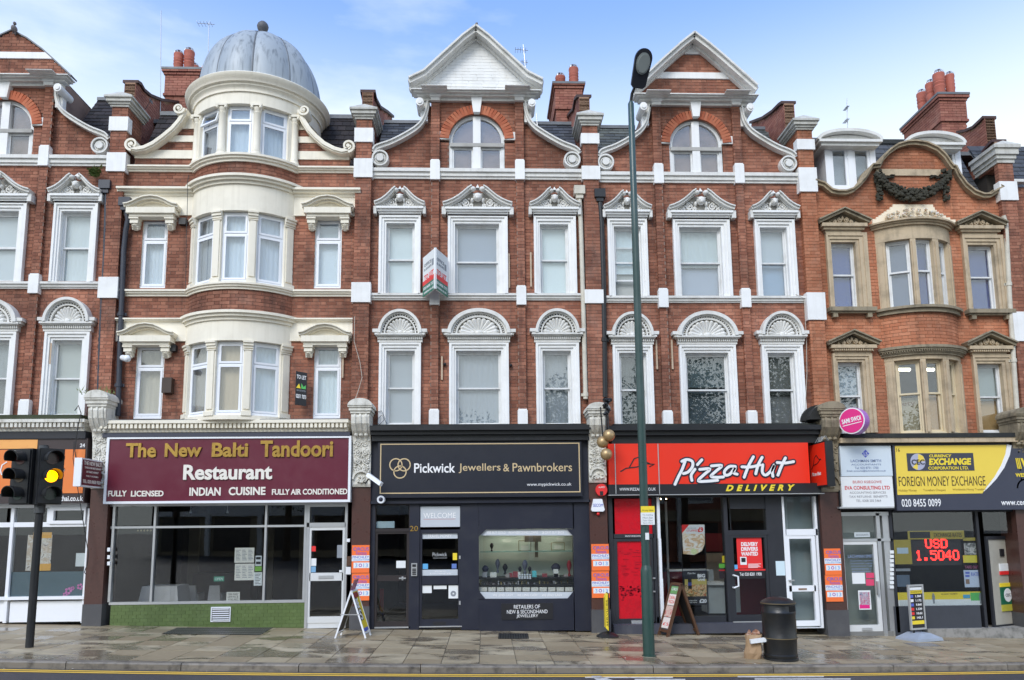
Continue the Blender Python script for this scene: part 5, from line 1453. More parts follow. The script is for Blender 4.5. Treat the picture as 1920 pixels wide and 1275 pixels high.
def part(name, m_, root, *boxes, **kw):
    """boxes: (ax, ay, bx, by, Yfront, Yback) in photo px; separate pieces become separate objects"""
    if name not in ('shop_cornice', 'handle', 'sticker_row') and len(boxes) > 1:
        return [part(name, m_, root, q, **kw) for q in boxes][0]
    b = MB()
    for q in boxes: b.pbox(*q)
    return b.build(name, m_, root, **kw)
def frame(name, m_, root, o, i, Yf, Yb, bottom=True):
    mx, my = (o[0]+o[2])/2, (o[1]+o[3])/2
    X = lambda p: U(p, my, Yf)[0]; Z = lambda p: U(mx, p, Yf)[1]
    b = MB(); b.ring((X(o[0]), Z(o[3]), X(o[2]), Z(o[1])), (X(i[0]), Z(i[3]), X(i[2]), Z(i[1])), min(Yf, Yb), max(Yf, Yb))
    return b.build(name, m_, root)
def prect(pts, Yf, Yb, name, m_, root, **kw):
    """flat polygon traced in photo px at depth Yf, given real thickness"""
    return MB().prism([U(a, b, Yf) for a, b in pts], Yf, Yb).build(name, m_, root, **kw)

# stone piers and carved consoles between the shops
def console(k, key, x0, x1, ytop, ybot, yplinth, ybase, mtl, side=None, cmat=None, rich=True):
    root = HOUSE[k]; xm_ = (x0+x1)/2
    X0, X1 = U(x0, 1050, -.22)[0], U(x1, 1050, -.22)[0]; Xc = (X0+X1)/2; hw = (X1-X0)/2
    za, zb, zc = U(xm_, ybot, -.22)[1], U(xm_, yplinth, -.22)[1], gz(Xc)-.02
    MB().box(X0, X1, -.22, .3, zb, za+.02).build('shop_pier', BROWNG, root)
    MB().box(X0-.012, X1+.012, -.235, .3, zc, zb).build('pier_plinth', GREYG, root)
    zt = U(xm_, ytop, -.6)[1]; H = zt-za; w = hw*.98
    def f(t): return za+H*t
    S = [(.05, f(0)), (-.25, f(0)), (-.27, f(.03)), (-.26, f(.3)), (-.29, f(.5)), (-.34, f(.6)), (-.44, f(.66)), (-.53, f(.74)), (-.55, f(.82)), (-.52, f(.88)), (.05, f(.88))]
    c = MB(); c.xprism(S, Xc-w, Xc+w); con = c.build('console', mtl, root)
    g = MB()
    for s in (-1, 0, 1): g.xprism([(a-.02, b) for a, b in S[5:10]]+[(-.3, f(.86)), (-.3, f(.62))], Xc+s*w*.62-.02, Xc+s*w*.62+.02)
    g.build('console_ribs', mtl, con)
    cp = MB()
    for t0, t1, e in ((.86, .89, .015), (.89, .93, .04), (.93, .95, .065)): cp.box(Xc-w-e, Xc+w+e, -.55-e, .05, f(t0), f(t1))
    arc_ = [(Xc-w-.065, f(.95))]+[(Xc+(w+.065)*math.cos(math.pi-math.pi*i/12), f(.95)+H*.085*math.sin(math.pi*i/12)) for i in range(13)]
    cp.prism(arc_, -.63, .05); cp.build('console_cap', mtl, con)
    if rich:
        v = MB(); rnd = random.Random(int(x0)); 
        for i in range(150):
            t = .17+.42*rnd.random(); x = Xc+rnd.uniform(-w*.85, w*.85); q = rnd.uniform(.012, .026); v.ball((x, -.275-.03*(t > .5), f(t)), q*1.2, .03, q, 6, 4)
        for i in range(4):
            for s in (-1, 1): volute(v, Xc+s*w*.42, f(.2+.105*i), .06, -.31, -.25, math.pi/2, 1.3, s, .022)
        v.ribbon([(Xc+w*.9*math.cos(math.pi*i/14), f(.09)+w*.9*math.sin(math.pi*i/14)) for i in range(15)], .035, -.32, -.2)
        for i in range(30):
            a, r = math.pi*rnd.random(), rnd.random()*w*.7; v.ball((Xc+r*math.cos(a), -.285, f(.05)+r*math.sin(a)), .022, .035, .02, 6, 4)
        for i in range(3): v.ball((Xc+(i-1)*w*.55, -.36, f(.615)), w*.27, .07, .05, 8, 5)
        v.build('console_carving', cmat or mtl, con, smooth=True)
    return Xc
CONS = mat('old_cream_paint', (.72, .70, .63), .75, grime=.5, dirt=(.22, .2, .15), streak=.4, bump=.3, nscale=6)
console(2, 12, 162, 196, 737, 916, 1133, 1172, CONS)
console(3, 23, 658, 693, 752, 913, 1137, 1181, CONS)
console(4, 34, 1107.5, 1141, 759, 905, 1143, 1183, CONS)
console(5, 45, 1545, 1583, 758, 922, 1144, 1187, DSTONE, cmat=DSTONE)
console(6, 56, 1913, 1950, 768, 930, 1150, 1190, DSTONE, cmat=DSTONE)
q = MB(); q.prism([U(1547+29*math.cos(math.pi*i/14), 786-27*math.sin(math.pi*i/14), -.5) for i in range(15)], -.5, -.05); q.prism([U(1547+34*math.cos(math.pi*i/14), 786-31*math.sin(math.pi*i/14), -.56) for i in range(15)]+[U(1518, 789, -.56), U(1576, 789, -.56)][:0], -.3, -.2); q.build('sooty_hood', mat('black_soot', (.018, .018, .016), .9, grime=.6, dirt=(.05, .05, .045), bump=.6), HOUSE[5])
wd = MB(); rnd = random.Random(3)
for i in range(60):
    x, z = U(150+rnd.random()*62, 742-rnd.random()*10, -.45); a = rnd.uniform(-1.2, 1.2); l = rnd.uniform(.05, .14)
    y = -.2-rnd.random()*.35
    wd.add([(x-.012, y, z), (x+.012, y, z), (x+l*math.sin(a), y+rnd.uniform(-.05, .05), z+l*math.cos(a))], [(0, 1, 2)])
for i in range(90):
    x, z = U(180+rnd.gauss(0, 5), 325+rnd.gauss(0, 4), -.12); a = rnd.uniform(-2.5, 2.5); l = rnd.uniform(.04, .1)
    wd.add([(x-.02, -.12-rnd.random()*.15, z), (x+.02, -.12, z), (x+l*math.sin(a), -.2, z+l*math.cos(a))], [(0, 1, 2)])
wd.build('wall_weeds', mat('weed_leaf', (.12, .17, .04), .7, grime=.6, dirt=(.22, .16, .07)), kind='stuff', label='small weeds rooted on the cornice and gutter stonework')

def shop(k, label):
    return empty('shopfront', (XC[k], -.1, gz(XC[k])), label, 'shopfront', None)

# ---- shop fascia cornices
def fascia(root, x0, x1, ytop, ydent, ybot, m_, dent=True, top=ASPH):
    b = MB(); b.pbox(x0, ytop, x1, ydent-6, -.42, .02); b.build('lead_flashing', top, root)
    c = MB(); c.pbox(x0, ydent-6, x1, ydent, -.46, .02); c.pbox(x0, ydent, x1, (ydent+ybot)/2, -.38, .02); c.pbox(x0, (ydent+ybot)/2, x1, ybot, -.34, .02); cc = c.build('shop_cornice', m_, root)
    if dent:
        d = MB(); a, _ = U(x0, ydent, -.38); e, _ = U(x1, ydent, -.38); z1 = U((x0+x1)/2, ydent, -.42)[1]; z0 = U((x0+x1)/2, (ydent+ybot)/2+1, -.42)[1]
        n = int((e-a)/.085)
        for i in range(n): d.box(a+(i+.15)*(e-a)/n, a+(i+.75)*(e-a)/n, -.44, -.36, z0, z1)
        d.build('dentils', m_, cc)

# ================= 24: orange shop, far left
s = shop(1, 'white framed shop front under an orange sign at far left'); XL = -230
part('lead_flashing', mat('mossy_flashing', (.05, .06, .03), .9, grime=.8, bump=.6), s, (XL, 778, 152, 789, -.42, .02))
fascia(s, XL, 158, 789, 792, 809, CONS)
part('blind_box', CHAR, s, (XL, 809, 160, 823, -.33, .02))
for nm, m_, a in (('frame_head', PVC, (XL, 944, 163, 953, -.1, .02)), ('transom_bar', PVC, (XL, 980, 161, 989, -.1, .0)), ('sill', PVC, (XL, 1120, 160, 1126, -.14, .0))): part(nm, m_, s, a)
for i, (a, b, c, d) in enumerate(((13, 19, 953, 1168), (88, 92, 953, 982), (158, 163, 953, 1168), (-90, -84, 953, 1168))): part('mullion', PVC, s, (a, c, b, d, -.11, .0))
frame('vent_window', PVC, s, (92, 951, 160, 982), (100, 957, 157, 976), -.13, -.05)
for a in ((XL, 953, -88, 981), (-84, 953, 13, 981), (19, 953, 88, 981), (100, 957, 157, 976), (XL, 988, -90, 1121), (-84, 988, 13, 1121), (19, 988, 158, 1121)): part('pane', SHOPG, s, (*a, -.06, -.055))
for a, b in ((XL, -86), (-82, 12), (18, 158)): part('panel', PVC, s, (a, 1127, b, 1166, -.07, .02))
part('plinth', ASPH, s, (XL, 1165, 160, 1170, -.04, .02))
part('frosted_film', mat('blue_film', (.06, .12, .15), .5), s, (19, 1072, 158, 1120, -.045, -.04))
for x, y, r in ((128, 1108, 9), (122, 1115, 6), (150, 1100, 8), (136, 1103, 5)):
    q = MB(); cx, cz_ = U(x, y, -.05)
    for i in range(5):
        a = i*1.257; q.prism([(cx+.03*r/9*1.6*math.cos(a)+.026*r/9*math.cos(t), cz_+.03*r/9*1.6*math.sin(a)+.026*r/9*math.sin(t)) for t in [2*math.pi*j/8 for j in range(8)]], -.05-.0006*i, -.046)
    q.build('flower_sticker', INK('pink_flower', (.72, .2, .5)), s)
fp = part('food_poster', print_mat('thai_photo', [(.75, .62, .5), (.55, .42, .3), (.8, .76, .7), (.15, .08, .05)], 9, 3), s, (50, 1003, 96, 1070, .02, .025))
part('poster_band', INK('amber_print', (.85, .42, .05)), s, (62, 998, 97, 1009, .015, .02), (58, 1057, 95, 1070, .015, .02))
part('notice', K_PAPER, s, (142, 1037, 160, 1062, -.05, -.047)); part('sticker', K_PAPER, s, (19.5, 989, 25, 996, -.065, -.062))
sg = empty('fascia_sign', (U(0, 880, -.3)[0], -.3, U(0, 943, -.3)[1]), 'orange and brown thai shop sign with number 24, at far left', 'sign')
part('sign_board', mat('brown_signboard', (.05, .035, .035), .4), sg, (XL, 823, 161, 944, -.30, .0))
part('orange_panel', ORNG, sg, (XL, 843.5, 157, 926, -.315, -.3)); part('glow_stripe', mat('pale_orange_print', (.88, .42, .12), .5, grime=.6, dirt=(.45, .12, .04), nscale=2), sg, (XL, 825, 70, 842, -.31, -.3))
ptext('24', 150, 831.5, 159.5, 838.5, -.3, K_WHITE, sg, bold=.02); ptext('ubthai.co.uk', 103, 929.5, 156, 939.5, -.305, K_WHITE, sg, bold=.02)
b = MB()
for pts in ([(116, 878), (114, 888), (118, 884), (121, 878)], [(121, 878), (116, 890), (111, 896), (106, 894)], [(13, 866), (4, 872), (1, 882), (3, 890), (9, 891)], [(60, 888), (66, 878), (74, 872), (68, 890), (80, 880)]):
    b.ribbon([U(x, y, -.32) for x, y in pts], .022, -.325, -.315)
b.build('script_lettering', K_WHITE, sg)

# ================= curry restaurant
s = shop(2, 'restaurant shop front with silver frames over a green tiled stallriser')
fascia(s, 189, 653, 786, 793, 810, CREAM, top=LEADD)
part('blind_box', mat('slate_box', (.05, .055, .08), .4), s, (192, 811, 656, 819, -.36, .02))
part('stallriser', TILEG, s, (207, 1131, 571, 1180, -.10, .02))
items = []
xa, _ = U(207, 1150, -.10); xb, _ = U(571, 1150, -.10); z0 = U(390, 1178, -.1)[1]; z1 = U(390, 1131, -.1)[1]; n = 26; rw = 7
for r in range(rw):
    for i in range(n+1):
        p = max(xa, xa+(i-(.5 if r % 2 else 0))*(xb-xa)/n); q = min(xb, xa+(i+1-(.5 if r % 2 else 0))*(xb-xa)/n)
        if q-p > .02: items.append((((p+q)/2, -.102, z0+(r+.5)*(z1-z0)/rw), (q-p-.004, .012, (z1-z0)/rw-.004), (0, 0, 0)))
pieces('wall_tile', 'wall_tiles', items, TILEG, s, 200)
v = part('vent', PVC, s, (395, 1138, 432, 1166, -.13, -.1))
for i in range(6): part('louvre', PVC, v, (398, 1141+i*4.1, 429, 1143+i*4.1, -.15, -.12))
part('vent_back', K_BLACK, v, (397, 1140, 430, 1164, -.133, -.13))
for nm, a in (('frame_head', (207, 941, 650, 948)), ('transom_bar', (207, 985.5, 571, 989.5)), ('sill', (204, 1127, 571, 1132))): part(nm, ALU, s, (*a, -.12, -.02))
for a, b in ((207, 211.5), (285, 289), (494.5, 498.5), (569, 574)): part('mullion', ALU, s, (a, 944, b, 1129, -.125, -.02))
for a in ((211, 948, 285, 986), (289, 948, 495, 986), (498, 948, 570, 986), (211, 989, 285, 1128), (289, 989, 495, 1128), (498, 989, 570, 1128)): part('pane', SHOPG, s, (*a, -.07, -.065))
dr = frame('door_frame', ALU, s, (573, 943, 650, 1178), (578, 950, 645, 1177), -.125, -.02)
part('pane', SHOPG, s, (578, 948, 645, 980, -.07, -.065)); part('door_head', ALU, s, (575, 980, 648, 988, -.125, -.02))
d = frame('door', mat('white_aluminium', (.66, .67, .66), .4, grime=.15), s, (576, 988, 646, 1168), (582, 994, 641, 1156), -.11, -.05)
part('kick_panel', MATS['white_aluminium'], d, (576, 1156, 646, 1177, -.10, -.05)); part('mid_rail', MATS['white_aluminium'], d, (580, 1074, 643, 1089, -.11, -.05)); part('letter_plate', ALU, d, (597, 1079, 625, 1085, -.122, -.11))
part('pane', SHOPG, d, (582, 994, 641, 1074, -.08, -.075)); part('pane', SHOPG, d, (582, 1089, 641, 1156, -.08, -.075)); part('door_lock', K_PAPER, d, (636, 1069, 641, 1073, -.12, -.11))
for a, m_ in (((581, 1024, 592, 1034), K_RED), ((581, 1047, 593, 1061), K_PAPER), ((581, 1062, 592, 1073), mat('blue_sticker', (.2, .4, .6), .5)), ((632, 1022, 642, 1046), K_GREY)): part('door_sticker', m_, d, (*a, -.09, -.085))
for a in ((440, 1027, 476.5, 1055), (440, 1057, 476.5, 1088)): 
    mp_ = part('menu', K_CREAMP, s, (*a, -.055, -.05)); b = MB()
    for i in range(8):
        for c_ in range(3): y = a[1]+4+i*(a[3]-a[1]-7)/8; x = a[0]+2.5+c_*11.5; b.pbox(x, y, x+9-((i*7+c_*3) % 4), y+1.1, -.0565, -.055)
    b.build('menu_print', K_GREY, mp_, kind='stuff')
nt_ = part('notice', K_PAPER, s, (479, 1042, 490.5, 1061, -.055, -.05)); part('notice', INK('lime_notice', (.2, .45, .05)), s, (478, 1062, 490.5, 1071, -.055, -.05)); n3 = part('notice', K_PAPER, s, (476, 1073, 491, 1098, -.055, -.05))
b = MB()
for i in range(7): b.pbox(478, 1076+i*3, 489-(i % 3)*2, 1077+i*3, -.0565, -.055)
b.pbox(480, 1044, 489, 1049, -.0565, -.055); b.pbox(480, 1053, 489, 1058, -.0565, -.055); b.build('notice_print', K_BLACK, n3, kind='stuff')
o = part('sticker', INK('open_sticker', (.05, .32, .2)), s, (401, 1081, 420, 1090, -.055, -.05)); ptext('OPEN', 403, 1083, 418, 1088, -.0555, K_WHITE, s)
o = part('takeaway_card', K_CREAMP, s, (424.5, 1110, 449.5, 1127, -.055, -.05))
for t, y in (('TAKE AWAY', 1112), ('SERVICE', 1117), ('AVAILABLE', 1122)): ptext(t, 427, y, 447, y+4, -.0555, K_BLACK, o, depth=.002)
b = MB()
for i in range(5): b.pbox(257+i*6, 993, 260+i*6, 996, -.06, -.055)
b.build('sticker_row', INK('faded_gold', (.5, .42, .25)), s, kind='stuff')
for x in (358, 427):
    b = MB(); px, pz = U(x, 947, .5); b.tube([(px, .5, pz), (px, .5, pz-.1)], .005); b.lathe([(.03, pz-.17), (.02, pz-.14), (.008, pz-.1)], px, .5, 12); b.build('lamp_pendant', PVC, s)
for y in (1027, 1041, 1053): part('door_bell', PVC, s, (201, y, 206, y+7, -.24, -.2))
part('letter_box', PVC, s, (648.5, 1063, 658, 1077, -.14, -.08)); part('entry_phone', mat('brown_bell', (.1, .05, .03), .4), s, (650, 1043, 658, 1061, -.13, -.1)); part('security_light', PVC, s, (650, 1010, 656, 1016, -.16, -.1))
sg = empty('fascia_sign', (U(430, 880, -.34)[0], -.34, U(430, 943, -.34)[1]), 'maroon fascia sign with brass and white letters for the restaurant', 'sign')
frame('sign_frame', PVC, sg, (197, 818.5, 657.5, 943), (201.5, 822, 653, 938.5), -.36, -.02)
part('sign_board', MAROON, sg, (200, 820.5, 655, 940, -.335, -.0))
Y = -.335
def word(t, a, c, b, d, m_, root, Y=Y, depth=.012, bold=.03, **kw): return ptext(t, a, b, c, d, Y, m_, root, depth=depth, bold=bold, **kw)
word('The', 237, 294, 831, 858, K_GOLD, sg, depth=.03); word('New', 310, 379, 831, 857, K_GOLD, sg, depth=.03); word('Balti', 398, 466, 830, 857, K_GOLD, sg, depth=.03); word('Tandoori', 489, 625, 826, 857, K_GOLD, sg, depth=.03)
word('Restaurant', 344.5, 511, 871, 899.5, K_CREAMP, sg, depth=.025)
word('FULLY', 203, 238, 920, 931, K_CREAMP, sg); word('LICENSED', 246, 307, 920, 931, K_CREAMP, sg)
word('INDIAN', 355.5, 414, 914, 929.5, K_CREAMP, sg); word('CUISINE', 429, 498, 913, 928.5, K_CREAMP, sg); word('FULLY AIR CONDITIONED', 510, 651.5, 916.5, 927.5, K_CREAMP, sg)
# projecting lightbox of the restaurant: its face looks left-to-right along the street
def proj_sign(xw, xn, ytop, ybot, X, thick, facemat, edgemat, name, label, facing=-1, lines=(), pxw=None):
    """box standing out from the wall; xn = photo x of its near edge, on plane X"""
    y0, z1 = VX(xn, ytop, X); y0b, z0 = VX(xn, ybot, X); y1 = VX(xw, (ytop+ybot)/2, X)[0]
    r = empty(name, (X, y1, z0), label, 'sign')
    MB().box(X-thick, X, y0, y1, z0, z1).build('sign_box', edgemat, r) if facing > 0 else MB().box(X, X+thick, y0, y1, z0, z1).build('sign_box', edgemat, r)
    xf = X+.004 if facing > 0 else X-.004
    a, b = (y0+.03, y1-.03)
    q = MB(); q.box(min(X, xf), max(X, xf), a, b, z0+.03, z1-.03); q.build('sign_face', facemat, r)
    w = abs(b-a); u = Vector((0, 1, 0)) if facing > 0 else Vector((0, -1, 0)); n = Vector((-1, 0, 0)) if facing > 0 else Vector((1, 0, 0))
    o0 = (xf+(.001 if facing > 0 else -.001), a if facing > 0 else b, z0+.03); H = z1-z0-.06
    for t, u0, u1, v0, v1, m_ in lines:
        M = frame_M((o0[0], o0[1]+u.y*w*u0, o0[2]+H*v0), u, n)
        if t == '#': 
            q = MB(); q.M = M; q.box(0, w*(u1-u0), -.003, 0, 0, H*(v1-v0)); q.build('sign_print', m_, r)
        else: text_on(t, M, w*(u1-u0), H*(v1-v0), m_, r, depth=.003, bold=.02)
    for zz in (z0+.12, z1-.12): q = MB(); q.tube([(X+facing*-thick/2, y1-.02, zz), (X+facing*-thick/2, -.1, zz)], .02); q.build('bracket', BLACKM, r)
    return r
proj_sign(193, 154, 858, 912, U0(195, 885, -.25)[0]-.02, .14, INK('maroon_face', (.14, .02, .03)), PVC, 'projecting_sign', 'maroon and white projecting sign of the restaurant beside the carved console', 1,
          [('THE NEW BALTI', .06, .94, .80, .96, K_CREAMP), ('TANDOORI RESTAURANT', .1, .92, .66, .74, K_CREAMP), ('& TAKE AWAY', .2, .8, .50, .58, K_CREAMP), ('FULLY LICENSED', .2, .8, .34, .40, K_CREAMP), ('TEL: 020 8458 9224', .05, .95, .08, .22, K_CREAMP)])
# faint table with a white cloth behind the glass
t = empty('dining_table', (U(300, 1125, 1.0)[0], 1.2, gz(-6.3)), 'small dining table under a white cloth behind the restaurant window', 'table')
x, z = U(298, 1100, .9)
q = MB(); q.box(x-.35, x+.35, .95, 1.55, z-.02, z+.0); q.build('tabletop', DARKROOM, t)
q = MB(); zt = z+.006; f0 = gz(-6.3)+.15
q.add([(x-.37, .93, zt), (x+.37, .93, zt), (x+.37, 1.57, zt), (x-.37, 1.57, zt), (x-.46, .86, f0), (x+.46, .86, f0), (x+.46, 1.64, f0), (x-.46, 1.64, f0), (x, .9, f0-.06)], [(0, 1, 2, 3), (0, 4, 8, 5, 1), (1, 5, 6, 2), (3, 7, 4, 0), (2, 6, 7, 3)]); q.build('tablecloth', mat('white_cloth', (.75, .72, .72), .9), t)

part('inner_wall', mat('warm_brown_wall', (.045, .028, .018), .85, grime=.4), s, (150, 940, 640, 1180, 4.2, 4.25))
for a_, b_ in ((258, 280), (352, 372), (498, 512), (560, 572)): part('curtain_or_reflection', mat('beige_curtain_reflection', (.20, .165, .11), .9), s, (a_, 985, b_, 1126, 3.2, 3.25))  # beige panels also stand in for columns mirrored from across the road
part('serving_bar', mat('dark_wood_bar', (.05, .03, .02), .4), s, (360, 1075, 470, 1130, 3.0, 3.6))
def cover_chair(px, w_):
    x, zt = U(px, 1098, 1.8); f0 = gz(x); o = empty('dining_chair', (x, 1.8, f0), 'dim white covered dining chair, ' + ('left' if px < 380 else 'right') + ' one of the pair behind the restaurant glass', 'chair', 'covered chairs in the restaurant')
    q = MB(); q.add([(x-w_*.8, 1.8, zt), (x+w_*.8, 1.8, zt), (x+w_*1.2, 1.8, f0+.05), (x-w_*1.2, 1.8, f0+.05), (x-w_*.8, 1.86, zt), (x+w_*.8, 1.86, zt), (x+w_*1.2, 1.9, f0+.05), (x-w_*1.2, 1.9, f0+.05)], [(0, 3, 2, 1), (4, 5, 6, 7), (0, 1, 5, 4), (1, 2, 6, 5), (3, 0, 4, 7)]); q.build('backrest', mat('white_cloth', (.75, .72, .72), .9), o)
    q = MB(); q.box(x-w_*1.1, x+w_*1.1, 1.9, 2.3, f0+.3, f0+.46); q.build('seat', mat('white_cloth', (.75, .72, .72), .9), o)
cover_chair(358, .12); cover_chair(402, .14)
# ================= jewellers
s = shop(3, 'dark navy jewellers shop front with two doors and a cut-corner display window')
part('shop_cornice', BLACKM, s, (693, 797, 1108, 806, -.5, .02), (695, 806, 1106, 814, -.42, .02), (697, 814, 1105, 826, -.34, .02))
part('lead_flashing', ASPH, s, (700, 795, 1100, 798, -.36, .02))
part('fascia_panel', NAVY, s, (693, 826, 1107, 938, -.17, .02)); part('fascia_ledge', NAVY, s, (694, 938, 1107, 943, -.22, .02))
part('wall_panel', NAVY, s, (864, 943, 898, 1181, -.14, .05), (1076, 943, 1108, 1183, -.14, .05), (898, 943, 1076, 992, -.14, .05), (898, 1123, 1076, 1183, -.14, .05), (694, 943, 702, 1181, -.14, .05), (767, 943, 786, 1181, -.15, .05))
def oct(a, b, c, d, k): return [(a+k, b), (c-k, b), (c, b+k), (c, d-k), (c-k, d), (a+k, d), (a, d-k), (a, b+k)]
k = 13
for tri in (((898, 992), (912, 992), (898, 1006)), ((1076, 992), (1063, 992), (1076, 1006)), ((898, 1123), (910, 1123), (898, 1108)), ((1076, 1123), (1064, 1123), (1076, 1108))): prect(tri, -.141, .05, 'corner_panel', NAVY, s)
part('pane', SHOPG, s, (899, 993, 1075, 1122, -.09, -.085))
prect([(912, 992.5), (1063, 992.5), (1075.5, 1004), (898.5, 1004)], -.10, -.095, 'frosted_band', K_FROST, s)
prect([(899, 1110), (1076, 1110), (1064, 1122.5), (910, 1122.5)], -.10, -.095, 'frosted_band', K_FROST, s)
for t, a, c in (('WE BUY GOLD', 913, 948), ('PAWNBROKING LOANS', 954, 1009), ('28 DAYS BUY BACK', 1016, 1058)): ptext(t, a, 996, c, 1001, -.101, K_WHITE, s, depth=.002)
for a in (924, 970, 1016): ptext('WE LEND CASH', a, 1113.5, a+37, 1118, -.101, K_WHITE, s, depth=.002)
# display case inside the window, lit by daylight and an unseen lamp strip
DISP = mat('sage_display_wall', (.66, .72, .60), .8, grime=.1)
part('display_back', DISP, s, (886, 985, 1096, 1130, .75, .78)); part('display_shelf', mat('dark_shelf', (.02, .02, .02), .4), s, (896, 1082.5, 1080, 1085, .1, .7), (896, 1096, 1080, 1099, .0, .7))
part('glass_shelf', mat('green_glass_edge', (.25, .42, .36), .2), s, (900, 1033.5, 1074, 1035, .2, .6))
lt = part('pelmet_beam', mat('warm_grey', (.26, .22, .17), .8), s, (984, 1004, 1015, 1016, .3, .5), (1003, 1010, 1009, 1045, .35, .4))
part('display_lamp', mat('display_lamp_glow', (1.0, .97, .88), .5, emit=4.0), s, (915, 997, 1060, 999, .25, .45))
rnd = random.Random(8)
def busts():
    for x, y, w, h, c in ((933, 1048, 9, 26, (.10, .11, .15)), (947, 1057, 10, 20, (.012, .012, .015)), (984, 1050, 11, 26, (.12, .13, .18)), (975, 1062, 7, 14, (.015, .012, .015)), (993, 1062, 7, 14, (.015, .012, .015)), (922, 1018, 7, 16, (.03, .02, .02)), (910, 1060, 13, 20, (.07, .07, .11)), (1042, 1056, 18, 24, (.03, .03, .05)), (1067, 1050, 9, 30, (.28, .02, .03))):
        b = MB(); cx, zt = U(x, y, .35); _, zb = U(x, y+h, .35); w_ = abs(U(x+w/2, y, .35)[0]-cx); H = zt-zb
        b.lathe([(w_*.6, zb), (w_*.55, zb+H*.1), (w_*.25, zb+H*.25), (w_*.8, zb+H*.5), (w_, zb+H*.7), (w_*.7, zb+H*.88), (w_*.3, zt), (.001, zt)], cx, .35, 12)
        b.build('display_bust', mat('bust_%d' % int(x), c, .7), s, smooth=True)
busts()
def smalls():
    cols = [(.7, .68, .6), (.45, .35, .15), (.3, .05, .06), (.12, .55, .58), (.75, .75, .7), (.08, .06, .06), (.5, .5, .52), (.35, .3, .28)]
    x = 902
    for x, w, h, c in ((904, 9, 10, 6), (919, 12, 9, 4), (948, 8, 6, 7), (955, 6, 8, 2), (962, 9, 11, 2), (971, 5, 10, 4), (998, 8, 12, 3), (1017, 9, 7, 2), (1038, 10, 7, 0), (1038, 9, 15, 4), (1057, 8, 5, 7)):
        part('jewellery_box', mat('box_%d' % c, cols[c], .5), s, (x, 1082.5-h, x+w, 1082.5, .16, .26))
    for i in range(46):
        x = 902+i*3.7+rnd.uniform(-1, 1); h = rnd.uniform(2.5, 8); c = rnd.choice([0, 1, 4, 6, 6, 5, 7]); b = MB(); cx, z0 = U(x, 1096, .12); _, z1 = U(x, 1096-h, .12)
        b.lathe([(.018, z0), (.012, z0+.01), (.008, (z0+z1)/2), (.02, z1-.01), (.004, z1)], cx, .12+rnd.random()*.2, 8); b.build('trinket', mat('box_%d' % c, cols[c], .3, metal=.0), s, smooth=True)
    for i in range(11): part('price_card', K_CREAMP, s, (899.5+i*16, 1101, 913.5+i*16, 1109, -.03, -.02))
    for a in ((943, 1012, 957, 1016), (988, 1011, 998, 1014), (1044, 1009, 1056, 1013)): frame('mirror_frame', K_CREAMP, s, a, (a[0]+1, a[1]+1, a[2]-1, a[3]-1), .6, .62)
    for a, i_ in (((972, 1013, 996, 1033), (977, 1023, 991, 1032)), ((1033, 1017, 1059, 1032), (1039, 1023, 1053, 1030))):
        frame('display_frame', mat('frame_gilt', (.3, .26, .16), .5), s, a, (a[0]+1.5, a[1]+1.5, a[2]-1.5, a[3]-1.5), .45, .47); part('display_card', K_CREAMP, s, (*i_, .44, .45))
    for i in range(5): 
        b = MB(); cx, z = U(974+i*5, 1078, .1); b.ball((cx, .1, z), .022); b.box(cx-.02, cx+.02, .08, .12, z-.08, z-.02); b.build('crystal', mat('crystal', (.65, .68, .72), .15), s, smooth=True)
smalls()
pl = part('wall_plaque', K_BLACK, s, (940, 1131, 1037, 1161.5, -.155, -.14))
for t, a, c, y in (('RETAILERS OF', 963.5, 1012.5, 1134), ('NEW & SECONDHAND', 950.5, 1026.5, 1143.3), ('JEWELLERY', 968.5, 1009, 1152)): ptext(t, a, y, c, y+7, -.155, K_WHITE, pl, depth=.003)
# left (residential) door
BRD = mat('dark_brown_frame', (.035, .028, .028), .35, grime=.3)
frame('door_frame', BRD, s, (701, 944, 768, 1180), (703.5, 948, 766, 1179), -.12, .0)
part('door_head', BRD, s, (701, 991, 768, 997, -.13, .0)); part('pane', SHOPG, s, (703, 948, 766, 991, -.07, -.065)); part('meter_card', INK('pale_blue_card', (.5, .62, .66)), s, (702.5, 977.5, 739.5, 990, -.06, -.055))
d = frame('door', BRD, s, (703, 997, 766, 1176), (707, 1001, 762, 1165), -.11, -.05); part('mid_rail', BRD, d, (706, 1079, 763, 1089.5, -.11, -.05)); part('pane', SHOPG, d, (707, 1001, 762, 1079, -.08, -.075)); part('pane', SHOPG, d, (707, 1089, 762, 1165, -.08, -.075))
part('notice', K_PAPER, d, (743, 1051.5, 760.5, 1065, -.09, -.085)); part('handle', ALU, d, (748, 1083, 761, 1085.5, -.16, -.14), (753, 1081, 756, 1088, -.14, -.11)); part('threshold', ALU, s, (702, 1175.5, 769, 1178, -.15, -.02))
part('hallway_picture', mat('hall_red', (.4, .03, .02), .6), s, (712, 1104, 719, 1146, 1.2, 1.25))
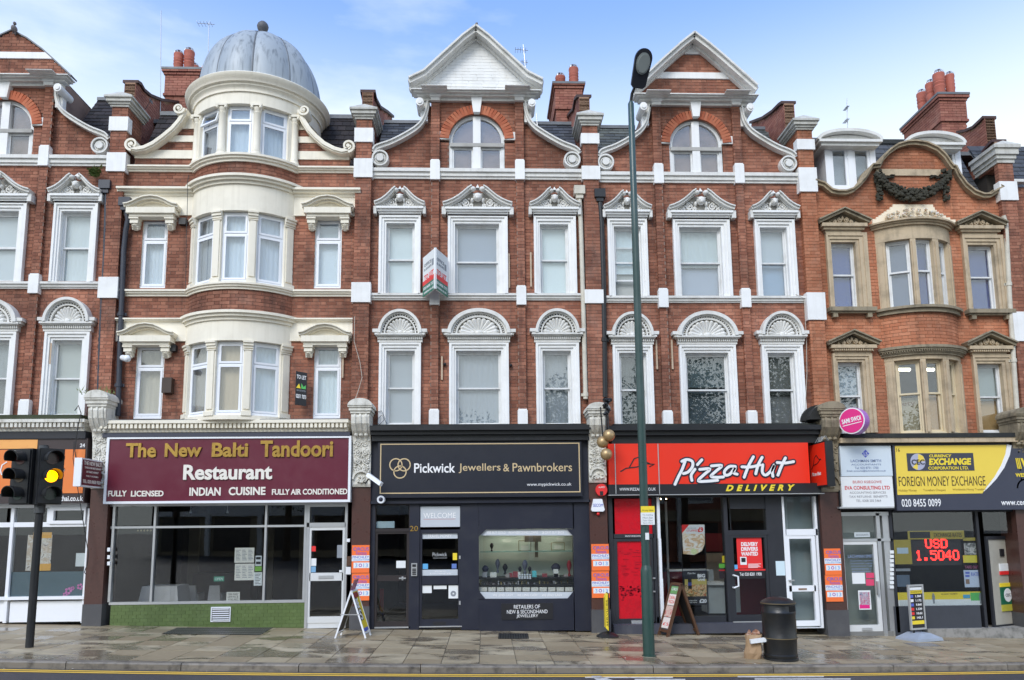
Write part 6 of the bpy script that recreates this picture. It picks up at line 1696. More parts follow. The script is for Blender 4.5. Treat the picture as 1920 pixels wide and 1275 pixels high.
# shop door
frame('door_frame', NAVY, s, (786, 944, 864, 1178), (787.5, 948, 862.5, 1177), -.13, .0)
w_ = part('welcome_panel', K_FROST, s, (786.5, 949.5, 862.5, 988, -.12, -.05)); ptext('WELCOME', 794, 961.5, 854.5, 971.5, -.121, K_WHITE, w_, depth=.002, bold=.0); part('underline', INK('soft_red', (.5, .2, .2)), w_, (794, 973, 854, 973.8, -.121, -.12))
d = frame('door', NAVY, s, (787, 993, 863, 1176), (791, 1000, 859, 1161), -.12, -.05)
part('mid_rail', NAVY, d, (790, 1080, 860, 1096, -.12, -.05)); part('pane', SHOPG, d, (791, 1000, 859, 1080, -.08, -.075)); part('pane', SHOPG, d, (791, 1096, 859, 1161, -.08, -.075)); part('letter_plate', K_BLACK, d, (812, 1166, 836, 1172, -.13, -.12))
a = part('frosted_band', K_FROST, d, (791, 1000, 858, 1010, -.09, -.085)); ptext('TRAVEL MONEY', 802, 1002, 847, 1008, -.091, K_WHITE, a, depth=.002)
a = part('frosted_band', K_FROST, d, (791.5, 1068, 858, 1079, -.09, -.085)); ptext('SPECIALIST', 815, 1070, 836, 1072.5, -.091, K_WHITE, a, depth=.002); ptext('BUYERS & PAWNBROKERS', 806, 1074, 846, 1077, -.091, K_WHITE, a, depth=.002)
ptext('Pickwick', 811, 1036, 838, 1043, -.085, INK('etched_print', (.5, .52, .52)), d, depth=.002); ptext('JEWELLERS & PAWNBROKERS', 812, 1045.5, 838, 1047.5, -.085, MATS['etched_print'], d, depth=.002)
part('sticker', INK('sky_blue_sticker', (.12, .42, .75)), d, (792.5, 1057, 802.5, 1067, -.09, -.085)); part('sticker', INK('book_blue', (.12, .2, .5)), d, (847, 1057, 856, 1066, -.09, -.085)); part('sticker', K_YEL, d, (849, 1037, 857, 1050, -.09, -.085))
for q in ((792, 1098, 809.5, 1112), (813, 1098, 837.5, 1104.5), (841, 1097.5, 859, 1122)): part('notice', K_PAPER, d, (*q, -.09, -.085))
prt = MB()
for i in range(9): a_ = i*.7; cx, z = U(850, 1113, -.09); prt.ribbon([(cx+.055*math.cos(t)*(1-.08*i), z+.055*math.sin(t)*(1-.08*i)) for t in [j*.35 for j in range(19)]], .004, -.092, -.0905)
prt.build('watch_drawing', K_GREY, d)
part('handle', ALU, d, (860.5, 1127, 863.5, 1134, -.16, -.12), (860.5, 1042, 863.5, 1048, -.14, -.12)); part('threshold', ALU, s, (786, 1174, 866, 1176, -.15, -.02))
ptext('20', 768.5, 986, 784, 996, -.15, K_GOLD, s, depth=.008, bold=.01)
ip = part('intercom', ALU, s, (771, 1056, 782, 1080, -.19, -.15)); b = MB()
for i in range(4): b.pbox(773, 1066+i*3.2, 780, 1068+i*3.2, -.2, -.19)
b.pbox(773, 1058, 780, 1063, -.193, -.19); b.build('intercom_buttons', K_BLACK, ip)
q = MB(); cx, z = U(714, 936.5, -.36)
q.ribbon([(cx+.062*math.cos(t), z+.062*math.sin(t)) for t in [2*math.pi*i/20 for i in range(21)]], .035, -.36, -.2)
dc = q.build('dome_camera', PVC, None); tag(dc, 'round white dome camera under the corner of the jewellers sign', 'camera'); q = MB(); q.ball((cx, -.33, z), .052, .05, .052, 14, 10); q.build('camera_dome', mat('smoky_dome', (.03, .03, .05), .1), dc, smooth=True)
sg = empty('fascia_sign', (U(900, 880, -.3)[0], -.3, U(900, 932, -.3)[1]), 'black jewellers sign with thin gold border and three rings', 'sign')
part('sign_board', mat('blue_black_board', (.016, .018, .028), .35, grime=.2), sg, (708, 828.5, 1091, 932, -.30, -.1))
frame('gold_border', K_TAN, sg, (712.5, 831, 1087.5, 924.5), (714.5, 833, 1085.5, 922.5), -.306, -.30)
q = MB()
for x, y in ((742.3, 871.5), (757.8, 871.5), (750, 885)):
    cx, z = U(x, y, -.3); r = .125; q.ribbon([(cx+r*math.cos(t), z+r*math.sin(t)) for t in [2*math.pi*i/32 for i in range(33)]], .024, -.306-.0006*(x > 750), -.30)
q.build('rings_emblem', K_TAN, sg)
ptext('Pickwick', 776.5, 868.5, 853.5, 886.5, -.3, K_WHITE, sg, bold=.015); ptext('Jewellers', 860, 869, 938.5, 887, -.3, K_TAN, sg, bold=.005); ptext('&', 943.5, 870, 955, 884, -.3, K_TAN, sg, bold=.005); ptext('Pawnbrokers', 961, 868, 1072.5, 884, -.3, K_TAN, sg, bold=.005)
ptext('www.mypickwick.co.uk', 988, 905, 1071.5, 912.5, -.3, K_WHITE, sg)
# cctv camera reaching over from the console
cc = empty('cctv_camera', (U(683, 895, -.35)[0], -.35, U(683, 905, -.35)[1]), 'white box cctv camera on a bracket in front of the carved console', 'camera')
q = MB(); a = Vector((U(690, 890, -.62)[0], -.62, U(690, 890, -.62)[1])); c_ = Vector((U(715, 908, -.85)[0], -.85, U(715, 908, -.85)[1])); q.tube([a, c_], [.055, .055], 4); q.build('camera_housing', PVC, cc)
q = MB(); u0 = a.lerp(c_, .3); q.tube([(u0.x, u0.y, u0.z), (u0.x-.1, -.55, u0.z-.03), (u0.x-.16, -.45, u0.z-.1), (U(681, 905, -.3)[0], -.27, U(681, 903, -.3)[1])], .014); q.build('bracket', BLACKM, cc)
# alarm boxes on the pier
q = MB(); cx, z = U(1128, 918.5, -.32); q.prism([(cx+.12*math.cos(t), z+.125*math.sin(t)) for t in [2*math.pi*i/24 for i in range(24)]], -.32, -.2); o = q.build('alarm_box', K_RED, None, label='round red alarm box above the white one on the pier', cat='alarm'); part('alarm_panel', K_BLACK, o, (1125, 921, 1131, 929, -.325, -.32)); ptext('ALARM', 1122, 912, 1134, 915, -.321, K_WHITE, o)
o = prect([(1113, 935.5), (1129, 935.5), (1134, 956), (1131, 959), (1111, 959), (1108.5, 956)], -.3, -.2, 'alarm_box', PVC, None, label='white six-sided alarm box lettered in blue on the pier', cat='alarm'); ptext('SECOM', 1112, 944.5, 1130.5, 950, -.301, K_BLUE, o)
q = MB(); cx, z = U(1121.5, 963.5, -.25); q.ball((cx, -.25, z), .035, .04, .035, 10, 6); q.build('strobe_light', K_RED, o, smooth=True)

# circus posters
def poster(ax, ay, bx, by, label, Y=-.24):
    w, h = bx-ax, by-ay
    o = psheet(ax, ay, bx, by, Y, K_ORA, None, 'circus_poster', .004, label=label, cat='poster', group='circus posters pasted on the shop piers')
    for k_, (y0, y1) in enumerate(((.37, .58), (.63, .83))): part('poster_band', K_PAPER, o, (ax+w*(.0 if k_ == 0 else .1), ay+h*y0, bx, ay+h*y1, Y-.0015, Y))
    for t, x0, x1, y0, y1, m_ in (('CIRCUS', .08, .97, .08, .2, K_BLUE), ('Fantasia', .25, .85, .22, .35, K_PURP), ('FINCHLEY', .05, .98, .39, .48, K_BLUE), ('COLLEGE FARM', .05, .98, .5, .56, INK('light_blue_print', (.2, .4, .75))), ('3', .2, .32, .66, .8, MATS['light_blue_print']), ('13', .66, .92, .66, .8, MATS['light_blue_print'])):
        ptext(t, ax+w*x0, ay+h*y0, ax+w*x1, ay+h*y1, Y-.002, m_, o, depth=.0015, bold=.01)
    q = MB(); cx, z = U(ax+w*.49, ay+h*.73, Y); r = abs(U(ax+w*.6, ay, Y)[0]-U(ax+w*.49, ay, Y)[0]); q.ribbon([(cx+r*.7*math.cos(t), z+r*.7*math.sin(t)) for t in [2*math.pi*i/14 for i in range(15)]], r*.4, Y-.0025, Y-.0015); q.build('poster_print', K_PURP, o)
poster(659.5, 1022, 692.5, 1074, 'upper orange circus poster beside the restaurant door'); poster(659.5, 1075, 692.5, 1126, 'lower orange circus poster partly behind the white pavement board')
poster(1109, 1020, 1142, 1070, 'upper orange circus poster between jewellers and pizza shop'); poster(1109.5, 1071, 1142.5, 1121, 'lower orange circus poster between jewellers and pizza shop')
poster(1546, 1028.5, 1577, 1078, 'upper orange circus poster right of the white framed door'); poster(1548, 1078.5, 1580, 1128, 'lower orange circus poster right of the white framed door')
# gilt pawnbroker balls
pb = empty('pawnbroker_balls', (U(1137, 830, -.75)[0], -.4, U(1137, 862, -.75)[1]), 'three gilt pawnbroker balls hanging from a black bracket', 'sign')
GILT = mat('old_gilt', (.46, .32, .16), .38, metal=.5, grime=.4, dirt=(.2, .13, .07))
for x, y, yy in ((1142, 816.5, -.8), (1130, 829, -.7), (1137, 852, -.8)): q = MB(); cx, z = U(x, y, yy); q.ball((cx, yy, z), .122, None, None, 22, 14); q.build('gilt_ball', GILT, pb, smooth=True)
q = MB(); cx, z = U(1137, 752, -.75); cx2, z2 = U(1137, 830, -.75)
q.tube([(cx, -.75, z), (cx2, -.75, z2)], .02); q.tube([(cx-.12, -.72, z-.12), (cx2-.06, -.72, z2)], .015); q.tube([(cx+.02, -.75, z-.05), (cx2+.05, -.78, z2+.1)], .012)
q.tube([(cx, -.75, z), (cx+.03, -.4, z+.05), (cx+.02, .0, z+.02)], .03); q.tube([(cx-.06, -.8, z+.02), (cx+.1, -.7, z+.03)], .04)
for i in range(10): q.ball((cx+.05*math.cos(i), -.75+.05*math.sin(i*2), z-.03*i), .04, .04, .035, 6, 4)
q.build('bracket', BLACKM, pb)
# ================= pizza shop
s = shop(4, 'dark framed pizza shop front with red door, window and white side door')
part('shop_cornice', BLACKM, s, (1142, 797, 1548, 806, -.5, .02), (1145, 806, 1540, 815, -.42, .02), (1147, 815, 1540, 831, -.32, .02)); part('lead_flashing', ASPH, s, (1150, 794, 1530, 798, -.36, .02))
FR = CHAR; RFILM = mat('red_film', (.62, .008, .02), .25, grime=.5, dirt=(.25, .0, .01), nscale=7)
part('step', mat('slate_blue_step', (.06, .062, .08), .45, grime=.4, dirt=(.13, .13, .14)), s, (1152, 1170, 1437, 1188, -.34, -.05)); part('step_edge', ALU, s, (1375, 1165, 1437, 1167, -.3, -.28))
part('frame_post', FR, s, (1143, 930, 1151, 1184, -.12, .05), (1226, 930, 1232, 1168, -.12, .05), (1361, 930, 1368, 1167, -.14, .05), (1441, 930, 1474, 1176, -.12, .05), (1536, 924, 1546, 1180, -.12, .05))
part('frame_head', FR, s, (1143, 926, 1546, 932, -.14, .05), (1151, 1001, 1226, 1009, -.12, .05), (1362, 994, 1443, 1003, -.13, .05), (1232, 1156, 1362, 1168, -.12, .05), (1151, 1165, 1226, 1173, -.14, .05))
part('white_post', PVC, s, (1232.5, 932, 1237.5, 1010, -.16, .0), (1236, 1010, 1241, 1085, -.16, .0), (1238.5, 1085, 1244.5, 1162, -.16, .0))
part('red_window', RFILM, s, (1152.5, 935, 1226, 1001, -.06, -.05)); ptext('DELIVERY DRIVERS ENTRANCE', 1172, 1003.5, 1206, 1006.5, -.121, K_WHITE, s, depth=.002)
d = frame('door', FR, s, (1152, 1010, 1226, 1166), (1159, 1015, 1221, 1160), -.11, -.05); part('red_window', RFILM, d, (1159, 1015, 1221, 1160, -.08, -.075)); part('letter_plate', ALU, d, (1184, 1163.5, 1204, 1170, -.15, -.11))
b = MB(); rnd = random.Random(6)
for i in range(70): x, y = 1161+rnd.random()*52, 1098+abs(rnd.gauss(0, 10)); w = rnd.uniform(1, 5); b.pbox(x, y, x+w, y+rnd.uniform(1, 4), -.0815, -.08)
for i in range(40): x, y = 1161+rnd.random()*52, 1030+rnd.random()*50; b.pbox(x, y, x+rnd.uniform(3, 12), y+.8, -.0815, -.08)
b.build('red_film_print', mat('dark_red_print', (.22, .0, .01), .3), d, kind='stuff')
part('handle', ALU, s, (1224.5, 1083, 1229, 1085.5, -.16, -.12), (1225.5, 1108, 1229, 1110.5, -.16, -.12))
part('pane', SHOPG, s, (1241, 932, 1362, 1156, -.07, -.065)); part('pane', SHOPG, s, (1368, 954, 1441, 994, -.07, -.065)); part('top_panel', FR, s, (1368, 930, 1441, 954, -.10, -.0))
d = frame('door', FR, s, (1369, 1003, 1442, 1165), (1378, 1008, 1437, 1153), -.12, -.05); part('pane', SHOPG, d, (1378, 1008, 1437, 1153, -.08, -.075))
q = MB(); hx = lambda a, b: (U(a, b, -.2)[0], U(a, b, -.2)[1])
p0, p1 = hx(1377, 1079), hx(1384, 1081); p2, p3 = hx(1385, 1099), hx(1377, 1102)
q.tube([(p0[0], -.12, p0[1]), (p0[0], -.2, p0[1]), (p1[0], -.2, p1[1]), (p2[0], -.2, p2[1]), (p3[0], -.2, p3[1]), (p3[0], -.12, p3[1])], .018); q.build('handle', PVC, d)
o = part('job_poster', K_RED, d, (1382, 1008, 1429, 1066, -.09, -.085))
for t, y in (('DELIVERY', 1016.5), ('DRIVERS', 1025.5), ('WANTED', 1034.5)): ptext(t, 1389.5, y, 1421, y+7.5, -.0905, K_WHITE, o, depth=.002, bold=.04)
o2 = part('poster_photo', K_PAPER, o, (1388, 1044, 1400, 1059, -.092, -.09)); part('poster_photo', K_BLACK, o2, (1390, 1046, 1398, 1054, -.093, -.092))
b = MB()
for i in range(5): b.pbox(1403, 1057+i*1.7, 1427-(i*5 % 7), 1057.8+i*1.7, -.0912, -.09)
b.build('poster_print', K_WHITE, o, kind='stuff')
o = part('telephone_band', K_BLACK, d, (1377, 1070, 1437, 1085, -.09, -.085)); part('red_strip', K_RED, d, (1377, 1067, 1437, 1070, -.09, -.085)); ptext('Tel: 020 8201 1900', 1387, 1073.5, 1428, 1079.5, -.0905, K_WHITE, o, depth=.002, bold=.01); part('sticker', INK('sky_blue_sticker', (.12, .42, .75)), d, (1377, 1059, 1383, 1067, -.09, -.085))
# posters hung inside the window
for x in (1279, 1323.5): part('hanging_cord', K_BLACK, s, (x, 984, x+1.2, 1156, .02, .03))
fp = prect([(1278.5, 984), (1321, 983.5), (1321.5, 1020), (1316, 1033), (1302, 1040.5), (1281, 1038.5)], .0, .006, 'food_poster', print_mat('garlic_bread_photo', [(.86, .8, .7), (.82, .62, .38), (.9, .88, .84), (.7, .42, .2), (.88, .84, .7)], 4.5, 2), s)
part('poster_top', K_PAPER, fp, (1286, 984, 1321, 1001, -.003, .0)); prect([(1278.5, 984), (1292, 984), (1278.5, 1000)], -.004, 0, 'poster_flash', K_RED, fp)
ptext('MIX OR ANY', 1288, 989, 1306, 991.5, -.0035, K_GREY, fp, depth=.002); ptext('STUFFED', 1287, 993, 1309, 997, -.0035, K_RED, fp, depth=.002); ptext('£9', 1308.5, 988.5, 1318.5, 998, -.0035, K_RED, fp, depth=.002, bold=.04)
q = MB(); cx, z = U(1301, 1034, 0); q.prism([(cx+.065*math.cos(t), z+.06*math.sin(t)) for t in [2*math.pi*i/20 for i in range(20)]], -.003, 0); q.build('dip_pot', INK('dip_green', (.72, .78, .42)), fp)
fp = part('meal_poster', mat('black_meal_print', (.02, .02, .025), .4), s, (1282, 1070, 1325.5, 1134, .0, .006))
part('poster_photo', print_mat('pizza_photo', [(.3, .08, .03), (.55, .25, .05), (.7, .5, .3), (.12, .15, .04), (.5, .12, .05)], 14, 3), fp, (1284, 1096, 1325, 1118, -.003, 0)); part('cola_bottle', K_BLACK, fp, (1290, 1085, 1297, 1104, -.005, -.003)); part('bottle_label', mat('can_blue', (.06, .08, .3), .4), fp, (1290, 1092, 1297, 1098, -.006, -.005)); part('yellow_wall', INK('mustard_print', (.5, .4, .1)), fp, (1284, 1086, 1325, 1096, -.002, 0))
ptext('BIG', 1308, 1076, 1322, 1083, -.0035, K_WHITE, fp, depth=.002, bold=.04); ptext('GAME', 1308, 1084.5, 1322, 1089, -.0035, K_WHITE, fp, depth=.002, bold=.03); ptext('Pizza Hut', 1289, 1073, 1304, 1076.5, -.0035, K_WHITE, fp, depth=.002, shear=.3); ptext('£20', 1311.5, 1123, 1325, 1130.5, -.0035, K_WHITE, fp, depth=.002, bold=.04); ptext('2 LARGE PIZZAS', 1290, 1125, 1307, 1127, -.0035, K_WHITE, fp, depth=.002); ptext('SIDES & DRINK', 1293, 1128.5, 1307, 1130.5, -.0035, K_WHITE, fp, depth=.002)
# counter and kitchen glimpsed inside
ct = empty('shop_counter', (U(1345, 1150, 1.2)[0], 1.2, gz(5)), 'pale grey service counter inside the pizza shop window', 'counter')
part('counter_body', mat('pale_counter', (.50, .54, .55), .5), ct, (1329, 1096, 1366, 1150, .9, 1.5), (1366, 1100, 1388, 1148, 1.0, 1.5)); part('counter_top', K_PAPER, ct, (1327, 1093, 1366, 1097, .82, 1.5)); part('counter_side', MATS['pale_counter'], ct, (1329, 1068, 1338, 1096, 1.4, 1.5))
part('partition', mat('beige_partition', (.42, .36, .28), .8), s, (1326, 1037, 1362, 1093, 2.2, 2.25)); part('red_wall', mat('maroon_wall', (.22, .01, .015), .7), s, (1243, 1072, 1282, 1160, 1.4, 1.45), (1368, 1085, 1440, 1160, 2.6, 2.65), (1324, 1000, 1362, 1034, 2.3, 2.35))
part('window_ledge', K_PAPER, s, (1254, 1068, 1330, 1071, .8, 1.1)); part('inner_post', ALU, s, (1250, 940, 1254, 1140, .9, .95))
part('card_reader', INK('lime_light', (.18, .6, .08)), s, (1348, 1057, 1363, 1065, -.04, -.035)); part('opening_hours', mat('hours_board', (.04, .02, .02), .4), s, (1349, 1070, 1364, 1085, -.04, -.035)); part('red_strip', K_RED, s, (1348, 1068, 1365, 1070.5, -.042, -.037)); part('notice', K_YEL, s, (1354, 1042, 1361, 1055, -.04, -.035))
for x in (1239, 1249): q = MB(); cx, z = U(x, 935.5, .4); q.ball((cx, .4, z), .015); q.build('spotlight', mat('warm_lamp', (1, .75, .4), .5, emit=12), s)
part('added_ceiling_panel', mat('added_ceiling_glow', (1.0, .93, .8), .5, emit=3.0), s, (1262, 912, 1350, 914, 1.3, 1.8))  # unseen glowing panel added above the window to brighten the interior
# white side door
frame('door_frame', PVC, s, (1472, 926, 1537, 1178), (1476, 930, 1533, 1177), -.13, -.0); part('door_head', PVC, s, (1475, 992, 1534, 1004, -.13, .0)); part('pane', SHOPG, s, (1476, 930, 1533, 992, -.07, -.065))
d = frame('door', PVC, s, (1477, 1004, 1533, 1174), (1484, 1010, 1526, 1164), -.12, -.04); part('mid_rail', PVC, d, (1480, 1098, 1530, 1109, -.12, -.04)); part('pane', SHOPG, d, (1484, 1010, 1526, 1098, -.08, -.075)); part('pane', SHOPG, d, (1484, 1109, 1526, 1164, -.08, -.075)); part('letter_plate', mat('wood_plate', (.25, .16, .1), .5), d, (1497.5, 1103, 1513, 1106, -.13, -.12)); part('handle', ALU, d, (1480, 1087, 1490, 1089.5, -.17, -.12))
part('door_curtain', blind_or_reflection_mat((.34, .40, .41)), s, (1474, 930, 1537, 1176, .25, .26)); part('notice', INK('pale_blue_notice', (.62, .76, .82)), s, (1455, 1052, 1472, 1079, -.125, -.12))
sg = empty('fascia_sign', (U(1330, 880, -.35)[0], -.35, U(1330, 927, -.35)[1]), 'bright red pizza sign with white brush lettering over yellow DELIVERY', 'sign')
part('sign_board', REDS, sg, (1141.5, 831, 1517, 907, -.35, -.02)); part('black_strip', K_BLACK, sg, (1141.5, 907, 1540, 926, -.352, -.02)); part('sign_edge', ALU, sg, (1141, 926, 1546, 927.5, -.37, -.0))
for x in (1153, 1234.5): part('sign_joint', ALU, sg, (x, 832, x+1.6, 926, -.365, -.3))
ptext('WWW.PIZZAHUT.CO.UK', 1161.5, 914.5, 1229.5, 920, -.352, K_WHITE, sg, bold=.0); ptext('DELIVERY', 1360.5, 908.8, 1491, 920.5, -.352, K_YEL, sg, bold=.05, shear=.35, spacing=1.9)
def zz(x, y): return (1230+x/5.818, 820+y/5.818)
strokes = [[(282, 262), (335, 242), (395, 262), (398, 320), (350, 378), (300, 395)], [(318, 262), (285, 350), (245, 430), (208, 512)], [(500, 245), (452, 298)], [(425, 348), (385, 410), (392, 470)], [(478, 350), (590, 345), (520, 410), (462, 475), (560, 478), (672, 468)],
           [(605, 312), (718, 308), (650, 372), (600, 425), (660, 436), (735, 432)], [(865, 318), (800, 318), (748, 370), (758, 412), (810, 398), (868, 325), (848, 385), (885, 402)], [(1062, 212), (1010, 310), (962, 435)], [(938, 322), (1040, 322), (1135, 300)], [(1158, 218), (1115, 300), (1088, 398)],
           [(1165, 300), (1160, 380), (1195, 412), (1250, 370), (1290, 300), (1268, 370), (1275, 425)], [(1412, 225), (1370, 310), (1330, 412)], [(1322, 275), (1410, 280), (1500, 265)]]
for nm, wpx, m_, yy in (('script_outline', 10.4, mat('navy_outline', (.02, .022, .04), .4), -.36), ('script_lettering', 5.2, K_WHITE, -.37)):
    q = MB()
    for i, st in enumerate(strokes):
        P = [Vector((*U(*zz(*p), yy), 0)) for p in st]; dn = []
        for j in range(len(P)-1):
            for t in range(5):
                t_ = t/5; a, b, c, e = P[max(0, j-1)], P[j], P[j+1], P[min(len(P)-1, j+2)]
                v = .5*(2*b+(c-a)*t_+(2*a-5*b+4*c-e)*t_*t_+(3*b-a-3*c+e)*t_**3); dn.append((v.x, v.y))
        dn.append((P[-1].x, P[-1].y)); w = wpx/89
        q.ribbon(dn, w, yy-.0004*i, -.35)
        for e in (dn[0], dn[-1]): q.prism([(e[0]+w/2*math.cos(t), e[1]+w/2*math.sin(t)) for t in [2*math.pi*k_/14 for k_ in range(14)]], yy-.0004*i-.0002, -.35)
    q.build(nm, m_, sg)
def z6(x, y): return (1080+x/2.55, 740+y/2.55)
def hat(tr, y0, y1, nm, root, w=.02, m_=K_BLACK, frm=None):
    q = MB(); q.M = frm
    for st in ([(212, 368), (240, 352), (290, 346), (335, 330), (375, 333), (350, 345)], [(255, 348), (278, 306), (302, 298), (328, 318), (352, 330)]): q.ribbon([tr(*p) for p in st], w, y0, y1)
    return q.build(nm, m_, root)
hat(lambda x, y: U(*z6(x, y), -.352), -.356, -.35, 'hat_emblem', sg, .024)
XS = U0(1519, 870, -.06)[0]
r = proj_sign(1518, 1546.5, 826, 912, XS, .16, REDS, BLACKM, 'projecting_sign', 'red and black projecting lightbox with hat emblem at the pizza sign end', -1)
y0, z0 = VX(1546.5, 912, XS); y1, z1 = VX(1546.5, 826, XS); yw = VX(1518, 870, XS)[0]
u = Vector((0, -1, 0)); n = Vector((1, 0, 0)); Wd = yw-y0; Hh = z1-z0
M = frame_M((XS-.006, yw, z0), u, n)
q = MB(); q.M = M
for st in ([(.15, .42), (.3, .5), (.6, .53), (.85, .62)], [(.3, .5), (.4, .66), (.55, .72), (.72, .62), (.88, .6)]): q.ribbon([(a*Wd, b*Hh) for a, b in st], .018, -.003, 0)
q.build('hat_emblem', K_BLACK, r)
text_on('Pizza Hut', frame_M((XS-.006, yw-.14*Wd, z0+.26*Hh), u, n), Wd*.68, Hh*.08, K_WHITE, r, shear=.35, bold=.03)
q = MB()
for i in range(22): q.tube([(XS+.16*rnd.random(), y0+(yw-y0)*i/22, z1), (XS+.08+rnd.uniform(-.02, .02), y0+(yw-y0)*i/22, z1+.12)], .004, 4)
q.build('pigeon_spikes', ALU, r)

# ================= exchange office and accountants
s = shop(5, 'dark currency exchange shop front with lit window and open glass door')
part('lead_flashing', ASPH, s, (1583, 812, 1925, 820, -.44, .02)); part('shop_cornice', STONE, s, (1576, 820, 1925, 829, -.42, .02)); part('blind_box', K_BLACK, s, (1570, 829, 1925, 836, -.3, .02))
part('frame_post', ALU, s, (1574, 962, 1580, 1194, -.12, .0), (1650, 962, 1657, 1194, -.12, .0), (1662, 966, 1674, 1194, -.10, .0)); part('sill', mat('grey_sill', (.2, .2, .19), .6), s, (1574, 1184, 1676, 1196, -.11, .3)); part('frame_head', ALU, s, (1574, 960, 1668, 967, -.12, .0), (1574, 1010, 1674, 1015, -.12, .0))
part('pane', SHOPG, s, (1580, 967, 1650, 1010, -.07, -.065)); part('number_card', INK('grey_card', (.5, .55, .57)), s, (1602, 998, 1631, 1007, -.08, -.07)); ptext('ACCOUNTS', 1605, 1001, 1628, 1004.5, -.081, K_GREY, s)
d = frame('door', mat('white_aluminium', (.66, .67, .66), .4, grime=.15), s, (1581, 1015, 1650, 1184), (1587, 1021, 1643, 1172), -.11, -.04); part('pane', SHOPG, d, (1587, 1021, 1643, 1172, -.08, -.075)); part('letter_plate', ALU, d, (1617, 1177, 1636, 1182, -.13, -.11)); part('handle', ALU, d, (1646, 1090, 1649, 1115, -.17, -.11))
part('door_curtain', blind_or_reflection_mat((.30, .34, .31)), s, (1580, 966, 1652, 1184, .3, .31))
ptext('LACHMAN SMITH', 1590, 1040, 1641, 1046, -.082, INK('faint_blue', (.25, .33, .5)), d, depth=.002)
for i in range(5): ptext('accountants registered'[:22-i*3], 1594+i, 1050+i*5, 1637-i, 1053+i*5, -.082, MATS['faint_blue'], d, depth=.002)
part('notice', K_PAPER, d, (1598, 1074, 1622, 1094.5, -.09, -.085)); part('notice', INK('rose_notice', (.7, .06, .15)), d, (1624, 1074, 1639, 1084, -.09, -.085), (1624, 1086, 1639, 1098, -.09, -.085))
ps = part('lipstick_poster', K_PAPER, d, (1610, 1107, 1633, 1143, -.09, -.085)); part('poster_photo', print_mat('cosmetic_photo', [(.1, .1, .2), (.5, .5, .55), (.4, .05, .15), (.7, .65, .6)], 15, 2), ps, (1612, 1110, 1631, 1134, -.092, -.09)); part('poster_band', K_PINK, ps, (1612, 1134, 1631, 1141, -.092, -.09))
part('frame_post', CHAR, s, (1674, 955, 1680, 1186, -.12, .0), (1838, 955, 1843, 1180, -.12, .05)); part('frame_head', CHAR, s, (1674, 953, 1925, 960, -.14, .05)); part('stallriser', mat('slate_riser', (.045, .05, .062), .5, grime=.3), s, (1678, 1136, 1840, 1194, -.12, .0)); part('kerb_step', mat('worn_step', (.28, .27, .25), .7, grime=.9, dirt=(.08, .08, .07), nscale=6), s, (1740, 1178, 1925, 1198, -.2, .3))
part('pane', SHOPG, s, (1680, 960, 1838, 1136, -.07, -.065)); part('pane', SHOPG, s, (1843, 960, 1925, 1000, -.07, -.065))
bn = part('window_banner', K_YEL, s, (1680, 1110, 1846, 1126, -.05, -.045)); part('banner_base', K_PAPER, bn, (1680, 1124, 1846, 1135.5, -.052, -.045)); part('banner_green', K_GREEN, bn, (1820, 1111, 1846, 1126, -.053, -.05)); part('card_picture', INK('cyan_card', (.08, .38, .6)), bn, (1806, 1115, 1819, 1122, -.054, -.05))
for x in (1750, 1838): 
    q = MB(); cx, z = U(x, 1116, -.055); q.ball((cx, -.056, z+.02), .02, .004, .025, 8, 6); q.box(cx-.03, cx+.03, -.058, -.054, z-.09, z); q.box(cx-.018, cx+.018, -.058, -.054, z-.17, z-.09); q.build('printed_figure', K_GREY, bn)
ptext('HOLIDAY MONEY?', 1765, 1112.5, 1795, 1115, -.051, K_BLACK, bn, depth=.002)
for a, m_ in (((1676, 1012, 1709, 1058), mat('dim_yellow', (.38, .3, .04), .5)), ((1806, 1008, 1834, 1014), MATS['dim_yellow'] if 'dim_yellow' in MATS else K_YEL), ((1806, 1041, 1837, 1055), INK('bright_yellow', (.7, .6, .05))), ((1808, 1069, 1838, 1101), INK('pale_sheet', (.55, .62, .75))), ((1680, 1066, 1707, 1071), K_GREY), ((1682, 1078, 1706, 1100), mat('dim_blue', (.1, .14, .2), .5))): part('window_poster', m_, s, (*a, -.045, -.04))
part('poster_photo', print_mat('crowd_photo', [(.05, .05, .05), (.3, .3, .28), (.6, .58, .55)], 12, 2), s, (1808, 1018, 1836, 1040, -.045, -.04)); part('poster_photo', K_BLUE, s, (1810, 1072, 1818, 1076, -.047, -.045), (1810, 1078, 1818, 1082, -.047, -.045)); ptext('RATE', 1821, 1073, 1835, 1080, -.047, K_BLUE, s); part('poster_photo', INK('face_print', (.25, .15, .1)), s, (1811, 1086, 1818, 1095, -.047, -.045)); ptext('TAKE OUT', 1809, 1060.5, 1835, 1066, -.045, INK('dim_pink', (.45, .12, .25)), s)
part('cloud_print', INK('pale_cloud', (.45, .55, .65)), s, (1682, 1027, 1703, 1038, -.047, -.045))
hb = part('rates_header', MATS['dim_yellow'], s, (1702, 995, 1808, 1011, -.045, -.04)); part('header_dark', K_BLACK, hb, (1706, 997, 1744, 1009, -.047, -.045)); ptext('EXCHANGE RATES', 1751, 999, 1803, 1007, -.046, K_BLACK, hb)
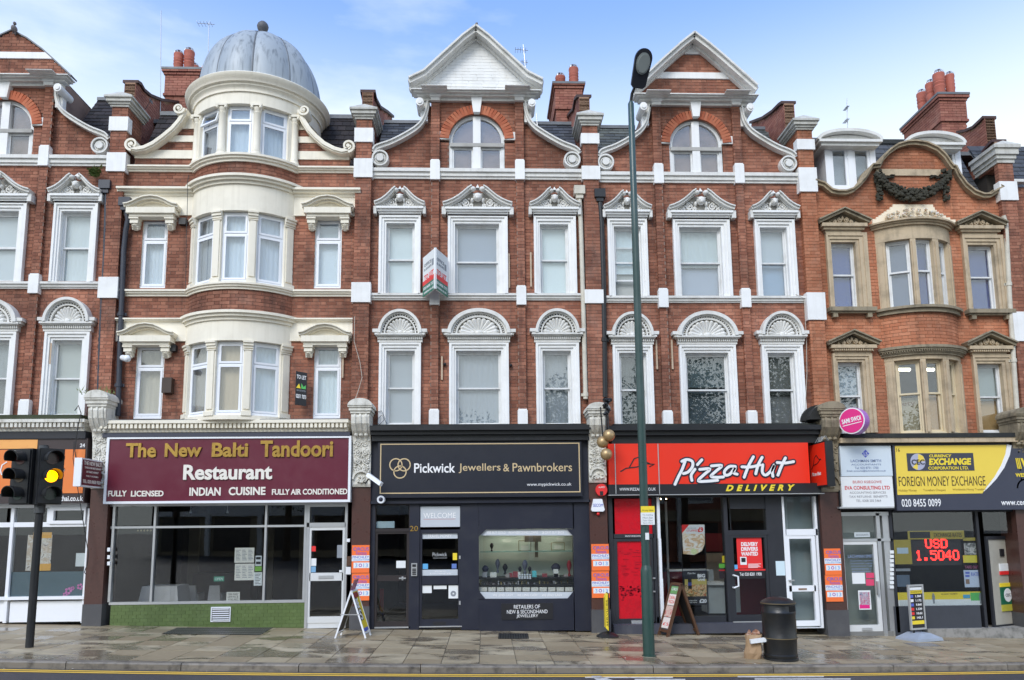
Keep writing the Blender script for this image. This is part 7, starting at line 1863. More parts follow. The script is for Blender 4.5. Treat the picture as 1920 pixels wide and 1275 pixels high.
# led rate board
lb = empty('rate_display', (U(1757, 1030, .02)[0], .02, U(1757, 1062, .02)[1]), 'black LED board showing USD 1.5040 in red behind the glass', 'screen')
part('board', K_BLACK, lb, (1708, 1009, 1803, 1060, .0, .06))
GL = {'U': ['10001']*6+['01110'], 'S': ['01110', '10001', '10000', '01110', '00001', '10001', '01110'], 'D': ['11110']+['10001']*5+['11110'], '1': ['00100', '01100', '00100', '00100', '00100', '00100', '01110'], '.': ['00000']*5+['01100', '01100'],
      '5': ['11111', '10000', '11110', '00001', '00001', '10001', '01110'], '0': ['01110']+['10001']*5+['01110'], '4': ['00010', '00110', '01010', '10010', '11111', '00010', '00010']}
LED = mat('red_led', (1.0, .02, .015), .5, emit=5.0)
def led(t, x0, x1, y0, y1):
    q = MB(); n = len(t); a, z1 = U(x0, y0, .0); c, _ = U(x1, y0, .0); _, z0 = U(x0, y1, .0); cw_ = (c-a)/(n*6-1); ch_ = (z1-z0)/7
    for i, g in enumerate(t):
        for r_, row in enumerate(GL[g]):
            for k_, v in enumerate(row):
                if v == '1': x, z = a+(i*6+k_+.5)*cw_, z1-(r_+.5)*ch_; q.box(x-cw_*.52, x+cw_*.52, -.008, .0, z-ch_*.42, z+ch_*.42)
    q.build('led_characters', LED, lb, kind='stuff')
led('USD', 1734, 1775, 1010.5, 1028); led('1.5040', 1716, 1797, 1032, 1051)
# open door with mesh film
q = MB(); a = Vector((U(1856, 1080, -.1)[0], -.1, 0)); c_ = Vector((U(1915, 1080, .35)[0], .35, 0)); zt = U(1885, 1005, .1)[1]; zb = gz(a.x)+.14; u = (c_-a).normalized(); w = (c_-a).length; n = Vector((-u.y, u.x, 0)); M = frame_M((a.x, a.y, zb), u, n)
q.M = M; q.ring((0, 0, w, zt-zb), (.06, .1, w-.07, zt-zb-.07), 0, .05); d = q.build('open_door', CHAR, s)
q = MB(); q.M = M; q.box(.06, w-.07, .02, .025, .1, zt-zb-.07); q.build('mesh_film', mat('perforated_film', (.40, .38, .32), .6, grime=.3), d); q = MB(); q.M = M; q.box(w-.015, w, -.01, .0, 0, zt-zb); q.build('door_edge', ALU, d)
for u0, v0, u1, v1, m_ in ((.34, .62, .6, .70, K_PAPER), (.34, .58, .6, .62, K_RED), (.4, .78, .52, .86, K_BLACK), (.3, .26, .68, .45, INK('dark_green_sticker', (.01, .12, .06))), (.3, .45, .68, .49, K_YEL), (.3, .19, .68, .26, INK('olive_sticker', (.45, .42, .05)))):
    q = MB(); q.M = M; q.box(u0*w, u1*w, -.004 if m_ != K_YEL else -.005, .02, v0*(zt-zb), v1*(zt-zb)); q.build('door_sticker', m_, d)
q = MB(); q.M = M; q.prism([(w*.5+w*.12*math.cos(t), (zt-zb)*.36+w*.13*math.sin(t)) for t in [2*math.pi*i/16 for i in range(16)]], -.008, -.003); q.build('door_sticker', K_PAPER, d)
text_on('CEC', frame_M((a.x+u.x*w*.42-n.x*.009, a.y+u.y*w*.42-n.y*.009, zb+(zt-zb)*.345), u, n), w*.16, .06, K_BLACK, d)
part('bell_stickers', K_PAPER, s, *[(1669, 1032+i*8.2, 1676, 1038+i*8.2, -.13, -.11) for i in range(9)])
# accountants lightbox sign
sg = empty('fascia_sign', (U(1624, 890, -.3)[0], -.3, U(1624, 952, -.3)[1]), 'pale two-part accountants sign above the silver door', 'sign')
part('sign_box', K_BLACK, sg, (1571, 833, 1679, 956, -.26, .0))
part('upper_panel', INK('pale_blue_panel', (.62, .70, .76)), sg, (1576, 836, 1672, 892.5, -.32, -.26)); part('lower_panel', INK('white_panel', (.78, .80, .80)), sg, (1578, 893.5, 1675, 950, -.32, -.26)); part('sign_edge', ALU, sg, (1574, 950, 1677, 953, -.33, -.2))
prect([(1623, 843), (1630, 850.5), (1623, 858), (1616, 850.5)], -.325, -.32, 'diamond_emblem', K_BLUE, sg); ptext('LS', 1619.5, 847.5, 1626.5, 854, -.326, K_WHITE, sg, depth=.002)
NB = INK('muted_blue', (.16, .22, .38)); RB = INK('muted_red', (.6, .12, .12)); GB = INK('muted_grey', (.3, .3, .32))
for t, a, c, y0, y1, m_, bd in (('LACHMAN SMITH', 1595, 1652, 861.5, 866.5, NB, .01), ('ACCOUNTANTS', 1596, 1652, 869.5, 872.5, NB, 0), ('Tel: 020 8731 1700', 1603, 1647, 875, 879.5, NB, 0), ('Email: accounts@lachmansmith.co.uk', 1588, 1661, 881, 885, NB, 0),
                         ('BIURO KSIEGOWE', 1599, 1653, 901, 906, RB, 0), ('EVA CONSULTING LTD', 1584, 1668.5, 911, 918, INK('strong_red', (.65, .04, .05)), .02), ('ACCOUNTING SERVICES', 1593, 1661, 921.5, 925.5, GB, 0), ('TAX RETURNS  BENEFITS', 1592, 1664, 929, 933, GB, 0), ('TEL. 0208 202 5464', 1605, 1652, 936.5, 941, GB, 0)):
    ptext(t, a, y0, c, y1, -.322, m_, sg, depth=.002, bold=bd)
# exchange sign
sg = empty('fascia_sign', (U(1800, 890, -.32)[0], -.32, U(1800, 953, -.32)[1]), 'yellow and slate blue foreign money exchange sign at right', 'sign')
part('sign_board', SLBLUE, sg, (1678, 834, 1990, 956, -.32, .0))
arcp = [(1676, 836), (1888, 834), (1886, 850), (1880, 870), (1868, 893), (1855, 909), (1843, 925), (1682, 928)]
prect([(1678, 836), (1887, 834), (1885, 852), (1877, 874), (1864, 895), (1850, 912), (1842, 925), (1683, 928)], -.326, -.32, 'yellow_panel', YELS, sg)
q = MB(); q.ribbon([U(a, b, -.33) for a, b in ((1892.5, 834), (1889.5, 852), (1880, 875), (1866, 897), (1853, 912), (1845, 921))], [.1, .095, .08, .055, .035, .01], -.33, -.32); q.build('white_swoosh', K_WHITE, sg)
part('logo_panel', SLBLUE, sg, (1701, 849.5, 1826, 882.5, -.333, -.326)); q = MB(); cx, z = U(1721, 866, -.335); q.prism([(cx+.16*math.cos(t), z+.175*math.sin(t)) for t in [2*math.pi*i/28 for i in range(28)]], -.337, -.333); q.build('logo_disc', INK('lilac_grey', (.42, .43, .55)), sg)
q = MB(); q.prism([(cx, z), (cx+.02, z+.17), (cx+.12, z+.12), (cx+.155, z+.02)], -.339, -.337); q.prism([(cx, z), (cx-.02, z-.17), (cx-.12, z-.12), (cx-.03, z-.02)], -.339, -.337); q.build('logo_wedge', YELS, sg)
ptext('CEC', 1709, 861.5, 1733.5, 871, -.34, K_BLACK, sg, bold=.02); ptext('CURRENCY', 1742, 852, 1784, 857.5, -.333, K_YEL, sg, bold=.03, shear=.15); ptext('EXCHANGE', 1741.5, 859, 1821, 872, -.333, K_YEL, sg, bold=.05, shear=.12); ptext('CORPORATION LTD.', 1740.5, 874.5, 1816, 880.5, -.333, K_YEL, sg, bold=.02)
ptext('FOREIGN MONEY EXCHANGE', 1685, 893, 1847.5, 911, -.327, INK('brown_black', (.05, .035, .02)), sg, bold=-.005); ptext('Holiday Money', 1685, 917, 1719, 923, -.327, INK('olive_print', (.42, .3, .05)), sg); ptext('Travellers Cheques', 1731, 916.5, 1773, 922, -.327, MATS['olive_print'], sg); ptext('Worldwide Money Transfers', 1786, 915.5, 1848, 920.5, -.327, MATS['olive_print'], sg)
ptext('16', 1680.5, 840.5, 1687, 847, -.327, MATS['brown_black'], sg); ptext('020 8455 0099', 1690.5, 935.5, 1764, 950, -.321, K_WHITE, sg, bold=.01)
ptext('www.cecltd.co.uk', 1877, 936, 1965, 947, -.321, K_WHITE, sg, bold=.01); ptext('WESTERN UNION', 1904, 887, 1975, 894, -.321, K_YEL, sg, bold=.03)
q = MB()
for x in (1904, 1907, 1910): q.prism([U(x, 859, -.33), U(x+1.6, 859, -.33), U(x+6, 879, -.33), U(x+4.4, 879, -.33)], -.33, -.32)
q.build('sign_stripes', K_YEL, sg); ptext('WU', 1914, 859, 1950, 879, -.321, K_YEL, sg, bold=.05)
# round magenta sign of the next shop, edge-lit disc on a bracket
X0 = U0(1583, 790, -.3)[0]
ds = empty('projecting_sign', (X0, -.4, U0(1590, 812, -.5)[1]), 'round magenta and purple projecting sign beside the sooty console', 'sign')
c0 = Vector((U0(1597, 789, -.75)[0], -.75, U0(1597, 789, -.75)[1])); nrm = Vector((-.78, -.62, 0)).normalized(); uu = Vector((.62, -.78, 0)).normalized()
M = frame_M(c0, uu, -nrm); R_ = .275
for nm, m_, r0, a, b in (('sign_rim', mat('violet_rim', (.42, .16, .55), .3), R_, .0, .2), ('white_ring', K_PAPER, R_*.985, -.006, .0), ('sign_face', K_PINK, R_*.9, -.012, -.006)):
    q = MB(); q.M = M; q.prism([(r0*math.cos(t), r0*math.sin(t)) for t in [2*math.pi*i/36 for i in range(36)]], a, b); q.build(nm, m_, ds)
M2 = M @ Matrix.Rotation(rad(-8), 4, 'Y'); text_on('SAMI SWOI', M2 @ Matrix.Translation((-.2, -.013, -.03)), .4, .1, K_WHITE, ds, bold=.03); q = MB(); q.M = M2; q.box(-.2, .2, -.015, -.012, -.075, -.06); q.build('underline', K_WHITE, ds)
for dz_ in (-.1, .12): q = MB(); q.tube([tuple(c0+Vector((0, .1, dz_))), (X0, -.2, c0.z+dz_)], .015); q.build('bracket', BLACKM, ds)
# ------------------------------------------------------------------ rainwater pipes, boards and fittings on the walls
IRON = mat('lead_grey_pipe', (.035, .04, .055), .45, grime=.4); CREAMPIPE = mat('cream_pipe', (.62, .58, .48), .5, grime=.5, dirt=(.3, .26, .2), streak=.3)
def pipe(pts, r, m_, label, head=True, Y=-.1):
    P = [Vector((U0(a, b, (c[0] if c else Y))[0], (c[0] if c else Y), U0(a, b, (c[0] if c else Y))[1])) for a, b, *c in pts]
    xm_ = P[-1]
    o = empty('drainpipe', P[-1], label, 'drainpipe')
    q = MB(); q.tube(P, r, 12); q.build('pipe', m_, o, smooth=True)
    k = MB()
    for a, b in zip(P, P[1:]):
        L_ = (b-a).length
        for i in range(1, int(L_/1.4)+1):
            c = a.lerp(b, i*1.4/L_) if L_ else a; d_ = (b-a).normalized()
            if abs(d_.z) > .8: k.tube([c-d_*.04, c+d_*.04], r*1.25, 12); k.box(c.x-r*1.8, c.x+r*1.8, c.y+r*.3, c.y+r*.8, c.z-.03, c.z+.03)
    k.build('collar', m_, o)
    if head: h = MB(); h.box(P[0].x-.12, P[0].x+.12, P[0].y-.1, P[0].y+.08, P[0].z-.05, P[0].z+.14); h.box(P[0].x-.08, P[0].x+.08, P[0].y-.07, P[0].y+.06, P[0].z-.14, P[0].z-.05); h.build('hopper_head', m_, o)
    return o
pipe([(199, 352), (198, 420), (196, 470), (191, 560), (187, 650), (184, 735)], .035, IRON, 'thin dark drainpipe left of the white stone block, beside the far left house')
pipe([(236, 384, -.14), (240, 412, -.14), (236, 432, -.1), (232, 470, -.1), (227, 600, -.1), (221, 780, -.1)], .055, IRON, 'thick grey drainpipe at the left edge of the turret house')
pipe([(1086, 362), (1089, 420), (1092, 520), (1095, 620), (1098, 748)], .05, CREAMPIPE, 'cream drainpipe at the right edge of the jewellers house')
pipe([(1124, 368), (1128, 420), (1131, 520), (1133, 640), (1134, 745)], .06, BLACKM, 'black drainpipe at the left edge of the pizza shop house')
pipe([(1881, 405), (1886, 420), (1893, 560), (1902, 700), (1908, 790)], .05, CREAMPIPE, 'cream drainpipe at the right edge of the orange brick house', head=False)
# fairlead strips and small boxes
def strip(x, y0, y1, label): q = MB(); q.pbox(x, y0, x+3, y1, -.05, .0); q.build('cable_batten', mat('old_batten', (.55, .42, .30), .8, grime=.5), None, label=label, cat='batten')
for x, y0, y1, l in ((53, 643, 682, 'short pale wall batten left of the painted block on the far left house'), (93, 643, 682, 'short pale wall batten right of the inner pier on the far left house'), (641, 666, 708, 'short pale batten beside the lower right turret house window'), (660, 666, 708, 'short pale batten nearest the pier of the turret house'),
                     (953, 475, 539, 'long pale batten right of the central upper jewellers house window'), (994, 473, 537, 'long pale batten left of the upper right jewellers house window'), (827, 668, 712, 'short pale batten left of the central lower jewellers house window'), (1230, 637, 692, 'pale batten by the street lamp on the pizza shop house'), (1259, 637, 692, 'pale batten left of the central lower pizza shop house window')): strip(x, y0, y1, l)
q = MB(); q.pbox(303, 708, 321, 736, -.16, .0); q.build('wall_vent_box', mat('brown_box', (.055, .035, .025), .5), None, label='brown box on the brick beside the lower left window', cat='vent box')
q = MB(); q.pbox(335, 408, 348, 420, -.12, .0); q.build('wall_lamp', BLACKM, None, label='small black fitting on brick below the upper cream frieze', cat='fitting')
q = MB(); q.pbox(318, 646, 329, 658, -.12, .0); q.build('wall_lamp', BLACKM, None, label='small black fitting on brick below the lower cream frieze', cat='fitting')
for x, y, l in ((834, 683, 'small dark round stud left of the wide lower window'), (958, 685, 'small dark round stud right of the wide lower window')): q = MB(); cx, z = U(x, y, -.06); q.ball((cx, -.05, z), .035, .05, .035); q.build('wall_stud', BLACKM, None, smooth=True, label=l, cat='stud')
q = MB(); a = U0(224, 668, -.3); q.tube([(a[0], -.16, a[1]), (a[0]+.16, -.3, a[1]-.05)], [.06, .075], 14); q.ball((a[0]+.16, -.3, a[1]-.05), .075); q.build('cctv_camera', PVC, None, smooth=True, label='small white camera on the thick grey drainpipe', cat='camera')
def cable(pts, r, label, m_=None, Y=-.08):
    q = MB(); q.tube([(U0(a, b, Y)[0], Y, U0(a, b, Y)[1]) for a, b in pts], r, 5); return q.build('cable', m_ or mat('pale_cable', (.5, .45, .38), .6), None, label=label, cat='cable')
cable([(665, 593), (664, 640), (675, 680), (679, 708), (671, 735), (663, 757)], .007, 'pale cable looping down the pier above the carved console', Y=-.2)
cable([(354, 328), (351, 342), (352, 360), (350, 430), (349, 480), (348, 542)], .006, 'thin dark cable down the joint left of the turret bay', BLACKM, -.3)
cable([(1492, 552), (1508, 560), (1512, 640), (1513, 700), (1509, 780)], .007, 'pale cable down the right side of the pizza shop house', Y=-.1)
cable([(139, 828), (137, 860), (148, 930), (158, 990), (166, 1040), (163, 1060), (158, 1073), (162, 1078)], .008, 'black cables dangling beside the orange shop', BLACKM, -.38)
cable([(140, 770), (147, 760), (152, 775), (146, 800), (140, 845), (146, 880)], .01, 'black cable knot hanging from the left console', BLACKM, -.5)
cable([(700, 775), (715, 770), (722, 785), (712, 796), (703, 790), (716, 778), (726, 795)], .006, 'coiled thin cable on the black cornice by the jewellers', BLACKM, -.12)
# to-let boards
def board_text(M, w, h, items, root):
    for t, u0, u1, v0, v1, m_ in items:
        Mx = M @ Matrix.Translation((w*u0, 0, h*v0))
        if t == '#': q = MB(); q.M = Mx; q.box(0, w*(u1-u0), -.003, .0, 0, h*(v1-v0)); q.build('print_band', m_, root)
        else: text_on(t, Mx, w*(u1-u0), h*(v1-v0), m_, root, depth=.004, bold=.02)
x0, z0 = U0(555, 761, -.22); x1, z1 = U0(577, 697, -.22)
tb = empty('to_let_board', (x0, -.2, z0), 'black TO LET board with green and yellow emblem beside the turret bay', 'sign')
M = frame_M((x0, -.30, z0+.02), Vector((.93, .36, 0)).normalized(), Vector((-.36, .93, 0)).normalized()); w = (x1-x0)*1.02; h = z1-z0-.02
M = M @ Matrix(((1, 0, 0, 0), (0, 1, 0, 0), (-.12, 0, 1, 0), (0, 0, 0, 1)))
q = MB(); q.M = M; q.box(0, w, 0, .03, 0, h); q.build('board', K_BLACK, tb)
board_text(M, w, h, [('TO LET', .08, .92, .78, .90, K_WHITE), ('DK ESTATES', .1, .9, .41, .46, K_GREY), ('02071 7073', .05, .95, .2, .32, K_WHITE)], tb)
for pts, m_ in (([(.05, .5), (.45, .5), (.3, .64)], K_YEL), ([(.5, .5), (.5, .66), (.7, .56), (.9, .62), (.9, .5)], K_GREEN)): q = MB(); q.M = M; q.prism([(a*w, b*h) for a, b in pts], -.004, 0); q.build('emblem', m_, tb)
tv = empty('to_let_board', (U0(815, 545, -.8)[0], -.12, U0(815, 545, -.8)[1]), 'V-shaped white, red and green TO LET board over the jewellers', 'sign')
ex, _ = U0(816, 500, -.78); zt = U0(816, 464, -.78)[1]; zb = U0(816, 541, -.78)[1]; BG = mat('board_green', (.03, .17, .11), .5)
for s_, px in ((-1, 793), (1, 839.5)):
    wx, _ = U0(px, 500, -.16); u = Vector((wx-ex, .62, 0)) if s_ > 0 else Vector((ex-wx, -.62, 0)); w = u.length; u.normalize(); n = Vector((-u.y, u.x, 0))
    o0 = (ex, -.78, zb) if s_ > 0 else (wx, -.16, zb); M = frame_M(o0, u, n); h = zt-zb
    q = MB(); q.M = M; q.box(0, w, 0, .03, 0, h); bd = q.build('board', K_PAPER, tv)
    board_text(M, w, h, [('#', 0, 1, 0, .27, BG), ('#', 0, 1, .27, .38, K_RED), ('TO LET', .12, .88, .385, .51, K_RED), ('020 8458 7373', .06, .94, .15, .22, K_WHITE), ('estates.co.uk', .1, .9, .05, .11, K_WHITE), ('OFFICE', .12, .7, .72, .8, K_GREY), ('& SHOPS', .12, .7, .62, .68, K_GREY), ('#', .74, .88, .62, .78, K_GREY)], bd)
# light tubes seen through the upper windows
TUBE = mat('lit_tube', (1.0, .95, .70), .5, emit=6.0)
def tube_lamp(a, b, Y0, Y1, label):
    p = (U0(a[0], a[1], Y0)[0], Y0, U0(a[0], a[1], Y0)[1]); c = (U0(b[0], b[1], Y1)[0], Y1, U0(b[0], b[1], Y1)[1])
    q = MB(); q.tube([p, c], .035, 8); q.build('ceiling_tube_light', TUBE, None, label=label, cat='lamp')
tube_lamp((1158, 694), (1196, 694), 1.6, 1.6, 'lit tube light behind the window left of the lamp post'); tube_lamp((1333, 702), (1364, 678), 1.2, 2.6, 'slanting lit tube light behind the central lower window of the pizza house')
tube_lamp((1676, 693), (1706, 693), 1.0, 1.0, 'lit tube light behind the left bow window'); tube_lamp((1727, 693), (1751, 693), 1.0, 1.0, 'lit tube light behind the middle bow window')
# aerials
def aerial(px, y0, y1, Y, label, arms=(), lean=0):
    a = U0(px, y1, Y); b = U0(px+lean, y0, Y); q = MB(); q.tube([(a[0], Y, a[1]-.4), (b[0], Y, b[1])], .011, 6)
    for t, l in arms: x = a[0]+(b[0]-a[0])*t; z = a[1]+(b[1]-a[1])*t; q.tube([(x-l, Y, z+.02), (x+l*.5, Y, z-.01)], .009, 5)
    for t, l in arms:
        x = a[0]+(b[0]-a[0])*t; z = a[1]+(b[1]-a[1])*t
        for i in range(5): q.tube([(x-l+i*l*.3, Y-.12, z), (x-l+i*l*.3, Y+.12, z)], .006, 4)
    q.build('tv_aerial', ALU, None, label=label, cat='aerial')
aerial(302, 20, 196, 2.2, 'very tall thin aerial left of the turret dome'); aerial(990, 84, 150, 2.0, 'leaning aerial right of the white gable', ((.85, .22), (.5, .12)), -9); aerial(1588, 185, 245, 2.2, 'thin aerial above the left dormer', ((.7, .05), (.3, .06)))
aerial(1009, 212, 240, 1.5, 'short bent aerial wire between gable scroll and chimney', (), -3); aerial(392, 42, 72, 3.6, 'faint aerial behind the left of the dome', ((.9, .3),))
# birds on the gables
def bird(px, py, label, s=1.0):
    x, z = U0(px, py, -.1); o = MB(); o.ball((x, -.1, z+.1*s), .055*s, .09*s, .08*s, 12, 8); o.ball((x+.02, -.13, z+.21*s), .035*s, .04*s, .04*s, 10, 6); o.tube([(x, -.1, z+.05), (x-.02, .05, z-.02)], [.03, .012], 6); o.tube([(x+.03, -.16, z+.21*s), (x+.05, -.2, z+.205*s)], [.01, .003], 5)
    for s_ in (-1, 1): o.tube([(x+.02*s_, -.1, z+.04), (x+.02*s_, -.1, z-.02)], .006, 4)
    o.build('pigeon', mat('pigeon_feather', (.16, .14, .14), .8, grime=.6, dirt=(.35, .33, .33), nscale=20), None, smooth=True, label=label, cat='bird')
bird(892, 63, 'pigeon standing on the tip of the white painted gable'); bird(26, 62, 'pigeon standing on the brick gable at far left')

# ------------------------------------------------------------------ street furniture
GREENP = mat('dark_green_paint', (.018, .055, .045), .35, grime=.35, dirt=(.05, .08, .07), streak=.3); GREENL = mat('faded_green_paint', (.10, .19, .19), .35, grime=.3, dirt=(.2, .27, .27))
g = GP(1217, 1230); lx, ly = g.x, g.y
lp = empty('street_lamp', (lx, ly, gz(lx)), 'tall green street lamp post standing on the pavement before the pizza shop', 'street lamp')
ZL = lambda py, px=1200: U0(px, py, ly)[1]
q = MB(); b0 = gz(lx); q.lathe([(.098, b0), (.098, ZL(1070)), (.09, ZL(1067)), (.074, ZL(1060))], lx, ly, 20); q.lathe([(.12, b0), (.12, b0+.015), (.09, b0+.02)], lx, ly, 20); q.build('pole_base', GREENP, lp, smooth=True)
q = MB(); q.lathe([(.074, ZL(1061)), (.070, ZL(700)), (.062, ZL(450)), (.055, ZL(195)), (.03, ZL(190)), (.0, ZL(189))], lx, ly, 20); q.build('pole', mat('pole_green', (.03, .065, .058), .3, grime=.5, dirt=(.10, .14, .14), nscale=1.0), lp, smooth=True)
q = MB(); xt = lx; y_ = ly; zt = ZL(192); hx0, hz0 = U0(1192, 158, ly-.2); q.tube([(xt, y_, zt), (xt+.02, y_-.03, zt+.15), (hx0, y_-.15, hz0)], [.03, .028, .025], 10); q.build('bracket_arm', BLACKM, lp, smooth=True)
# lamp head: flat oval housing tipped up, with a pale bowl underneath
hc = Vector((U0(1203, 127, ly-.45)[0], ly-.45, U0(1203, 127, ly-.45)[1])); L_ = .36
ax_ = Vector((.13, -.56, .82)).normalized(); sd = Vector((1, .1, .0)).normalized(); sd = (sd-ax_*sd.dot(ax_)).normalized(); nn = ax_.cross(sd).normalized()
if nn.y < 0: nn = -nn
M = Matrix.Identity(4)
for i, v in enumerate((sd, nn, ax_)):
    for j in range(3): M[j][i] = v[j]
for j in range(3): M[j][3] = hc[j]
q = MB(); q.M = M; out = [(.13*math.cos(t)*(1 if math.sin(t) > 0 else 1), .12+.15*math.sin(t)) for t in [math.pi*i/14 for i in range(15)]]+[(-.11, -.25), (-.07, -.29), (.07, -.29), (.11, -.25)]
out = [(a*1.22, b*1.18) for a, b in out]
q.prism(out, -.03, .03); q.prism([(a*.9, b*.92) for a, b in out], .0, .09); q.prism([(a*.65, b*.7) for a, b in out], .05, .13); q.build('lamp_head', mat('lamp_housing', (.02, .022, .03), .45, grime=.3), lp)
q = MB(); q.M = M; vs = []; q.prism([(.125*math.cos(t), .07+.18*math.sin(t)) for t in [2*math.pi*i/24 for i in range(24)]], -.05, -.03); q.prism([(.1*math.cos(t), .07+.15*math.sin(t)) for t in [2*math.pi*i/24 for i in range(24)]], -.075, -.05); q.build('lamp_bowl', mat('cloudy_bowl', (.30, .33, .32), .3, grime=.3), lp, smooth=True)
def pole_plate(x0, y0, x1, y1, name, m_, root, Yo): return psheet(x0, y0, x1, y1, Yo, m_, root, name, .004)
pl = empty('parking_sign', (lx, ly-.1, ZL(985)), 'yellow and white no loading plate strapped to the street lamp', 'sign'); YP = ly-.095
p1 = pole_plate(1201.5, 949, 1227.5, 961, 'yellow_plate', K_YEL, pl, YP); p2 = pole_plate(1201.5, 961, 1227.5, 984, 'white_plate', K_PAPER, pl, YP)
ptext('At any time', 1204, 955, 1225, 959, YP, K_BLACK, pl, depth=.002)
for i, t in enumerate(('No loading', 'Mon-Sat', '7am-10am', '4pm-7pm')): ptext(t, 1205, 964+i*5, 1224, 967.4+i*5, YP, K_GREY, pl, depth=.002)
p3 = psheet(1210, 999, 1217, 1012, YP+.01, K_PAPER, None, 'lamp_number_plate', .004, label='little white plate on the lamp post under the parking sign', cat='sign')
# traffic light
g = GP(55, 1214); tx, ty = g.x, g.y
tl = empty('traffic_light', (tx, ty, gz(tx)), 'black traffic light with two heads, amber lit on the right one', 'traffic light')
TB = mat('traffic_black', (.010, .011, .012), .5, grime=.4, dirt=(.035, .035, .04)); TZ = lambda py, px=62: U0(px, py, ty)[1]
q = MB(); q.lathe([(.062, gz(tx)-.01), (.062, TZ(835)), (.0, TZ(834))], tx, ty, 20); q.build('pole', TB, tl, smooth=True); q = MB(); q.lathe([(.085, TZ(962)), (.085, TZ(945)), (.07, TZ(940))], tx, ty, 16); q.lathe([(.075, TZ(848)), (.075, TZ(836)), (.0, TZ(835))], tx, ty, 16); q.build('pole_collar', mat('grey_cap', (.06, .065, .07), .5), tl, smooth=True)
def head(pxc, yaw, lit, dx):
    zc = [TZ(861), TZ(894), TZ(927)]; cxw = U0(pxc, 894, ty-.05)[0]
    M = Matrix.Translation((cxw, ty-.02, 0)) @ Matrix.Rotation(yaw, 4, 'Z')
    h = MB(); h.M = M; h.box(-.19, .19, -.09, .12, zc[2]-.17, zc[0]+.17)
    for z in zc: h.box(-.17, .17, -.12, -.08, z-.15, z+.15)
    hd = h.build('signal_head', TB, tl)
    for i, z in enumerate(zc):
        v = MB(); v.M = M; n = 20; vs = []; fs = []
        for k_ in range(n+1):
            a = math.pi*(-.12)+math.pi*1.24*k_/n; c_, s_ = math.cos(a), math.sin(a); L = .21+.02*s_
            for r, y in ((.125, -.12), (.13, -.12-L), (.118, -.12-L), (.113, -.12)): vs.append((r*c_, y, z+r*s_))
        for k_ in range(n):
            a = 4*k_
            for w_ in range(4): fs.append((a+w_, a+(w_+1) % 4, a+4+(w_+1) % 4, a+4+w_))
        v.add(vs, fs); v.build('visor', TB, hd)
        l = MB(); l.M = M; rr = .10; l.prism([(rr*math.cos(t), z+rr*math.sin(t)) for t in [2*math.pi*j/24 for j in range(24)]], -.128, -.11)
        l.build('lens', mat('amber_lit', (1.0, .36, .0), .5, emit=3.2) if (lit and i == 1) else mat('dark_lens_%d' % i, ((.05, .01, .01), (.06, .035, .01), (.01, .03, .02))[i], .2), hd)
    return hd
head(45, rad(-12), False, -1); head(90, rad(44), True, 1)
for z in (TZ(868), TZ(930)): q = MB(); q.box(tx-.26, tx+.26, ty-.03, ty+.03, z-.02, z+.02); q.build('bracket', TB, tl)
# litter bin
g = GP(1464, 1240); bx_, by_ = g.x+.08, g.y+.2; r0 = .27; bz = gz(bx_); BZ = lambda py: U0(1463, py, by_-r0)[1]
lb_ = empty('litter_bin', (bx_, by_, bz), 'round black litter bin with domed lid at the kerb', 'bin')
BINM = mat('black_bin_plastic', (.012, .013, .014), .33, grime=.35, dirt=(.035, .03, .025), bump=.3)
H = BZ(1133)-bz
q = MB(); q.lathe([(r0*1.03, bz), (r0*1.03, bz+.03), (r0*.98, bz+.04), (r0*1.02, bz+.06), (r0*1.02, bz+.09), (r0*.98, bz+.10), (r0*1.0, bz+H*.36), (r0*1.035, bz+H*.38), (r0*1.035, bz+H*.4), (r0*1.0, bz+H*.42), (r0*1.0, bz+H*.8), (r0*1.02, bz+H*.81), (r0*1.02, bz+H*.84), (r0*.99, bz+H*.85), (r0*.97, bz+H*.98)], bx_, by_, 40); q.build('bin_body', BINM, lb_, smooth=True)
q = MB(); q.lathe([(r0*.97, bz+H*.97), (r0*1.05, bz+H*.98), (r0*1.05, bz+H*1.01), (r0*.97, bz+H*1.03), (r0*.7, bz+H*1.075), (r0*.3, bz+H*1.1), (0, bz+H*1.105)], bx_, by_, 40); q.build('bin_lid', BINM, lb_, smooth=True)
q = MB()
for z in (bz+H*.39, bz+H*1.0): q.lathe([(r0*1.055, z-.006), (r0*1.055, z+.006)], bx_, by_, 40)
q.build('gold_band', mat('tarnished_gold_line', (.16, .12, .06), .4), lb_)
q = MB(); q.arc(bx_, by_, r0*.9, r0*1.015, rad(20), rad(75), bz+H*.86, bz+H*.96, 10); q.build('bin_opening', mat('bin_hole', (.002, .002, .002), .9), lb_)
q = MB(); q.arc(bx_, by_, r0*.98, r0*1.012, rad(60), rad(78), bz+H*.5, bz+H*.72, 4); q.build('bin_emblem', mat('tarnished_gold_line', (.16, .12, .06), .4), lb_)
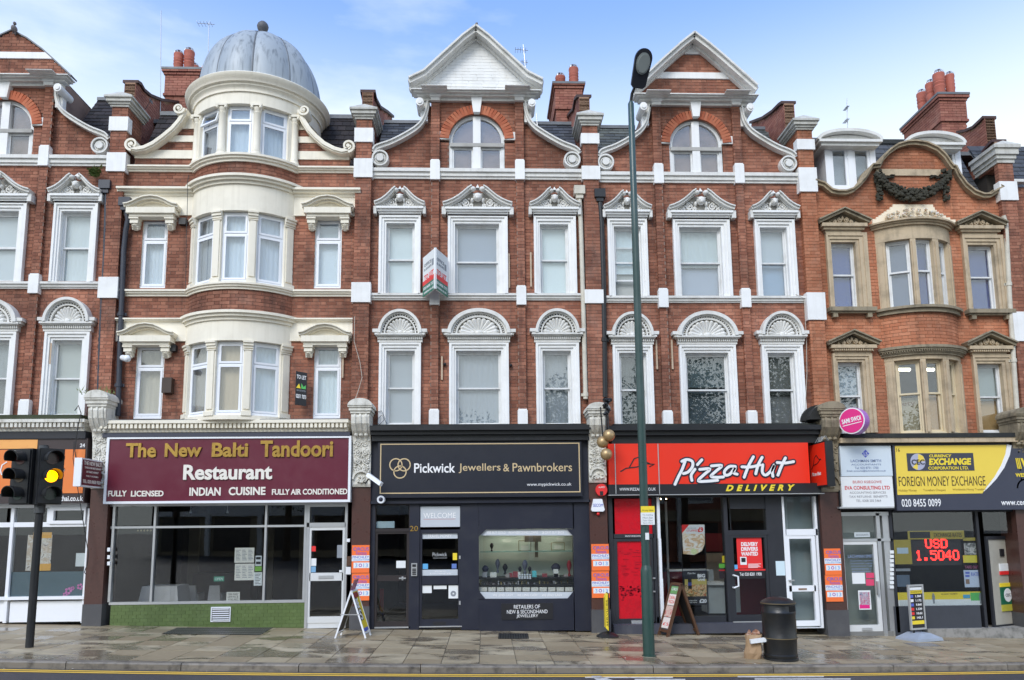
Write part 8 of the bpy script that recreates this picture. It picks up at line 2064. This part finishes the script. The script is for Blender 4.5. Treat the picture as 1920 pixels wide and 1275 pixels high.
# paper bag slumped against the bin
pb_ = empty('paper_bag', (GP(1415, 1236).x, GP(1415, 1236).y+.1, gz(GP(1415, 1236).x)), 'crumpled brown paper bag leaning against the bin', 'bag')
bc = WLOC[pb_]; rnd = random.Random(12); vs = []; fs = []; n = 14
for i, (z, w, d, ox) in enumerate(((0, .16, .11, 0), (.09, .165, .12, .01), (.19, .15, .11, .02), (.27, .145, .10, .03), (.33, .155, .09, .03), (.385, .16, .075, .04))):
    for k_ in range(n):
        a = 2*math.pi*k_/n; sq = 1/max(abs(math.cos(a)), abs(math.sin(a)))**.75; j = rnd.uniform(.9, 1.08)
        vs.append((bc.x+ox+w*math.cos(a)*sq*j*.85, bc.y+d*math.sin(a)*sq*j, bc.z+z+rnd.uniform(-.012, .012)*(i > 0)))
for i in range(5):
    for k_ in range(n): fs.append((i*n+k_, i*n+(k_+1) % n, (i+1)*n+(k_+1) % n, (i+1)*n+k_))
fs.append(tuple(range(n-1, -1, -1)))
q = MB(); q.add(vs, fs); q.build('bag_body', mat('kraft_paper', (.38, .25, .14), .8, grime=.3), pb_)
q = MB(); 
for i in range(12): a = rnd.uniform(0, 6.28); x, y, z = bc.x+rnd.uniform(-.09, .13), bc.y+rnd.uniform(-.05, .05), bc.z+rnd.uniform(.36, .43); w = rnd.uniform(.03, .06); q.add([(x-w, y, z-.02), (x+w*math.cos(a), y-w*.5, z-w*.6), (x+w, y+.02, z+.01), (x, y+.01, z+.045)], [(0, 1, 2, 3)])
q.build('rubbish', mat('food_wrappers', (.4, .18, .1), .7, grime=.8, dirt=(.6, .58, .5), nscale=14), pb_)
q = MB(); q.M = Matrix.Translation((bc.x+.06, bc.y-.13, bc.z+.30)) @ Matrix.Rotation(rad(-6), 4, 'Y'); q.box(-.13, .17, -.03, .03, -.03, .035); q.build('white_wrapper', K_PAPER, pb_)
# folding pavement boards
def a_board(pxl, pyl, pxr, pyr, pxt, pyt, label, fm, facem, wid, yaw, name='pavement_board', fw=.028, topbar=False):
    a, b = GP(pxl, pyl), GP(pxr, pyr); mid = (a+b)/2; h = U0(pxt, pyt, mid.y)[1]-gz(mid.x); half = (b-a).length/2
    o = empty(name, (mid.x, mid.y, gz(mid.x)), label, 'sign'); z0 = gz(mid.x)
    M0 = Matrix.Translation((mid.x, mid.y, z0)) @ Matrix.Rotation(yaw, 4, 'Z')
    ang = math.atan2(half, h); L = math.hypot(half, h)
    faces = []
    for s_ in (-1, 1):
        # local: x across the spread, y depth of the board, z up; board plane leans to the ridge
        M = M0 @ Matrix.Translation((s_*half, 0, 0)) @ Matrix.Rotation(-s_*ang, 4, 'Y')
        q = MB(); q.M = M
        for yy in (0, wid-fw): q.box(-fw/2, fw/2, yy, yy+fw, 0, L)
        for zz in (.10*L, .985*L): q.box(-fw/2, fw/2, fw, wid-fw, zz-fw/2, zz+fw/2)
        lf = q.build('frame_leaf', fm, o)
        q = MB(); q.M = M; q.box(-.006, .006, fw, wid-fw, .13*L, .97*L); q.build('panel', facem if s_ > 0 else mat('dull_back_panel', (.09, .09, .09), .6), lf)
        faces.append((M, L))
    return o, faces, M0, z0, h
o, fcs, M0, z0, h = a_board(627, 1197, 686, 1197, 655, 1108, 'white folding pavement board showing yellow print, below the circus posters', PVC, K_YEL, .42, rad(-5))
M, L = fcs[1]; W_ = .42
def side_sheet(M, y0, y1, z0, z1, m_, root, off=.009): q = MB(); q.M = M; q.box(off-.002, off, y0, y1, z0, z1); return q.build('board_print', m_, root)
for y0, y1, v0, v1, m_ in ((.05, .37, .13, .2, K_BLUE), (.05, .37, .2, .36, K_YEL), (.05, .25, .36, .6, K_BLACK), (.05, .2, .61, .84, K_BLACK), (.05, .37, .84, .95, INK('dark_red_print2', (.35, .06, .05)))): side_sheet(M, y0, y1, v0*L, v1*L, m_, o)
R90 = Matrix.Rotation(rad(90), 4, 'Z')
for t, v0, v1 in (('S', .37, .59), ('BE', .62, .82)): text_on(t, M @ Matrix.Translation((.0115, .07, v0*L)) @ R90, .16, (v1-v0)*L, K_WHITE, o, depth=.002, bold=.02)
q = MB(); q.M = M0; q.box(-.2, .2, .0, .015, .42, .435); q.build('cross_bar', ALU, o); q = MB(); q.M = M0 @ Matrix.Translation((0, 0, h)); q.add([(-.03, .02, -.02), (-.03, .4, -.02), (.04, .42, .2), (.04, .05, .2)], [(0, 1, 2, 3)]); q.build('header_card', print_mat('holiday_card', [(.75, .75, .8), (.5, .1, .15), (.2, .25, .5)], 12, 2), o)
WOOD = mat('oiled_wood', (.10, .045, .02), .55, grime=.5, dirt=(.04, .02, .01), bump=.4)
o, fcs, M0, z0, h = a_board(1252, 1194, 1312, 1192, 1276, 1095, 'wooden chalkboard style pavement board with menu print before the pizza shop', WOOD, mat('chalk_black', (.015, .015, .015), .7), .36, rad(20), fw=.05)
M, L = fcs[0]
PR = [(.05, .31, .80, .94, mat('menu_green', (.15, .35, .12), .5)), (.05, .31, .58, .79, K_CREAMP), (.05, .31, .36, .57, print_mat('menu_print', [(.55, .12, .1), (.7, .6, .5), (.5, .3, .25)], 18, 2)), (.05, .31, .15, .35, K_CREAMP)]
for y0, y1, v0, v1, m_ in PR: q = MB(); q.M = M; q.box(-.011, -.009, y0, y1, v0*L, v1*L); q.build('board_print', m_, o)
RM = Matrix.Rotation(rad(-90), 4, 'Z')
for t, v in (('LUNCH', .86), ('DEAL', .70), ('PIZZA', .62), ('£5', .2)): text_on(t, M @ Matrix.Translation((-.0125, .28, v*L)) @ RM, .2, .06, K_WHITE if v > .8 else K_RED, o, depth=.001)
# yellow blade sign on a black base
g = GP(1139, 1194); o = empty('pavement_sign', (g.x, g.y, gz(g.x)), 'narrow yellow and black blade sign on a black base beside the pier', 'sign')
q = MB(); q.lathe([(.22, gz(g.x)), (.22, gz(g.x)+.02), (.14, gz(g.x)+.07), (.05, gz(g.x)+.10), (0, gz(g.x)+.1)], g.x+.0, g.y, 20); q.build('base', BLACKM, o, smooth=True)
zt = U0(1140, 1114, g.y)[1]; z0 = gz(g.x)+.1; M = Matrix.Translation((g.x-.02, g.y, z0)) @ Matrix.Rotation(rad(-2), 4, 'Z')
q = MB(); q.M = M; q.prism([(-.02, .08), (-.02, zt-z0-.06), (-.0, zt-z0), (.03, zt-z0+.02), (.03, .03)], -.14, .14); q.build('blade', K_YEL, o)
q = MB(); q.M = M; q.box(.031, .05, -.15, .15, 0, zt-z0+.03); q.build('blade_back', K_BLACK, o); text_on('SERVICES', M @ Matrix.Translation((.022, -.1415, .12)) @ Matrix.Rotation(rad(-90), 4, 'Y'), .5, .03, K_BLACK, o, depth=.003)
# exchange rate pavement sign
gy = -.62; g = Vector((U0(1722, 1180, gy)[0], gy, 0)); o = empty('pavement_sign', (g.x, gy, gz(g.x)), 'rounded silver framed exchange rate board on a grey plastic base', 'sign')
GP_ = mat('grey_plastic', (.30, .34, .40), .5, grime=.3); M = Matrix.Translation((g.x, gy, gz(g.x))) @ Matrix.Rotation(rad(18), 4, 'Z')
q = MB(); q.M = M; q.add([(-.36, -.26, 0), (.36, -.26, 0), (.36, .26, 0), (-.36, .26, 0), (-.34, -.25, .05), (.34, -.25, .05), (.34, .25, .05), (-.34, .25, .05), (-.12, -.16, .15), (.12, -.16, .15), (.12, .16, .15), (-.12, .16, .15)], [(3, 2, 1, 0), (0, 1, 5, 4), (1, 2, 6, 5), (2, 3, 7, 6), (3, 0, 4, 7), (4, 5, 9, 8), (5, 6, 10, 9), (6, 7, 11, 10), (7, 4, 8, 11), (8, 9, 10, 11)]); q.build('base', GP_, o)
zt = U0(1721, 1096, gy)[1]-gz(g.x); w = .2; z0 = .2
q = MB(); q.M = M; q.ring((-w, z0, w, zt), (-w+.035, z0+.035, w-.035, zt-.035), -.02, .02); fr_ = q.build('frame', ALU, o); q = MB(); q.M = M
for s_ in (-.12, .12): q.tube([(s_, 0, .13), (s_, 0, .21)], .02)
q.build('spring', BLACKM, o)
q = MB(); q.M = M; q.box(-w+.03, w-.03, -.008, .008, z0+.03, zt-.03); q.build('panel', K_BLACK, o); Hh = zt-z0
for t0, t1, m_ in ((.88, .94, K_PAPER), (.80, .87, K_YEL), (.12, .2, K_YEL)): q = MB(); q.M = M; q.box(-w+.04, w-.04, -.011, -.008, z0+Hh*t0, z0+Hh*t1); q.build('board_print', m_, o)
text_on('EXCHANGE RATES', M @ Matrix.Translation((-w+.06, -.012, z0+Hh*.82)), .28, .03, K_BLACK, o, depth=.002)
for i, (c, v) in enumerate(((K_BLUE, '1.504'), (K_PAPER, '1.172'), (K_BLUE, '9.841'), (K_RED, '1.539'), (K_RED, '10.62'), (K_YEL, '143.1'))):
    z = z0+Hh*(.71-.095*i); q = MB(); q.M = M; q.box(-w+.045, -w+.12, -.011, -.008, z, z+.055); q.build('flag', c, o); text_on(v, M @ Matrix.Translation((-.02, -.008, z+.005)), .15, .045, K_WHITE, o, depth=.003, bold=.02)
for x, y, l in ((652, 1011, 'tiny white wall light by the restaurant door'),): pass
# ------------------------------------------------------------------ far side of the road, seen mirrored in the glass
FB = mat('pale_render', (.34, .29, .20), .8, grime=.3)
def opp(x0, x1, Y, h, mtl, label, fascia_m, n):
    zb = gz(max(-20, min(20, (x0+x1)/2)))-.1; o = empty('parade_building', ((x0+x1)/2, Y, zb), label, 'building')
    MB().box(x0, x1, Y-8, Y, zb, zb+h).build('wall', mtl, o); MB().box(x0-.2, x1+.2, Y-.1, Y+.5, zb+h-.5, zb+h).build('cornice', FB, o); MB().box(x0, x1, Y, Y+.3, zb+2.8, zb+3.6).build('shop_fascia', fascia_m, o)
    for i in range(n):
        a = x0+(x1-x0)*(i+.15)/n; b = x0+(x1-x0)*(i+.85)/n
        MB().box(a, b, Y-.0, Y+.06, zb+.5, zb+2.7).build('shop_window', mat('dark_shop_window', (.03, .03, .035), .15), o)
        MB().box(a-.5, a-.2, Y, Y+.35, zb, zb+h-.5).build('pilaster', K_PAPER, o)
        if h > 5: MB().box(a+.25, b-.25, Y, Y+.06, zb+4.1, zb+6.0).build('window_frame', K_PAPER, o)
        if h > 5: MB().box(a+.4, b-.4, Y, Y+.08, zb+4.3, zb+5.8).build('window', mat('far_window', (.3, .33, .36), .2), o)
opp(-22, -1.5, -36, 7.2, FB, 'long pale rendered building across the road, mirrored in shop glass', K_PAPER, 6); opp(-.5, 24, -38, 6.2, CHIMB, 'low red brick parade across the road, mirrored in shop glass', FB, 7)
def tree(x, Y, h, label):
    zb = gz(max(-20, min(20, x)))-.1; o = empty('street_tree', (x, Y, zb), label, 'tree'); rnd = random.Random(int(x*10)); q = MB(); q.tube([(x, Y, zb), (x+.1, Y, zb+h*.4), (x-.1, Y+.1, zb+h*.75)], [.25, .18, .06], 8)
    for i in range(7): a = i*.9; q.tube([(x, Y, zb+h*(.35+.05*i)), (x+math.cos(a)*h*.25, Y+math.sin(a)*h*.2, zb+h*(.55+.06*i))], [.09, .02], 6)
    q.build('trunk', mat('bark', (.06, .045, .03), .9), o, smooth=True); q = MB()
    for i in range(10000):
        u, v, r = rnd.uniform(0, 6.28), rnd.uniform(-1, 1), rnd.random()**.45; s_ = math.sqrt(1-v*v); lump = .8+.25*math.sin(3*u+2*v)
        cx, cy, cz_ = x+h*.3*r*s_*math.cos(u)*lump, Y+h*.3*r*s_*math.sin(u)*lump, zb+h*.66+h*.33*r*v*lump; e = rnd.uniform(.06, .13); a, b = rnd.uniform(0, 6), rnd.uniform(-1, 1)
        q.add([(cx-e*math.cos(a), cy-e*math.sin(a), cz_), (cx, cy, cz_+e*b), (cx+e*math.cos(a), cy+e*math.sin(a), cz_+.03), (cx, cy+e*.3, cz_-e)], [(0, 1, 2, 3)])
    q.build('crown', mat('tree_leaf', (.035, .06, .02), .7, grime=.5, dirt=(.07, .09, .03)), o, kind='stuff')
tree(12, -30, 15, 'tall leafy tree before the brick parade, mirrored above the pizza shop'); tree(18.5, -29, 15.5, 'tallest leafy tree at the right end of the brick parade'); tree(5.5, -31, 12.5, 'leafy tree before the left end of the brick parade'); tree(-1.5, -32, 10, 'smaller leafy tree between the two parades across the road'); tree(-12, -31, 9, 'leafy street tree by the pale building, mirrored in the windows')
